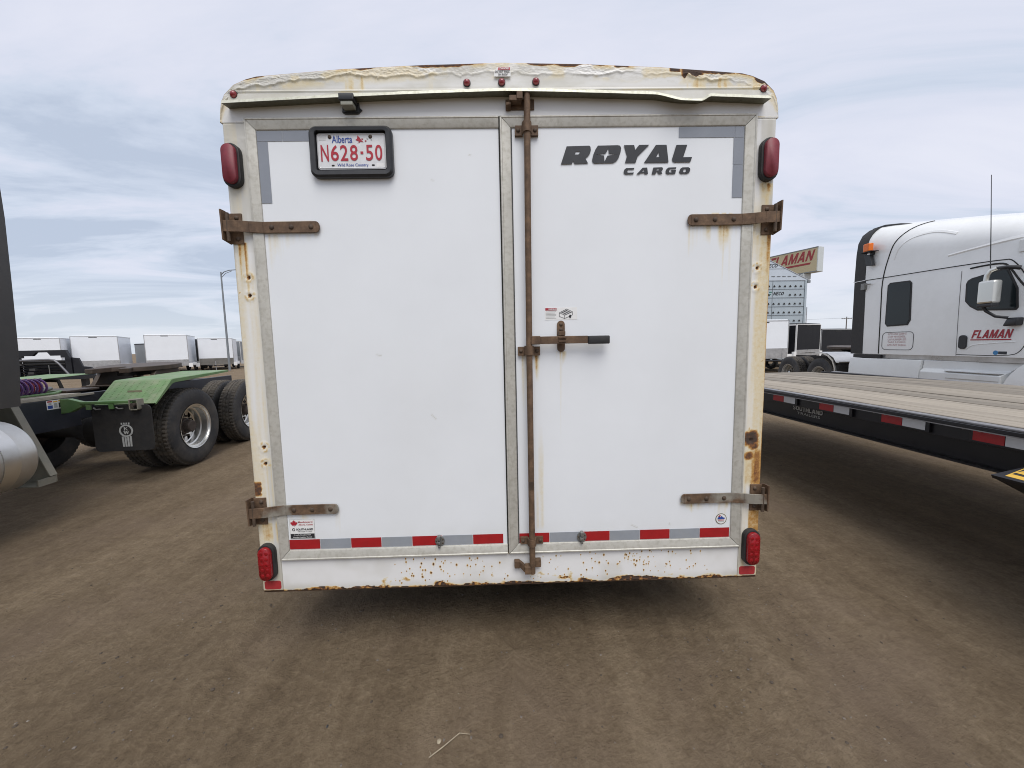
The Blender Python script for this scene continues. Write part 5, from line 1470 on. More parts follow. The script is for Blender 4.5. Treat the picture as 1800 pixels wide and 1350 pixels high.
bk.build('tank_bracket', M_BRACKET, LT, bevel=0.002)
MB().box(-0.74, -0.66, -1.60, -1.52, 0.80, 1.09).build('bracket_plate', M_BRACKET, LT, bevel=0.003)
MB().tube([(-0.66, -1.53, 1.02), (-0.66, -1.50, 1.02)], 0.02, 8).build('bolt', M_BOLT, LT, smooth=True)

# sleeper cab: rear part seen at the picture's edge, the rest beyond it
cb = MB()
sec = [(-0.05, -1.86, 1.12), (-0.05, -1.82, 1.5), (-0.06, -1.785, 2.1), (-0.075, -1.75, 2.7), (-0.11, -1.72, 3.2), (-0.30, -1.75, 3.55), (-0.62, -1.85, 3.75)]
def cabx(x, s): return x if s > 0 else -2.44 - x
vs = []
for x, y, z in sec:
    vs.append((x, y, z))
for x, y, z in sec[::-1]:
    vs.append((-2.44 - x, y, z))
m = len(vs)
vs2 = [(a, -4.6, c) for a, b, c in vs]
cb.add(vs + vs2, [tuple(range(m)), tuple(range(2 * m - 1, m - 1, -1))] + [(i, (i + 1) % m, m + (i + 1) % m, m + i) for i in range(m)])
CB = cb.build('sleeper_cab', M_CABDARK, LT, smooth=True, angle=30)
# side extender: a thin vertical wing on the cab's rear edge
ex = MB()
ex.add([(x + 0.012, y + (0.03), z) for x, y, z in sec[:5]] + [(x - 0.03, y + 0.03, z) for x, y, z in sec[:5]] + [(x + 0.012, y - 0.45, z) for x, y, z in sec[:5]] + [(x - 0.03, y - 0.45, z) for x, y, z in sec[:5]],
       [(i, i + 1, 6 + i, 5 + i) for i in range(4)] + [(10 + i, 15 + i, 16 + i, 11 + i) for i in range(4)] + [(i, 10 + i, 11 + i, i + 1) for i in range(4)] + [(5 + i, 6 + i, 16 + i, 15 + i) for i in range(4)] + [(0, 5, 15, 10), (4, 14, 19, 9)])
ex.build('side_extender', M_CABDARK, CB, smooth=True, angle=30)
MB().box(-2.30, -0.14, -7.2, -4.61, 0.9, 2.2).build('hood', M_GREEN, LT, bevel=0.12)
w_ = copy_tree(W1, LT, (0.0, -6.3, 0.531), (0, 0, 0)); w_ = copy_tree(W1, LT, (-2.44, -6.3, 0.531), (0, 0, math.pi))
MB().box(-1.66, -0.79, -7.1, -4.4, 0.7, 0.95).build('front_frame', M_UNDER, LT)

# ------------------------------------------------------------------ flatbed trailer on the right
FB = empty('flatbed_trailer', (4.1, 2.0, 0), 0, 'black flatbed trailer with weathered plank deck and red and white side tape', 'trailer')
FBX, FBY = 4.1, 2.0
X0, X1, YF, YR = 2.81, 5.45, -4.6, 4.95


def deck_z(y):
    return 1.03 - 0.020 * max(0.0, y - 2.4)


npl = 14
pw = (X1 - 0.10 - (X0 + 0.095)) / npl
rp_ = random.Random(5)
for i in range(npl):
    xa = X0 + 0.095 + i * pw; ga = 0.004 + 0.003 * rp_.random(); dz = rp_.uniform(-0.004, 0.004)
    if i in (4, 9):
        ga += 0.008
    ys_ = [YF + 0.06, -2.0, 0.5, 1.5, 2.4, 3.3, 4.2, YR - 0.05]
    mb = MB(); vs = []
    for y in ys_:
        w = rp_.uniform(-0.0015, 0.0015)
        z = deck_z(y) + dz + rp_.uniform(-0.002, 0.002)
        vs += [(xa + w - FBX, y - FBY, z - 0.045), (xa + w - FBX, y - FBY, z - 0.003), (xa + 0.004 + w - FBX, y - FBY, z), (xa + pw - ga - 0.004 + w - FBX, y - FBY, z), (xa + pw - ga + w - FBX, y - FBY, z - 0.003), (xa + pw - ga + w - FBX, y - FBY, z - 0.045)]
    m = len(ys_)
    mb.add(vs, [(6 * k + a, 6 * k + (a + 1) % 6, 6 * k + 6 + (a + 1) % 6, 6 * k + 6 + a) for k in range(m - 1) for a in range(6)] + [tuple(range(6)), tuple(range(6 * m - 1, 6 * m - 7, -1))])
    mb.build('plank', M_WOOD, FB, smooth=True, angle=20)


def fbox(name, x0, x1, y0, y1, z0, z1, mat, bev=0.003, par=None):
    return MB().box(x0 - FBX, x1 - FBX, y0 - FBY, y1 - FBY, z0, z1).build(name, mat, par or FB, bevel=bev)


# steel deck margin, outer channel and rub rail on both sides
M_RUBRAIL = simple('pale_steel_and_rail_highlight', (0.27, 0.27, 0.28), 0.4, metal=0.5, var=0.2, scale=12)
for s, xo in ((1, X0), (-1, X1)):
    a, b = sorted((xo + s * 0.030, xo + s * 0.093))
    fbox('deck_margin', a, b, YF, 4.4, 1.012, 1.026, M_RUBRAIL)
    a, b = sorted((xo + s * 0.085, xo + s * 0.100))
    fbox('side_channel', a, b, YF, 4.6, 0.890, 1.0115, M_BLACKSTEEL)
    a, b = sorted((xo, xo + s * 0.012))
    fbox('rub_rail', a, b, YF, 4.4, 0.990, 1.014, M_BLACKSTEEL, 0.002)
    a, b = sorted((xo + s * 0.002, xo + s * 0.010))
    fbox('rail_highlight', a, b, YF, 4.4, 0.9825, 0.9892, M_RUBRAIL, 0)  # thin pale strip painting the edge highlight below the rub rail
    y = YF + 0.25
    while y < 4.3:
        a, b = sorted((xo + s * 0.0125, xo + s * 0.0845))
        if abs((y - 0.55) % 0.6) >= 0:
            pass
        y += 0.60
# main beams, cross members
for x in (3.02, 5.10):
    fbox('main_beam', x, x + 0.014, YF, 4.7, 0.735, 0.978, M_BLACKSTEEL, 0)
    fbox('beam_flange', x - 0.06, x + 0.075, YF, 4.7, 0.722, 0.7345, M_BLACKSTEEL, 0)
for k in range(16):
    y = YF + 0.2 + k * 0.6
    fbox('cross_member', 2.92, 5.34, y, y + 0.06, 0.885, 0.972, M_UNDER, 0)
fbox('rear_bumper', X0 + 0.05, X1 - 0.05, 4.92, 5.0, 0.80, deck_z(4.95) - 0.02, M_BLACKSTEEL)
# reflective tape on the channel
for y0 in (2.23 + 0.66, 2.235, 1.625, 1.035, 0.452, -0.14, -0.73, -1.32, -1.91):
    MB().box(X0 + 0.0635 - FBX, X0 + 0.0655 - FBX, y0 - 0.153 - FBY, y0 - FBY, 0.912, 0.972).build('reflective_tape', M_REDTAPE, FB)
    MB().box(X0 + 0.0635 - FBX, X0 + 0.0655 - FBX, y0 - 0.310 - FBY, y0 - 0.157 - FBY, 0.912, 0.972).build('reflective_tape', M_WHITETAPE, FB)
    MB().box(X0 + 0.0660 - FBX, X0 + 0.0845 - FBX, y0 - 0.335 - FBY, y0 + 0.02 - FBY, 0.900, 0.980).build('tape_plate', M_BLACKSTEEL, FB, bevel=0.002)
    MB().tube([(X0 + 0.02 - FBX, y0 + 0.02 - FBY, 0.983), (X0 + 0.02 - FBX, y0 - 0.03 - FBY, 0.999), (X0 + 0.02 - FBX, y0 - 0.075 - FBY, 0.983)], 0.009, 6).build('tie_hook', M_RUBRAIL, FB, smooth=True)
FT = ((3.0185 - FBX, 0 - FBY, 0), (0, -1, 0), (0, 0, 1), (-1, 0, 0))
block_word('SOUTHLAND', (-2.13, -1.75, 0.823, 0.870), FT, M_PALEGREY, FB, slant=0)
text('TRAILERS', (-2.07, -1.78, 0.785, 0.810), FT, M_PALEGREY, FB, bold=0.0)
# tilted outrigger with the caution strip
cp = MB()
cp.hexa([(2.62 - FBX, 0.145 - FBY, 0.782), (2.62 - FBX, -2.2 - FBY, 0.782), (2.79 - FBX, -2.2 - FBY, 0.825), (2.79 - FBX, 0.10 - FBY, 0.825)], [(2.615 - FBX, 0.15 - FBY, 0.800), (2.615 - FBX, -2.2 - FBY, 0.800), (2.785 - FBX, -2.2 - FBY, 0.863), (2.785 - FBX, 0.105 - FBY, 0.863)])
cp.hexa([(2.68 - FBX, 0.01 - FBY, 0.712), (2.68 - FBX, -2.2 - FBY, 0.712), (2.80 - FBX, -2.2 - FBY, 0.712), (2.80 - FBX, -0.01 - FBY, 0.712)], [(2.621 - FBX, 0.13 - FBY, 0.781), (2.621 - FBX, -2.2 - FBY, 0.781), (2.80 - FBX, -2.2 - FBY, 0.824), (2.80 - FBX, 0.095 - FBY, 0.824)])
co = cp.build('side_step', M_BLACKSTEEL, FB)
fbox('step_bracket', 2.79, 3.02, -0.45, -0.40, 0.74, 0.83, M_BLACKSTEEL)
fbox('step_bracket', 2.79, 3.02, -1.75, -1.70, 0.74, 0.83, M_BLACKSTEEL)
# caution strip lies on the sloping top of the step
def on_step(t, y, lift=0.0008):
    return (2.615 + 0.170 * t - FBX, y - FBY, 0.800 + 0.063 * t + lift)
nrm = Vector((-0.063, 0, 0.170)).normalized()
def strip(t0, t1, y0, y1, mat, lift, name='caution_strip', par=None):
    p = [on_step(t0, y0, lift), on_step(t1, y0, lift), on_step(t1, y1, lift), on_step(t0, y1, lift)]
    return MB().hexa([(a, b, c - 0.0006) for a, b, c in p], p).build(name, mat, par or co)
CS = strip(0.12, 0.90, 0.105, -1.6, M_YELLOW, 0.0012)
strip(0.28, 0.74, 0.098, -1.59, M_INKBLACK, 0.0020, 'print', CS)
oo = Vector(on_step(0.34, -0.005, 0.0024))
uu_ = Vector((0, -1, 0)); vv_ = Vector((0.170, 0, 0.063)).normalized()
FCN = (oo, uu_, vv_, nrm)
text('CAUTION', (-0.045, 0.21, 0.004, 0.058), FCN, M_YELLOW, CS, 'print', bold=0.02)
text('CAUTION', (0.40, 0.66, 0.004, 0.058), FCN, M_YELLOW, CS, 'print', bold=0.02)
shape([[(-0.105, 0.004), (-0.055, 0.004), (-0.080, 0.055)]], FCN, M_YELLOW, CS, 'print')
# running gear
FB0 = None
for y in (-2.9, -3.8):
    fbox('axle', 3.1, 5.16, y - 0.05, y + 0.05, 0.36, 0.46, M_UNDER, 0)
    fbox('axle_hanger', 3.3, 3.36, y - 0.05, y + 0.05, 0.46, 0.72, M_UNDER, 0)
    fbox('axle_hanger', 4.9, 4.96, y - 0.05, y + 0.05, 0.46, 0.72, M_UNDER, 0)
    for x, rz in ((3.09, math.pi), (3.36, math.pi), (5.17, 0), (4.90, 0)):
        if FB0 is None:
            FB0 = MB().lathe(tyre_profile(0.23, 0.40, 0.21), 40, 'x').build('wheel', M_TYRE, FB, smooth=True)
            MB().lathe([(-0.012, 0.21), (-0.03, 0.19), (-0.06, 0.17), (-0.055, 0.09), (-0.02, 0.07), (-0.02, 0.001)], 32, 'x').build('rim', M_TRWHITE, FB0, smooth=True)
            FB0.location = (x - FBX, y - FBY, 0.40); FB0.rotation_euler = (0, 0, rz)
        else:
            copy_tree(FB0, FB, (x - FBX, y - FBY, 0.40), (0, 0, rz))
fbox('drop_leg', 3.4, 3.5, 4.4, 4.5, 0.02, 0.88, M_BLACKSTEEL); fbox('drop_leg', 3.85, 3.95, 4.4, 4.5, 0.02, 0.88, M_BLACKSTEEL)
fbox('leg_foot', 3.35, 3.55, 4.35, 4.55, 0.0, 0.019, M_BLACKSTEEL); fbox('leg_foot', 3.80, 4.0, 4.35, 4.55, 0.0, 0.019, M_BLACKSTEEL)

# ------------------------------------------------------------------ white sleeper tractor on the right
WT = empty('semi_truck', (8.3, 7.26, 0), R(-5.7), 'white sleeper cab tractor with red door lettering behind the flatbed', 'truck')
# local axes: x inward from the near side, y to the rear, z up
YS = [-0.24, -0.45, -0.69, -1.0, -1.4, -1.8, -2.2, -2.6, -3.0, -3.3, -3.55, -3.72, -3.95, -4.3, -5.0, -5.7, -5.95]
ZT = [4.085, 4.04, 3.985, 3.92, 3.83, 3.74, 3.645, 3.545, 3.43, 3.33, 3.20, 2.90, 2.42, 2.08, 1.98, 1.84, 1.60]
RD = [0.50, 0.52, 0.54, 0.55, 0.55, 0.54, 0.52, 0.48, 0.44, 0.40, 0.36, 0.30, 0.28, 0.26, 0.26, 0.24, 0.2]
XI = [0.0] * 10 + [0.03, 0.08, 0.14, 0.22, 0.26, 0.32, 0.42]
ZB = [1.205] * 10 + [1.2] * 3 + [1.0] * 4


def surf(y, z):
    """(x) of the near side of the cab skin at y, z"""
    yy = np.array(YS[::-1])
    zt = float(np.interp(y, yy, ZT[::-1])); r = float(np.interp(y, yy, RD[::-1])); xi = float(np.interp(y, yy, XI[::-1]))
    h = z - (zt - r)
    return xi + (r - math.sqrt(max(0.0, r * r - h * h)) if h > 0 else 0.0)


cab_ = MB()
nc = 8
secs = []
for y, zt, r, xi, zb in zip(YS, ZT, RD, XI, ZB):
    left = [(xi, zb), (xi, (zb + zt - r) * 0.5), (xi, zt - r)] + [(xi + r - r * math.cos(a), zt - r + r * math.sin(a)) for a in np.linspace(0.2, math.pi / 2, nc)]
    left += [(xi + r + 0.25 * (2.44 - 2 * xi - 2 * r), zt + 0.03)]
    right = [(2.44 - a, b) for a, b in left[::-1]]
    secs.append([(a, y, b) for a, b in left + right])
m = len(secs[0])
cab_.add([p for s_ in secs for p in s_], [(i * m + k, i * m + k + 1, (i + 1) * m + k + 1, (i + 1) * m + k) for i in range(len(secs) - 1) for k in range(m - 1)] + [tuple(range(m)), tuple(range((len(secs) - 1) * m, len(secs) * m))[::-1]] + [(i * m + m - 1, i * m, (i + 1) * m, (i + 1) * m + m - 1) for i in range(len(secs) - 1)])
WC = cab_.build('sleeper_cab', M_TRUCKWHITE, WT, smooth=True, angle=50)


def on_skin(pts, lift=0.004, step=0.08):
    out = []
    for (y0, z0), (y1, z1) in zip(pts[:-1], pts[1:]):
        n = max(1, int(math.hypot(y1 - y0, z1 - z0) / step))
        for i in range(n):
            t = i / n; y = y0 + (y1 - y0) * t; z = z0 + (z1 - z0) * t
            out.append((surf(y, z) - lift, y, z))
    y, z = pts[-1]; out.append((surf(y, z) - lift, y, z))
    return out


def chaikin(p, n=2):
    for _ in range(n):
        q = [p[0]]
        for a, b in zip(p[:-1], p[1:]):
            q += [(a[0] * .75 + b[0] * .25, a[1] * .75 + b[1] * .25), (a[0] * .25 + b[0] * .75, a[1] * .25 + b[1] * .75)]
        p = q + [p[-1]]
    return p


def seam(pts, r=0.009, mat=M_SHADOWGAP, lift=0.002, name='panel_seam', par=None):
    return MB().tube(on_skin(chaikin(pts), lift), r, 8).build(name, mat, par or WC, smooth=True)


simple('grey_seam', (0.12, 0.12, 0.12), 0.6)
seam([(-0.24, 2.868), (-0.69, 2.852), (-2.95, 2.775), (-3.08, 2.72), (-3.3, 2.38), (-3.6, 2.2)], 0.008)
seam([(-1.25, 3.855), (-1.10, 3.80), (-0.98, 3.66), (-0.88, 3.48), (-0.69, 2.852), (-0.71, 2.2), (-0.73, 1.215)], 0.011)
seam([(-2.45, 2.715), (-2.62, 2.725), (-2.93, 2.715), (-3.02, 2.64), (-3.22, 2.32), (-3.45, 2.10)], 0.014)
seam([(-2.31, 2.70), (-2.315, 2.0), (-2.34, 1.215)], 0.0035, MATS['grey_seam'])
seam([(-2.34, 1.235), (-3.15, 1.225), (-3.30, 1.32), (-3.38, 1.62), (-3.42, 2.0)], 0.005)
seam([(-2.50, 1.33), (-2.57, 1.395), (-2.70, 1.42), (-3.2, 1.455)], 0.006, M_TRUCKWHITE)
seam([(-0.95, 3.18), (-1.02, 3.38), (-1.18, 3.52), (-1.45, 3.56), (-1.75, 3.52), (-2.1, 3.38)], 0.050, M_TRUCKWHITE, -0.044)
seam([(-2.05, 3.02), (-2.4, 3.04), (-3.0, 3.06), (-3.3, 3.05)], 0.06, M_TRUCKWHITE, -0.050)
bd = [(p[0], p[1]) for p in rrect(-1.515, -0.80, 1.305, 1.672, 0.09, 5)]
seam(bd + bd[:1], 0.006, MATS['grey_seam'])


def side_poly(poly, x0, x1, name, mat, par, bevel=0.0):
    return MB().prism(poly, x0, x1, 'x').build(name, mat, par, bevel=bevel)


# windows
fr = side_poly([(-0.845, 2.665), (-0.90, 2.715), (-1.345, 2.695), (-1.395, 2.64), (-1.425, 1.90), (-1.37, 1.805), (-0.90, 1.795), (-0.845, 1.86)], -0.012, 0.002, 'sleeper_window', M_RUBBER, WC, 0.004)
side_poly([(-0.872, 2.655), (-0.915, 2.69), (-1.33, 2.67), (-1.368, 2.63), (-1.396, 1.91), (-1.355, 1.83), (-0.91, 1.822), (-0.872, 1.87)], -0.0155, -0.0125, 'pane', M_GLASS, fr)
fr = side_poly([(-2.405, 2.46), (-2.43, 2.515), (-2.49, 2.545), (-2.97, 2.625), (-3.02, 2.60), (-3.165, 2.29), (-3.195, 1.985), (-3.165, 1.945), (-2.62, 1.985), (-2.50, 2.06), (-2.415, 2.16)], -0.012, 0.002, 'door_window', M_RUBBER, WC, 0.004)
side_poly([(-2.430, 2.45), (-2.455, 2.50), (-2.50, 2.522), (-2.96, 2.598), (-3.00, 2.58), (-3.14, 2.28), (-3.168, 1.995), (-3.15, 1.972), (-2.625, 2.01), (-2.515, 2.08), (-2.442, 2.17)], -0.0155, -0.0125, 'pane', M_GLASS, fr)
# windshield
ws = MB()
ws.add([(0.42, -3.590, 3.10), (2.02, -3.590, 3.10), (2.08, -3.98, 2.38), (0.36, -3.98, 2.38), (0.42, -3.565, 3.10), (2.02, -3.565, 3.10), (2.08, -3.93, 2.36), (0.36, -3.93, 2.36)], [(0, 1, 2, 3), (4, 7, 6, 5), (0, 3, 7, 4), (1, 5, 6, 2), (0, 4, 5, 1), (3, 2, 6, 7)])
for v_i in range(len(ws.v)):
    a, b, c = ws.v[v_i]; ws.v[v_i] = (a, b - 0.13, c)
ws.build('windshield', M_GLASS, WC)
# dark rear fairing with its white cap line
fa_ = MB()
prof = [(0.055, 1.20), (0.06, 2.0), (0.075, 2.862)]
zsf = [1.20, 1.6, 2.0, 2.4, 2.862]
vs = []
for z in zsf:
    e = 0.055 + 0.012 * (z - 1.2)
    f = -0.30 + 0.04 * (z - 1.2) / 1.7
    vs += [(-0.006, f, z), (0.004, e, z), (0.05, e, z), (0.05, f, z)]
fa_.add(vs, [(4 * i + a, 4 * i + (a + 1) % 4, 4 * i + 4 + (a + 1) % 4, 4 * i + 4 + a) for i in range(4) for a in range(4)] + [(0, 1, 2, 3), (16, 19, 18, 17)])
FAI = fa_.build('side_fairing', M_RUBBER, WC, smooth=True, angle=30)
fa_ = MB()
vs = []
zs2 = [2.884, 3.2, 3.5, 3.75, 3.93, 4.03]
for z in zs2:
    e = 0.078 - 0.02 * (z - 2.88) - (0.06 if z > 4.0 else 0)
    f = -0.235
    x = surf(-0.24, min(z, 4.05)) * 0.72
    vs += [(x - 0.008, f, z), (x + 0.002, e, z), (x + 0.06, e, z), (x + 0.06, f, z)]
fa_.add(vs, [(4 * i + a, 4 * i + (a + 1) % 4, 4 * i + 4 + (a + 1) % 4, 4 * i + 4 + a) for i in range(5) for a in range(4)] + [(0, 1, 2, 3), (20, 23, 22, 21)])
fa_.build('side_fairing', M_RUBBER, WC, smooth=True, angle=30)
# black trim running forward along the roof edge
tri = MB()
pr = [(-0.10, 4.065), (-0.45, 4.055), (-0.85, 3.965), (-0.25, 3.93)]
vs = [(0.30, 0.02, 4.035), (0.42, -0.45, 4.058), (0.46, -0.98, 3.945), (0.24, -0.24, 3.93), (0.42, 0.02, 4.02), (0.55, -0.45, 4.045), (0.55, -0.98, 3.93), (0.36, -0.24, 3.93)]
MB().tube([(0.30, 0.0, 4.03), (0.33, -0.25, 4.035), (0.40, -0.55, 3.99), (0.42, -0.85, 3.925)], [0.05, 0.05, 0.035, 0.006], 8).build('roof_trim', M_RUBBER, WC, smooth=True)
MB().box(-0.012, 0.06, -0.25, 0.085, 2.866, 2.880).build('fairing_seam', M_TRUCKWHITE, WC)
MB().box(0.06, 2.38, -0.235, 0.02, 1.25, 3.85).build('rear_wall', M_RUBBER, WC)
# beacon and work lamp on the fairing
b_ = MB().box(-0.20, -0.02, -0.57, -0.27, 3.455, 3.468).box(-0.06, 0.02, -0.46, -0.40, 3.40, 3.454).build('beacon_shelf', M_BLACKSTEEL, WC)
MB().box(-0.17, -0.07, -0.50, -0.33, 3.469, 3.65).build('beacon', M_AMBER, b_, bevel=0.02)
MB().hexa([(-0.10, -0.36, 3.17), (-0.10, -0.52, 3.15), (-0.03, -0.52, 3.15), (-0.03, -0.36, 3.17)], [(-0.10, -0.28, 3.43), (-0.10, -0.44, 3.40), (-0.03, -0.44, 3.40), (-0.03, -0.28, 3.43)]).build('work_lamp', M_BLACK, b_, bevel=0.006)
MB().box(-0.06, 0.01, -0.30, -0.20, 2.66, 2.80).tube([(-0.05, -0.33, 2.77), (-0.05, -0.46, 2.76)], 0.012, 8).build('fairing_latch', M_ZINC, WC)
# lettering
FD = ((-0.003, 0, 0), (0, -1, 0), (0, 0, 1), (-1, 0, 0))
block_word('FLAMAN', (2.565, 3.165, 1.515, 1.655), FD, M_FLREAD, WC)
MB().box(-0.0045, 0.0, -3.14, -2.555, 1.482, 1.500).build('underline', M_FLREAD, WC)
for i, s_ in enumerate(('GVW AXLE 22000 G', 'CVIP 40 00000L', 'GAS BURNERLESS', 'TARE 8,254KG', 'GM UNIT 024646')):
    text(s_, (0.935, 1.36 - 0.012 * (i % 2), 1.615 - i * 0.058, 1.655 - i * 0.058), FD, M_PINKTXT, WC, bold=0.0)
MB().box(-0.004, 0.0, -3.10, -2.985, 1.255, 1.300).build('door_badge', M_NAVY, WC)
MB().lathe([(0, 0.001), (0, 0.036), (0.003, 0.036)], 16, 'x', (-0.003, -2.945, 1.278)).build('door_badge', simple('blue_badge', (0.05, 0.22, 0.45), 0.4), WC)
side_poly([(p[0], p[1]) for p in rrect(-2.505, -2.375, 1.335, 1.575, 0.055, 5)], -0.022, 0.002, 'door_handle', M_BLACK, WC, 0.006)
# mirror
mi = MB().box(-0.33, -0.19, -3.135, -2.905, 2.065, 2.43).build('mirror', M_MIRROR, WC, bevel=0.03)
MB().box(-0.325, -0.20, -3.125, -2.912, 2.012, 2.0645).build('mirror_base', M_BLACK, mi, bevel=0.01)
MB().tube([(-0.26, -2.955, 2.42), (-0.26, -2.965, 2.52), (-0.25, -3.00, 2.585), (-0.22, -3.06, 2.61)], 0.034, 10).build('mirror_arm', M_MIRROR, mi, smooth=True)
MB().tube([(-0.22, -3.05, 2.61), (-0.16, -3.14, 2.615), (-0.06, -3.22, 2.585)], [0.026, 0.028, 0.034], 10).build('mirror_arm', M_BLACK, mi, smooth=True)
MB().tube([(-0.26, -2.95, 2.02), (-0.24, -2.98, 1.95), (-0.18, -3.06, 1.86), (-0.10, -3.16, 1.83)], 0.022, 10).build('mirror_arm', M_BLACK, mi, smooth=True)
MB().hexa([(-0.10, -3.08, 1.70), (-0.10, -3.27, 1.705), (0.01, -3.27, 1.705), (0.01, -3.08, 1.70)], [(-0.10, -3.14, 1.83), (-0.10, -3.28, 1.83), (0.01, -3.28, 1.83), (0.01, -3.14, 1.83)]).build('mirror_foot', M_BLACK, mi, bevel=0.02)
MB().tube([(-0.24, -2.985, 2.58), (-0.235, -2.925, 3.3), (-0.23, -2.855, 4.10)], [0.007, 0.0055, 0.004], 8).build('antenna', M_BLACK, WC, smooth=True)
MB().box(-0.02, 0.05, -3.50, -3.12, 2.83, 3.02).build('sun_visor_bracket', M_SKIRTWHITE, WC, bevel=0.01)
# skirts, step, sill
sk = MB()
sk.add([(-0.015, 0.02, 1.105), (-0.05, 0.02, 0.92), (-0.05, 0.02, 0.45), (-0.015, -1.73, 1.11), (-0.05, -1.73, 0.93), (-0.05, -1.73, 0.45), (0.25, 0.02, 1.105), (0.25, 0.02, 0.45), (0.25, -1.73, 1.11), (0.25, -1.73, 0.45)],
       [(0, 3, 4, 1), (1, 4, 5, 2), (0, 6, 8, 3), (2, 5, 9, 7), (0, 1, 2, 7, 6), (3, 8, 9, 5, 4), (6, 7, 9, 8)])
SK = sk.build('side_skirt', M_SKIRTWHITE, WT, bevel=0.012)
sk = MB()
sk.add([(0.02, -1.742, 1.11), (0.0, -1.742, 0.95), (-0.05, -1.742, 0.90), (-0.05, -1.742, 0.45), (0.10, -3.3, 1.115), (0.10, -3.1, 0.97), (-0.06, -3.1, 0.90), (-0.05, -3.1, 0.45), (0.3, -1.742, 1.11), (0.3, -1.742, 0.45), (0.3, -3.3, 1.115), (0.3, -3.1, 0.45)],
       [(0, 4, 5, 1), (1, 5, 6, 2), (2, 6, 7, 3), (0, 8, 10, 4), (3, 7, 11, 9), (0, 1, 2, 3, 9, 8), (4, 10, 11, 7, 6, 5), (8, 9, 11, 10)])
SK2 = sk.build('side_skirt', M_SKIRTWHITE, WT, bevel=0.012)
MB().box(-0.062, 0.05, -3.08, -2.22, 0.925, 0.938).build('step_tread', M_GUARD, SK2, bevel=0.004)
MB().box(-0.058, -0.048, -3.08, -2.25, 0.80, 0.815).build('step_tread', M_GUARD, SK2)
MB().box(0.05, 2.39, -3.5, 0.0, 1.115, 1.204).build('sill', M_GUARD, WT)
MB().box(-0.01, 0.5, -0.78, -0.05, 1.118, 1.19).build('sill_cover', M_RUBBER, WT)
# frame, wheels, front end
for x in (0.80, 1.56):
    MB().box(x, x + 0.08, -5.8, 3.35, 0.80, 1.07).build('chassis_rail', M_UNDER, WT)
for i, y in enumerate((1.10, 2.41)):
    for x, rz, od in ((0.0, math.pi, True), (0.33, math.pi, False), (2.44, 0, True), (2.11, 0, False)):
        w_ = heavy_wheel(WT, (x, y, 0.531), rz, od, rimmat=simple('dusty_white_rim', (0.42, 0.41, 0.38), 0.45, metal=0.3, var=0.2, scale=10, dirt=(0.2, 0.18, 0.15), dirt_amt=0.5) if 'dusty_white_rim' not in MATS else MATS['dusty_white_rim']) if (i == 0 and x in (0.0, 0.33)) else None
        if w_ is not None:
            if od:
                MB().lathe([(-0.12, 0.085), (-0.045, 0.08), (-0.035, 0.06), (-0.035, 0.001)], 24, 'x').build('hub_cap', M_CHROME, w_, smooth=True)
                wA = w_
            else:
                wB = w_
        else:
            copy_tree(wA if od else wB, WT, (x, y, 0.531), (0, 0, rz))
    MB().tube([(0.4, y, 0.53), (1.22, y, 0.53), (2.04, y, 0.53)], [0.09, 0.2, 0.09], 12).build('drive_axle', M_UNDER, WT, smooth=True)
for x, rz in ((-0.02, math.pi), (2.46, 0)):
    copy_tree(wA, WT, (x, -4.05, 0.531), (0, 0, rz))
MB().tube([(0.2, -4.05, 0.53), (2.24, -4.05, 0.53)], 0.07, 10).build('steer_axle', M_UNDER, WT, smooth=True)
MB().box(0.3, 2.14, -5.9, -3.6, 0.62, 1.2).build('engine_bay', M_UNDER, WT)
# front wheel arch, near side and far side
for s, xw in ((1, -0.06), (-1, 2.50)):
    ar = MB()
    pts = []
    for a in np.linspace(R(-8), R(188), 26):
        pts.append((-4.05 + 0.66 * math.cos(a), 0.54 + 0.60 * math.sin(a), -4.05 + 0.98 * math.cos(a), 0.54 + 0.80 * math.sin(a) ** (1 if math.sin(a) > 0 else 1)))
    vs = []
    for yi, zi, yo, zo in pts:
        vs += [(xw, yi, zi), (xw + s * 0.03, yo, zo), (xw + s * 0.34, yo, zo), (xw + s * 0.34, yi, zi)]
    k = len(pts)
    ar.add(vs, [(4 * i + a, 4 * i + (a + 1) % 4, 4 * i + 4 + (a + 1) % 4, 4 * i + 4 + a) for i in range(k - 1) for a in range(4)] + [(0, 1, 2, 3), (4 * k - 4, 4 * k - 1, 4 * k - 2, 4 * k - 3)])
    ar.build('front_fender', M_TRUCKWHITE, WT, smooth=True, angle=40)
    la = MB().lathe([(0, 0.655), (0, 0.63), (0.32, 0.63), (0.32, 0.655)], 26, 'x', ((xw - 0.004) if s > 0 else xw - 0.318, -4.05, 0.54), R(0), R(180))
    la.build('arch_liner', M_RUBBER, WT, smooth=True)
MB().box(0.12, 2.32, -6.15, -5.9, 0.35, 0.95).build('front_bumper', M_SKIRTWHITE, WT, bevel=0.06)
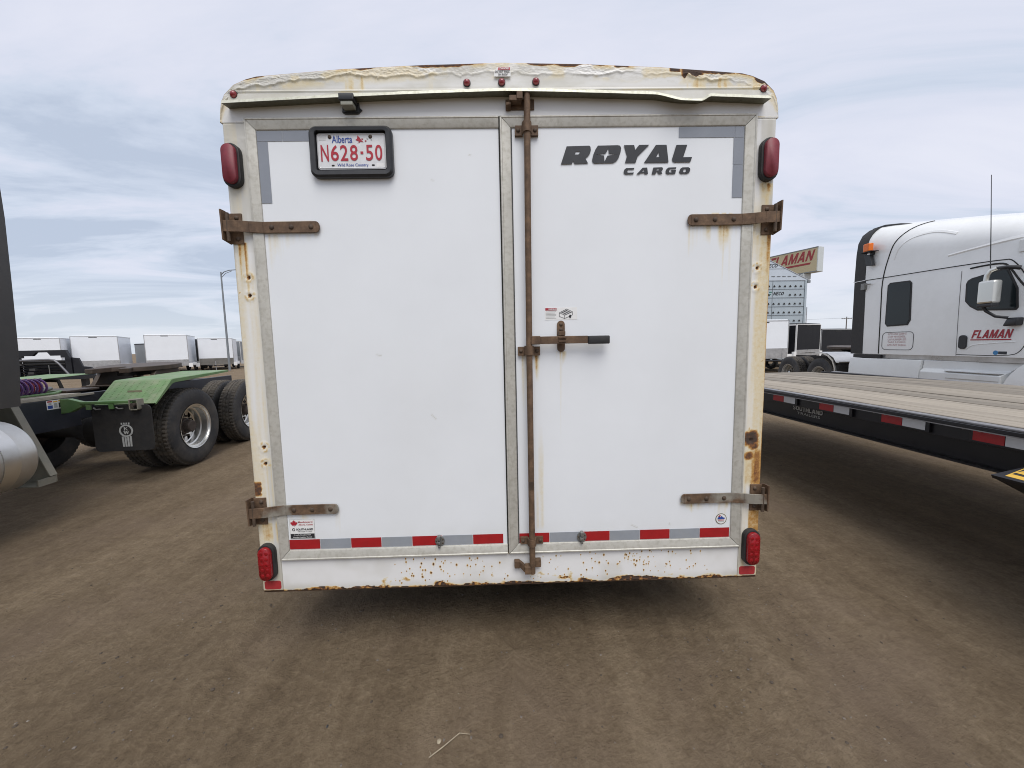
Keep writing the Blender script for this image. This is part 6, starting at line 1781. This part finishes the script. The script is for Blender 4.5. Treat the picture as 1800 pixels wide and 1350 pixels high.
# rear quarter fenders with flaps
for s, x0_ in ((1, 0.0), (-1, 2.44)):
    path = [(1.95, 1.17), (1.6, 1.205), (1.0, 1.215), (0.78, 1.185), (0.58, 1.09), (0.47, 0.96)]
    f = MB(); vs = []
    for y, z in path:
        vs += [(x0_ - s * 0.01, y, z), (x0_ + s * 0.62, y, z), (x0_ + s * 0.62, y + 0.004, z - 0.008), (x0_ - s * 0.01, y + 0.004, z - 0.008)]
    k = len(path)
    f.add(vs, [(4 * i + a, 4 * i + (a + 1) % 4, 4 * i + 4 + (a + 1) % 4, 4 * i + 4 + a) for i in range(k - 1) for a in range(4)] + [(0, 1, 2, 3), (4 * k - 4, 4 * k - 1, 4 * k - 2, 4 * k - 3)])
    fo = f.build('quarter_fender', M_CHROME, WT, smooth=True, angle=40)
    lp = MB(); vs = []
    path2 = [(1.2, 1.215), (0.95, 1.21), (0.74, 1.15), (0.57, 1.03), (0.49, 0.86), (0.46, 0.66)]
    for y, z in path2:
        vs += [(x0_ - s * 0.03, y, z), (x0_ + s * 0.03, y, z), (x0_ + s * 0.03, y + 0.03, z - 0.03), (x0_ - s * 0.03, y + 0.03, z - 0.03)]
    lp.add(vs, [(4 * i + a, 4 * i + (a + 1) % 4, 4 * i + 4 + (a + 1) % 4, 4 * i + 4 + a) for i in range(5) for a in range(4)] + [(0, 1, 2, 3), (20, 23, 22, 21)])
    lp.build('fender_lip', M_CHROME, fo, smooth=True, angle=40)
    MB().box(*sorted((x0_ + s * 0.02, x0_ + s * 0.62)), 0.455, 0.463, 0.25, 0.95).build('mud_flap', M_RUBBER, fo)
    MB().box(*sorted((x0_ + s * 0.02, x0_ + s * 0.62)), 0.43, 0.47, 0.955, 0.985).build('flap_hanger', M_CHROME, fo)
fw2 = copy_tree(fw, WT, (2.44, 0.75, -0.03), (0, 0, 0))

# ------------------------------------------------------------------ enclosed trailers parked further off


def enclosed(label, cx, cy, ang, w, L, z0, z1, body, guard=0.5, group=None, trim=None, nose=0.06, lower=None, tongue=True, dark_edge=False, cat='trailer', slot=True):
    t = empty('enclosed_trailer', (cx, cy, 0), R(ang), label, cat, group)
    b = MB()
    prof = [(0.0, z0), (0.0, z1 - 0.06), (0.05, z1 - 0.012), (w * 0.5, z1), (w - 0.05, z1 - 0.012), (w, z1 - 0.06), (w, z0)]
    b.prism(prof, 0.0, L, 'y')
    b.build('box_body', body, t, bevel=0.03)
    tm = trim or M_GUARD
    for x in (0.0, w):
        s = -1 if x == 0 else 1
        MB().box(*sorted((x - s * 0.02, x + s * 0.012)), -0.012, 0.05, z0, z1 - 0.07).build('corner_trim', tm if not dark_edge else M_BLACKSIDE, t)
        MB().box(*sorted((x + s * 0.002, x + s * 0.02)), 0.05, L, z1 - 0.11, z1 - 0.05).build('roof_rail', tm, t)
        MB().box(*sorted((x + s * 0.002, x + s * 0.02)), 0.05, L, z0, z0 + 0.07).build('sill_rail', tm, t)
        # jeep fender and wheel
        MB().prism([(L * 0.55 - 0.5, z0 - 0.02), (L * 0.55 - 0.42, z0 + 0.22), (L * 0.55 + 0.42, z0 + 0.22), (L * 0.55 + 0.5, z0 - 0.02)], *sorted((x + s * 0.003, x + s * 0.24)), 'x').build('wheel_fender', M_INKWHITE, t)
        MB().lathe(tyre_profile(0.20, 0.33, 0.2), 28, 'x').build('wheel', M_TYRE, t, smooth=True).matrix_local = Matrix.Translation((x + s * 0.22, L * 0.55, 0.33)) @ Matrix.Rotation(0 if s > 0 else math.pi, 4, 'Z')
        # white corner step of the front
        MB().box(*sorted((x - s * 0.02, x + s * 0.22)), -0.02, 0.06, z0 - 0.10, z0 + 0.20).build('corner_fender', M_INKWHITE, t)
    MB().box(0.02, w - 0.02, -0.014, 0.0, z1 - 0.075, z1 - 0.045).build('front_cap', tm, t)
    if guard:
        MB().box(0.015, w - 0.015, -0.014, -0.001, z0, z0 + guard).build('stone_guard', M_GUARD if lower is None else lower, t, bevel=0.003)
    if slot:
        MB().prism(rrect(w * 0.38, w * 0.56, z1 - 0.155, z1 - 0.115, 0.015, 3), -0.010, 0.0, 'y').build('marker_strip', M_RUBBER, t)
    if tongue:
        for s in (-1, 1):
            MB().tube([(w / 2 + s * w * 0.30, 0.1, z0 - 0.06), (w / 2 + s * 0.06, -1.15, z0 - 0.06)], 0.045, 6).build('tongue_beam', M_BLACKSTEEL, t)
        MB().box(w / 2 - 0.06, w / 2 + 0.06, -1.4, -1.1, z0 - 0.08, z0 + 0.02).build('coupler', M_BLACKSTEEL, t, bevel=0.01)
        MB().tube([(w / 2 + 0.02, -1.0, 0.02), (w / 2 + 0.02, -1.0, z0 + 0.30)], 0.03, 8).build('jack', M_GUARD, t, smooth=True)
        MB().box(w / 2 - 0.07, w / 2 + 0.11, -1.08, -0.92, 0.0, 0.02).build('jack_foot', M_GUARD, t)
    return t


GL = 'white enclosed trailers parked in the far row'
enclosed('leftmost white enclosed trailer, behind the black truck bed', -33.56, 25.67, 33, 2.01, 4.2, 0.45, 2.8, M_TRWHITE, 0.55, GL)
enclosed('wide white enclosed trailer between the truck bed and the fifth wheel', -32.35, 27.87, 33, 2.54, 4.0, 0.50, 2.95, M_TRWHITE, 0.55, GL)
enclosed('tall white enclosed trailer behind the fifth wheel, dark strip at its side', -26.93, 27.86, 31, 2.49, 4.0, 0.50, 2.95, M_TRWHITE, 0.50, GL)
enclosed('smaller white enclosed trailer below the street lamp', -25.23, 30.72, 30, 2.34, 4.0, 0.45, 2.7, M_TRWHITE, 0.55, GL, lower=simple('dull_stone_guard', (0.21, 0.20, 0.18), 0.4, metal=0.5, var=0.3, scale=1.2))
enclosed('grey and black enclosed trailer in the gap beside the wide white one', -30.9, 32.6, 60, 2.3, 3.0, 0.45, 2.42, M_TRGREY, 0, None, trim=M_BLACKSIDE, tongue=False, slot=False)
enclosed('far white enclosed trailer just left of the tall white one', -28.35, 30.1, 22, 1.6, 3.0, 0.45, 2.50, M_TRWHITE, 0, None, tongue=False, dark_edge=True)
enclosed('black edged far trailer between the tall and the smaller white trailers', -28.15, 33.4, 20, 0.52, 3.0, 0.5, 2.72, M_BLACKSIDE, 0, None, trim=M_BLACKSIDE, tongue=False, slot=False)
enclosed('pale far trailer seen past the tall white one', -27.4, 34.2, 20, 1.0, 3.0, 0.45, 2.52, M_TRWHITE, 0, None, tongue=False, slot=False)
enclosed('far pale trailer at the edge of the big white trailer', -26.3, 35.8, 20, 0.95, 3.0, 0.45, 2.55, M_TRGREY, 0.6, None, trim=M_INKWHITE, tongue=False, slot=False)
enclosed('white enclosed trailer with bright lower guard under the grain dryer', 11.1, 16.0, 3, 2.2, 4.0, 0.70, 2.52, M_TRWHITE, 0.48, None)
enclosed('black enclosed trailer with white roof trim beside the white truck wheels', 13.72, 16.15, 26, 2.1, 4.2, 0.80, 2.34, M_BLACKSIDE, 0.28, None, trim=M_INKWHITE, tongue=False)
enclosed('low black enclosed trailer partly behind the white truck cab', 16.6, 18.2, 24, 3.4, 4.5, 0.62, 2.12, M_BLACKSIDE, 0, None, trim=M_GUARD, tongue=False)

# ------------------------------------------------------------------ black truck bed with its headache rack
TB = empty('truck_bed', (-16.0, 12.0, 0), R(8), 'black steel truck bed with louvred headache rack and grey tube bow', 'truck bed')
rk = MB()
hd = [(-0.88, 1.50), (-0.80, 1.715), (0.66, 1.715), (0.76, 1.45), (0.50, 1.45), (0.50, 1.52), (0.20, 1.52), (0.12, 1.64), (-0.22, 1.64), (-0.34, 1.52), (-0.66, 1.52), (-0.66, 1.45)]
rk.prism(hd, -0.05, 0.05, 'y')
RK = rk.build('headache_rack', M_BLACKSTEEL, TB)
MB().box(-0.735, 0.615, 0.055, 0.07, 0.80, 1.36).build('backing_plate', M_BLACKSTEEL, RK)
for x0_, x1_, za, zb_ in ((-0.90, -0.74, 0.80, 1.50), (0.62, 0.80, 0.80, 1.45)):
    MB().box(x0_, x1_, -0.05, 0.05, za, zb_).build('rack_post', M_BLACKSTEEL, RK)
MB().prism([(0.82, 0.80), (0.82, 1.44), (1.00, 1.42), (1.10, 1.13), (1.35, 1.10), (1.44, 0.80)], -0.02, 0.04, 'y').build('rack_wing', M_BLACKSTEEL, RK)
for z in (0.86, 0.95, 1.04, 1.13, 1.22, 1.31):
    MB().hexa([(-0.72, -0.04, z), (0.60, -0.04, z), (0.60, 0.03, z + 0.03), (-0.72, 0.03, z + 0.03)], [(-0.72, -0.045, z + 0.022), (0.60, -0.045, z + 0.022), (0.60, 0.025, z + 0.052), (-0.72, 0.025, z + 0.052)]).build('louvre', M_RUBBER if z > 1.2 else M_BLACKSTEEL, RK)
MB().tube([(-0.95, -0.35, 1.32), (-0.55, -0.35, 1.37), (0.40, -0.35, 1.39), (0.56, -0.35, 1.36), (0.68, -0.35, 1.24), (0.95, -0.35, 0.84)], 0.035, 10).build('tube_bow', simple('grey_tube', (0.16, 0.16, 0.17), 0.4, metal=0.5), TB, smooth=True)
MB().tube([(0.36, -0.33, 0.86), (0.36, -0.33, 1.20)], 0.012, 6).build('tie_rod', M_ZINC, TB)
for (x0_, z0_) in ((-0.62, 1.20), (-0.78, 1.03), (-0.80, 0.90), (-0.25, 1.02), (-0.30, 0.90), (-0.34, 0.79)):
    MB().box(x0_, x0_ + 0.17, -0.30, -0.22, z0_, z0_ + 0.075).build('bracket_tab', M_CABDARK, TB)
MB().box(-1.10, 1.45, -0.45, 3.0, 0.70, 0.80).build('bed_deck', M_BLACKSTEEL, TB)
for x in (-0.7, 0.9):
    for y in (0.1, 2.6):
        MB().box(x, x + 0.15, y, y + 0.15, 0.0, 0.70).build('stand_leg', M_BLACKSTEEL, TB)

# ------------------------------------------------------------------ street lamp and utility pole
LP = empty('street_lamp', (-22.3, 30.0, 0), 0, 'tall grey street lamp rising behind the smaller white trailer', 'street lamp')
MB().tube([(0, 0, 0), (0.0, 0, 4), (0.0, 0, 7.82)], [0.085, 0.07, 0.05], 12).build('pole', M_POLE, LP, smooth=True)
MB().tube([(0, 0, 7.60), (0.25, 0, 7.82), (0.65, 0, 7.94), (1.3, 0, 7.98)], 0.035, 8).build('arm', M_POLE, LP, smooth=True)
MB().tube([(0, 0, 7.35), (0.35, 0, 7.70), (0.85, 0, 7.88)], 0.022, 8).build('brace', M_POLE, LP, smooth=True)
MB().box(1.25, 1.95, -0.16, 0.16, 7.90, 8.05).build('lamp_head', M_POLE, LP, bevel=0.05)
UP = empty('utility_pole', (99.9, 110, 0), 0, 'far wooden utility pole with one crossarm above the low black trailer', 'utility pole')
MB().tube([(0, 0, 0), (0, 0, 8.0)], [0.17, 0.11], 8).build('pole', M_WOODPOLE, UP, smooth=True)
MB().box(-1.5, 1.5, -0.07, 0.07, 7.35, 7.50).build('crossarm', M_WOODPOLE, UP)
for x in (-1.35, -0.6, 0.6, 1.35):
    MB().lathe([(0, 0.05), (0.12, 0.07), (0.2, 0.03)], 8, 'z', (x, 0, 7.50)).build('insulator', M_ZINC, UP)
MB().tube([(-60, 2, 7.3), (-30, 1, 7.05), (0, 0, 7.62), (30, 1, 7.0), (60, 2, 7.3)], 0.02, 4).build('wire', M_BLACK, UP)

# ------------------------------------------------------------------ grain dryer
GD = empty('grain_dryer', (17.0, 26.0, 0), R(2.0), 'galvanised grain dryer tower with peaked roof and rows of black vents', 'grain dryer')
W_ = 4.95
bands = [0.0, 0.9, 1.55, 2.17, 2.76, 3.36, 3.97, 4.60, 5.21, 5.80]
for z0_, z1_ in zip(bands[:-1], bands[1:]):
    MB().box(-4.5, W_ - 0.20, 0.0, 0.02, z0_ + 0.012, z1_ - 0.012).build('wall_panel', M_GALV, GD, bevel=0.006)
    MB().box(-4.5, W_ - 0.02, -0.035, -0.001, z1_ - 0.011, z1_ + 0.011).build('panel_rib', M_POLE, GD)
MB().box(-4.5, W_, 0.021, 3.2, 0.0, 5.80).build('tower_core', M_GALV, GD)
MB().box(W_ - 0.185, W_ - 0.03, -0.05, 0.02, 0.0, 5.80).build('corner_post', M_GALV, GD, bevel=0.02)
MB().tube([(W_ + 0.05, -0.02, 0.0), (W_ + 0.05, -0.02, 3.9)], 0.03, 6).build('drain_pipe', M_GUARD, GD)
MB().box(W_ - 0.03, W_ + 0.16, -0.1, 0.05, 5.62, 5.80).build('eave_bracket', M_POLE, GD)
MB().prism([(-4.6, 5.815), (0.0, 8.20), (W_ + 0.06, 5.815)], -0.03, 3.25, 'y').build('gable_roof', M_GALV2, GD)
MB().box(-3.2, 3.22, -0.05, -0.031, 6.62, 6.645).build('panel_rib', M_POLE, GD)
MB().prism([(0.0, 8.22), (W_ + 0.14, 5.82), (W_ + 0.14, 5.78), (0.0, 8.15)], -0.06, -0.0305, 'y').build('verge_trim', M_GUARD, GD)
for zi, (zr, n0) in enumerate(((5.36, 0), (4.75, 0), (4.12, 0), (3.50, 0), (2.90, 0), (2.30, 0))):
    for k in range(9):
        x = 4.47 - k * 0.398
        if zi == 1 and 3 <= k <= 5:
            continue
        MB().prism([(x - 0.085, zr), (x + 0.085, zr), (x, zr + 0.125)], -0.045, -0.0005, 'y').build('vent', M_SHADOWGAP, GD)
for k in range(5):
    x = 3.95 - k * 0.40
    MB().box(x - 0.13, x + 0.13, -0.06, -0.031, 6.08, 6.13).build('roof_vent', M_POLE, GD, bevel=0.01)
for x in (2.36, -0.2):
    MB().box(x, x + 0.02, -0.02, -0.0005, 0.9, 5.78).build('panel_joint', M_POLE, GD)
FG = ((0, -0.003, 0), (1, 0, 0), (0, 0, 1), (0, -1, 0))
block_word('NECO', (2.42, 3.26, 4.77, 5.02), FG, M_INKBLACK, GD, relief=0.004)
MB().box(2.12, 2.32, -0.008, -0.0005, 4.96, 5.03).box(2.10, 2.28, -0.008, -0.0005, 4.80, 4.86).build('lettering', simple('logo_green', (0.03, 0.16, 0.12), 0.4), GD)
FG2 = ((0, -0.034, 0), (1, 0, 0), (0, 0, 1), (0, -1, 0))
block_word('NECO', (1.72, 2.68, 6.72, 6.98), FG2, M_INKBLACK, GD, relief=0.004)

# ------------------------------------------------------------------ tall roadside sign
SG = empty('roadside_sign', (33.8, 40.0, 0), 0, 'tall cream roadside sign with slanted red lettering on a pale pole', 'sign')
dd = Vector((-0.347, 0.938, 0)).normalized(); pp = Vector((dd.y, -dd.x, 0))
Ls = 9.0; th_ = 0.95
def sg(t, w, z): return tuple(dd * t + pp * w + Vector((0, 0, z)))
MB().hexa([sg(0, 0.02, 8.85), sg(Ls, 0.02, 8.85), sg(Ls, th_, 8.85), sg(0, th_, 8.85)], [sg(0, 0.02, 11.48), sg(Ls, 0.02, 11.48), sg(Ls, th_, 11.48), sg(0, th_, 11.48)]).build('cabinet', M_SIGNEND, SG, bevel=0.03)
fc = MB().hexa([sg(0.10, 0.0, 8.95), sg(Ls - 0.1, 0.0, 8.95), sg(Ls - 0.1, 0.019, 8.95), sg(0.10, 0.019, 8.95)], [sg(0.10, 0.0, 11.38), sg(Ls - 0.1, 0.0, 11.38), sg(Ls - 0.1, 0.019, 11.38), sg(0.10, 0.019, 11.38)]).build('sign_face', M_SIGNFACE, SG)
for z in (8.86, 11.40):
    MB().hexa([sg(0, -0.03, z), sg(Ls, -0.03, z), sg(Ls, 0.019, z), sg(0, 0.019, z)], [sg(0, -0.03, z + 0.08), sg(Ls, -0.03, z + 0.08), sg(Ls, 0.019, z + 0.08), sg(0, 0.019, z + 0.08)]).build('face_trim', M_POLE, SG)
FSg = (dd * 0 + pp * -0.004, -dd, Vector((0, 0, 1)), -pp)
block_word('FLAMAN', (-5.35, -0.28, 10.12, 11.22), FSg, M_MAROON, fc, relief=0.006, thick=0.008)
MB().hexa([sg(0.75, -0.012, 9.72), sg(5.4, -0.012, 9.72), sg(5.4, -0.001, 9.72), sg(0.75, -0.001, 9.72)], [sg(0.70, -0.012, 9.92), sg(5.33, -0.012, 9.92), sg(5.33, -0.001, 9.92), sg(0.70, -0.001, 9.92)]).build('underline', M_MAROON, fc)
for t in (1.6, 7.2):
    c_ = dd * t + pp * 0.45
    MB().tube([(c_.x, c_.y, 0), (c_.x, c_.y, 8.85)], [0.36, 0.30], 14).build('pole', M_SIGNEND, SG, smooth=True)
    MB().box(c_.x - 0.45, c_.x + 0.45, c_.y - 0.45, c_.y + 0.45, 8.2, 8.84).build('pole_collar', M_SIGNEND, SG, bevel=0.05)

# ------------------------------------------------------------------ loose things on the dirt
ground_o = bpy.data.objects['ground']
gm_ = ground_o.data
gco = np.zeros(len(gm_.vertices) * 3, np.float32); gm_.vertices.foreach_get('co', gco); gco = gco.reshape(-1, 3)
GXs = np.unique(np.round(gco[:640, 0], 5)); GYs = np.round(gco[::640, 1], 5)
GZ = gco[:, 2].reshape(640, 640)


def gz(x, y):
    i = int(np.clip(np.searchsorted(GYs, y), 1, 639)); j = int(np.clip(np.searchsorted(gco[:640, 0], x), 1, 639))
    return float(max(GZ[i, j], GZ[i - 1, j], GZ[i, j - 1], GZ[i - 1, j - 1]) * 0.5 + 0.5 * GZ[i, j])


def add_pebble(mb, x, y, r, rg, z=None):
    z = gz(x, y) if z is None else z
    vs = []
    a0 = rg.uniform(0, 6.28); sx, sy, sz = rg.uniform(0.7, 1.3), rg.uniform(0.7, 1.2), rg.uniform(0.45, 0.8)
    for dz, rad in ((-0.3, 0.8), (0.35, 0.95)):
        for k in range(5):
            t = a0 + 2 * math.pi * k / 5 + (0.6 if dz > 0 else 0); q = rad * rg.uniform(0.8, 1.15)
            vs.append((x + r * sx * q * math.cos(t), y + r * sy * q * math.sin(t), z + r * sz * dz))
    vs.append((x, y, z + r * sz * rg.uniform(0.85, 1.1)))
    mb.add(vs, [(k, (k + 1) % 5, 5 + (k + 1) % 5, 5 + k) for k in range(5)] + [(5 + k, 5 + (k + 1) % 5, 10) for k in range(5)])


rg = random.Random(3)
for nm, mat_, cnt, rmax in (('gravel', M_STONE, 1500, 0.0075), ('gravel', simple('pale_grit', (0.30, 0.27, 0.23), 0.85, var=0.2), 420, 0.005), ('gravel', simple('dark_clod', (0.075, 0.058, 0.043), 0.95, var=0.3), 900, 0.010)):
    mb = MB()
    for _ in range(cnt):
        d = rg.random() ** 1.6 * 5.5 + 0.25; a = rg.uniform(-1.25, 1.25)
        x, y = d * math.sin(a), -1.842 + d * math.cos(a)
        if rg.random() < 0.35:
            x = rg.choice((-1.35, 1.0, 1.45, -1.9)) + rg.gauss(0, 0.12)
        add_pebble(mb, x, y, rmax * (0.25 + 0.75 * rg.random() ** 2.2), rg)
    tag(mb.build(nm, mat_, smooth=False), kind='stuff')
z0_ = gz(-0.28, -0.47)
t_ = empty('straw_stalk', (-0.28, -0.47, z0_), 0, 'broken dry straw stalk lying on the dirt in front of the trailer', 'stalk')
MB().tube([(-0.057, -0.046, 0.004), (-0.01, -0.012, 0.007), (0.05, 0.036, 0.012)], [0.0024, 0.0022, 0.0018], 6).build('stem', M_STRAW, t_, smooth=True)
MB().tube([(0.05, 0.036, 0.012), (0.07, 0.037, 0.007), (0.091, 0.037, 0.004)], [0.0016, 0.0014, 0.001], 6).build('stem_tip', M_STRAW, t_, smooth=True)
MB().tube([(-0.05, -0.04, 0.006), (-0.058, -0.025, 0.007)], [0.0014, 0.0008], 5).build('leaf_stub', M_STRAW, t_, smooth=True)
mb = MB(); add_pebble(mb, 0, 0, 0.0075, rg, 0.0)
o = mb.build('pebble', M_INKBLACK); o.location = (-0.782, -0.377, gz(-0.782, -0.377) + 0.003)
tag(o, 'single small black pebble on the dirt left of the straw stalk', 'pebble')
mb = MB(); add_pebble(mb, 0, 0, 0.0105, rg, 0.0)
o = mb.build('pebble', M_STRAW); o.location = (-0.308, -0.456, gz(-0.308, -0.456) + 0.002)
tag(o, 'flat pale pebble lying against the straw stalk', 'pebble')
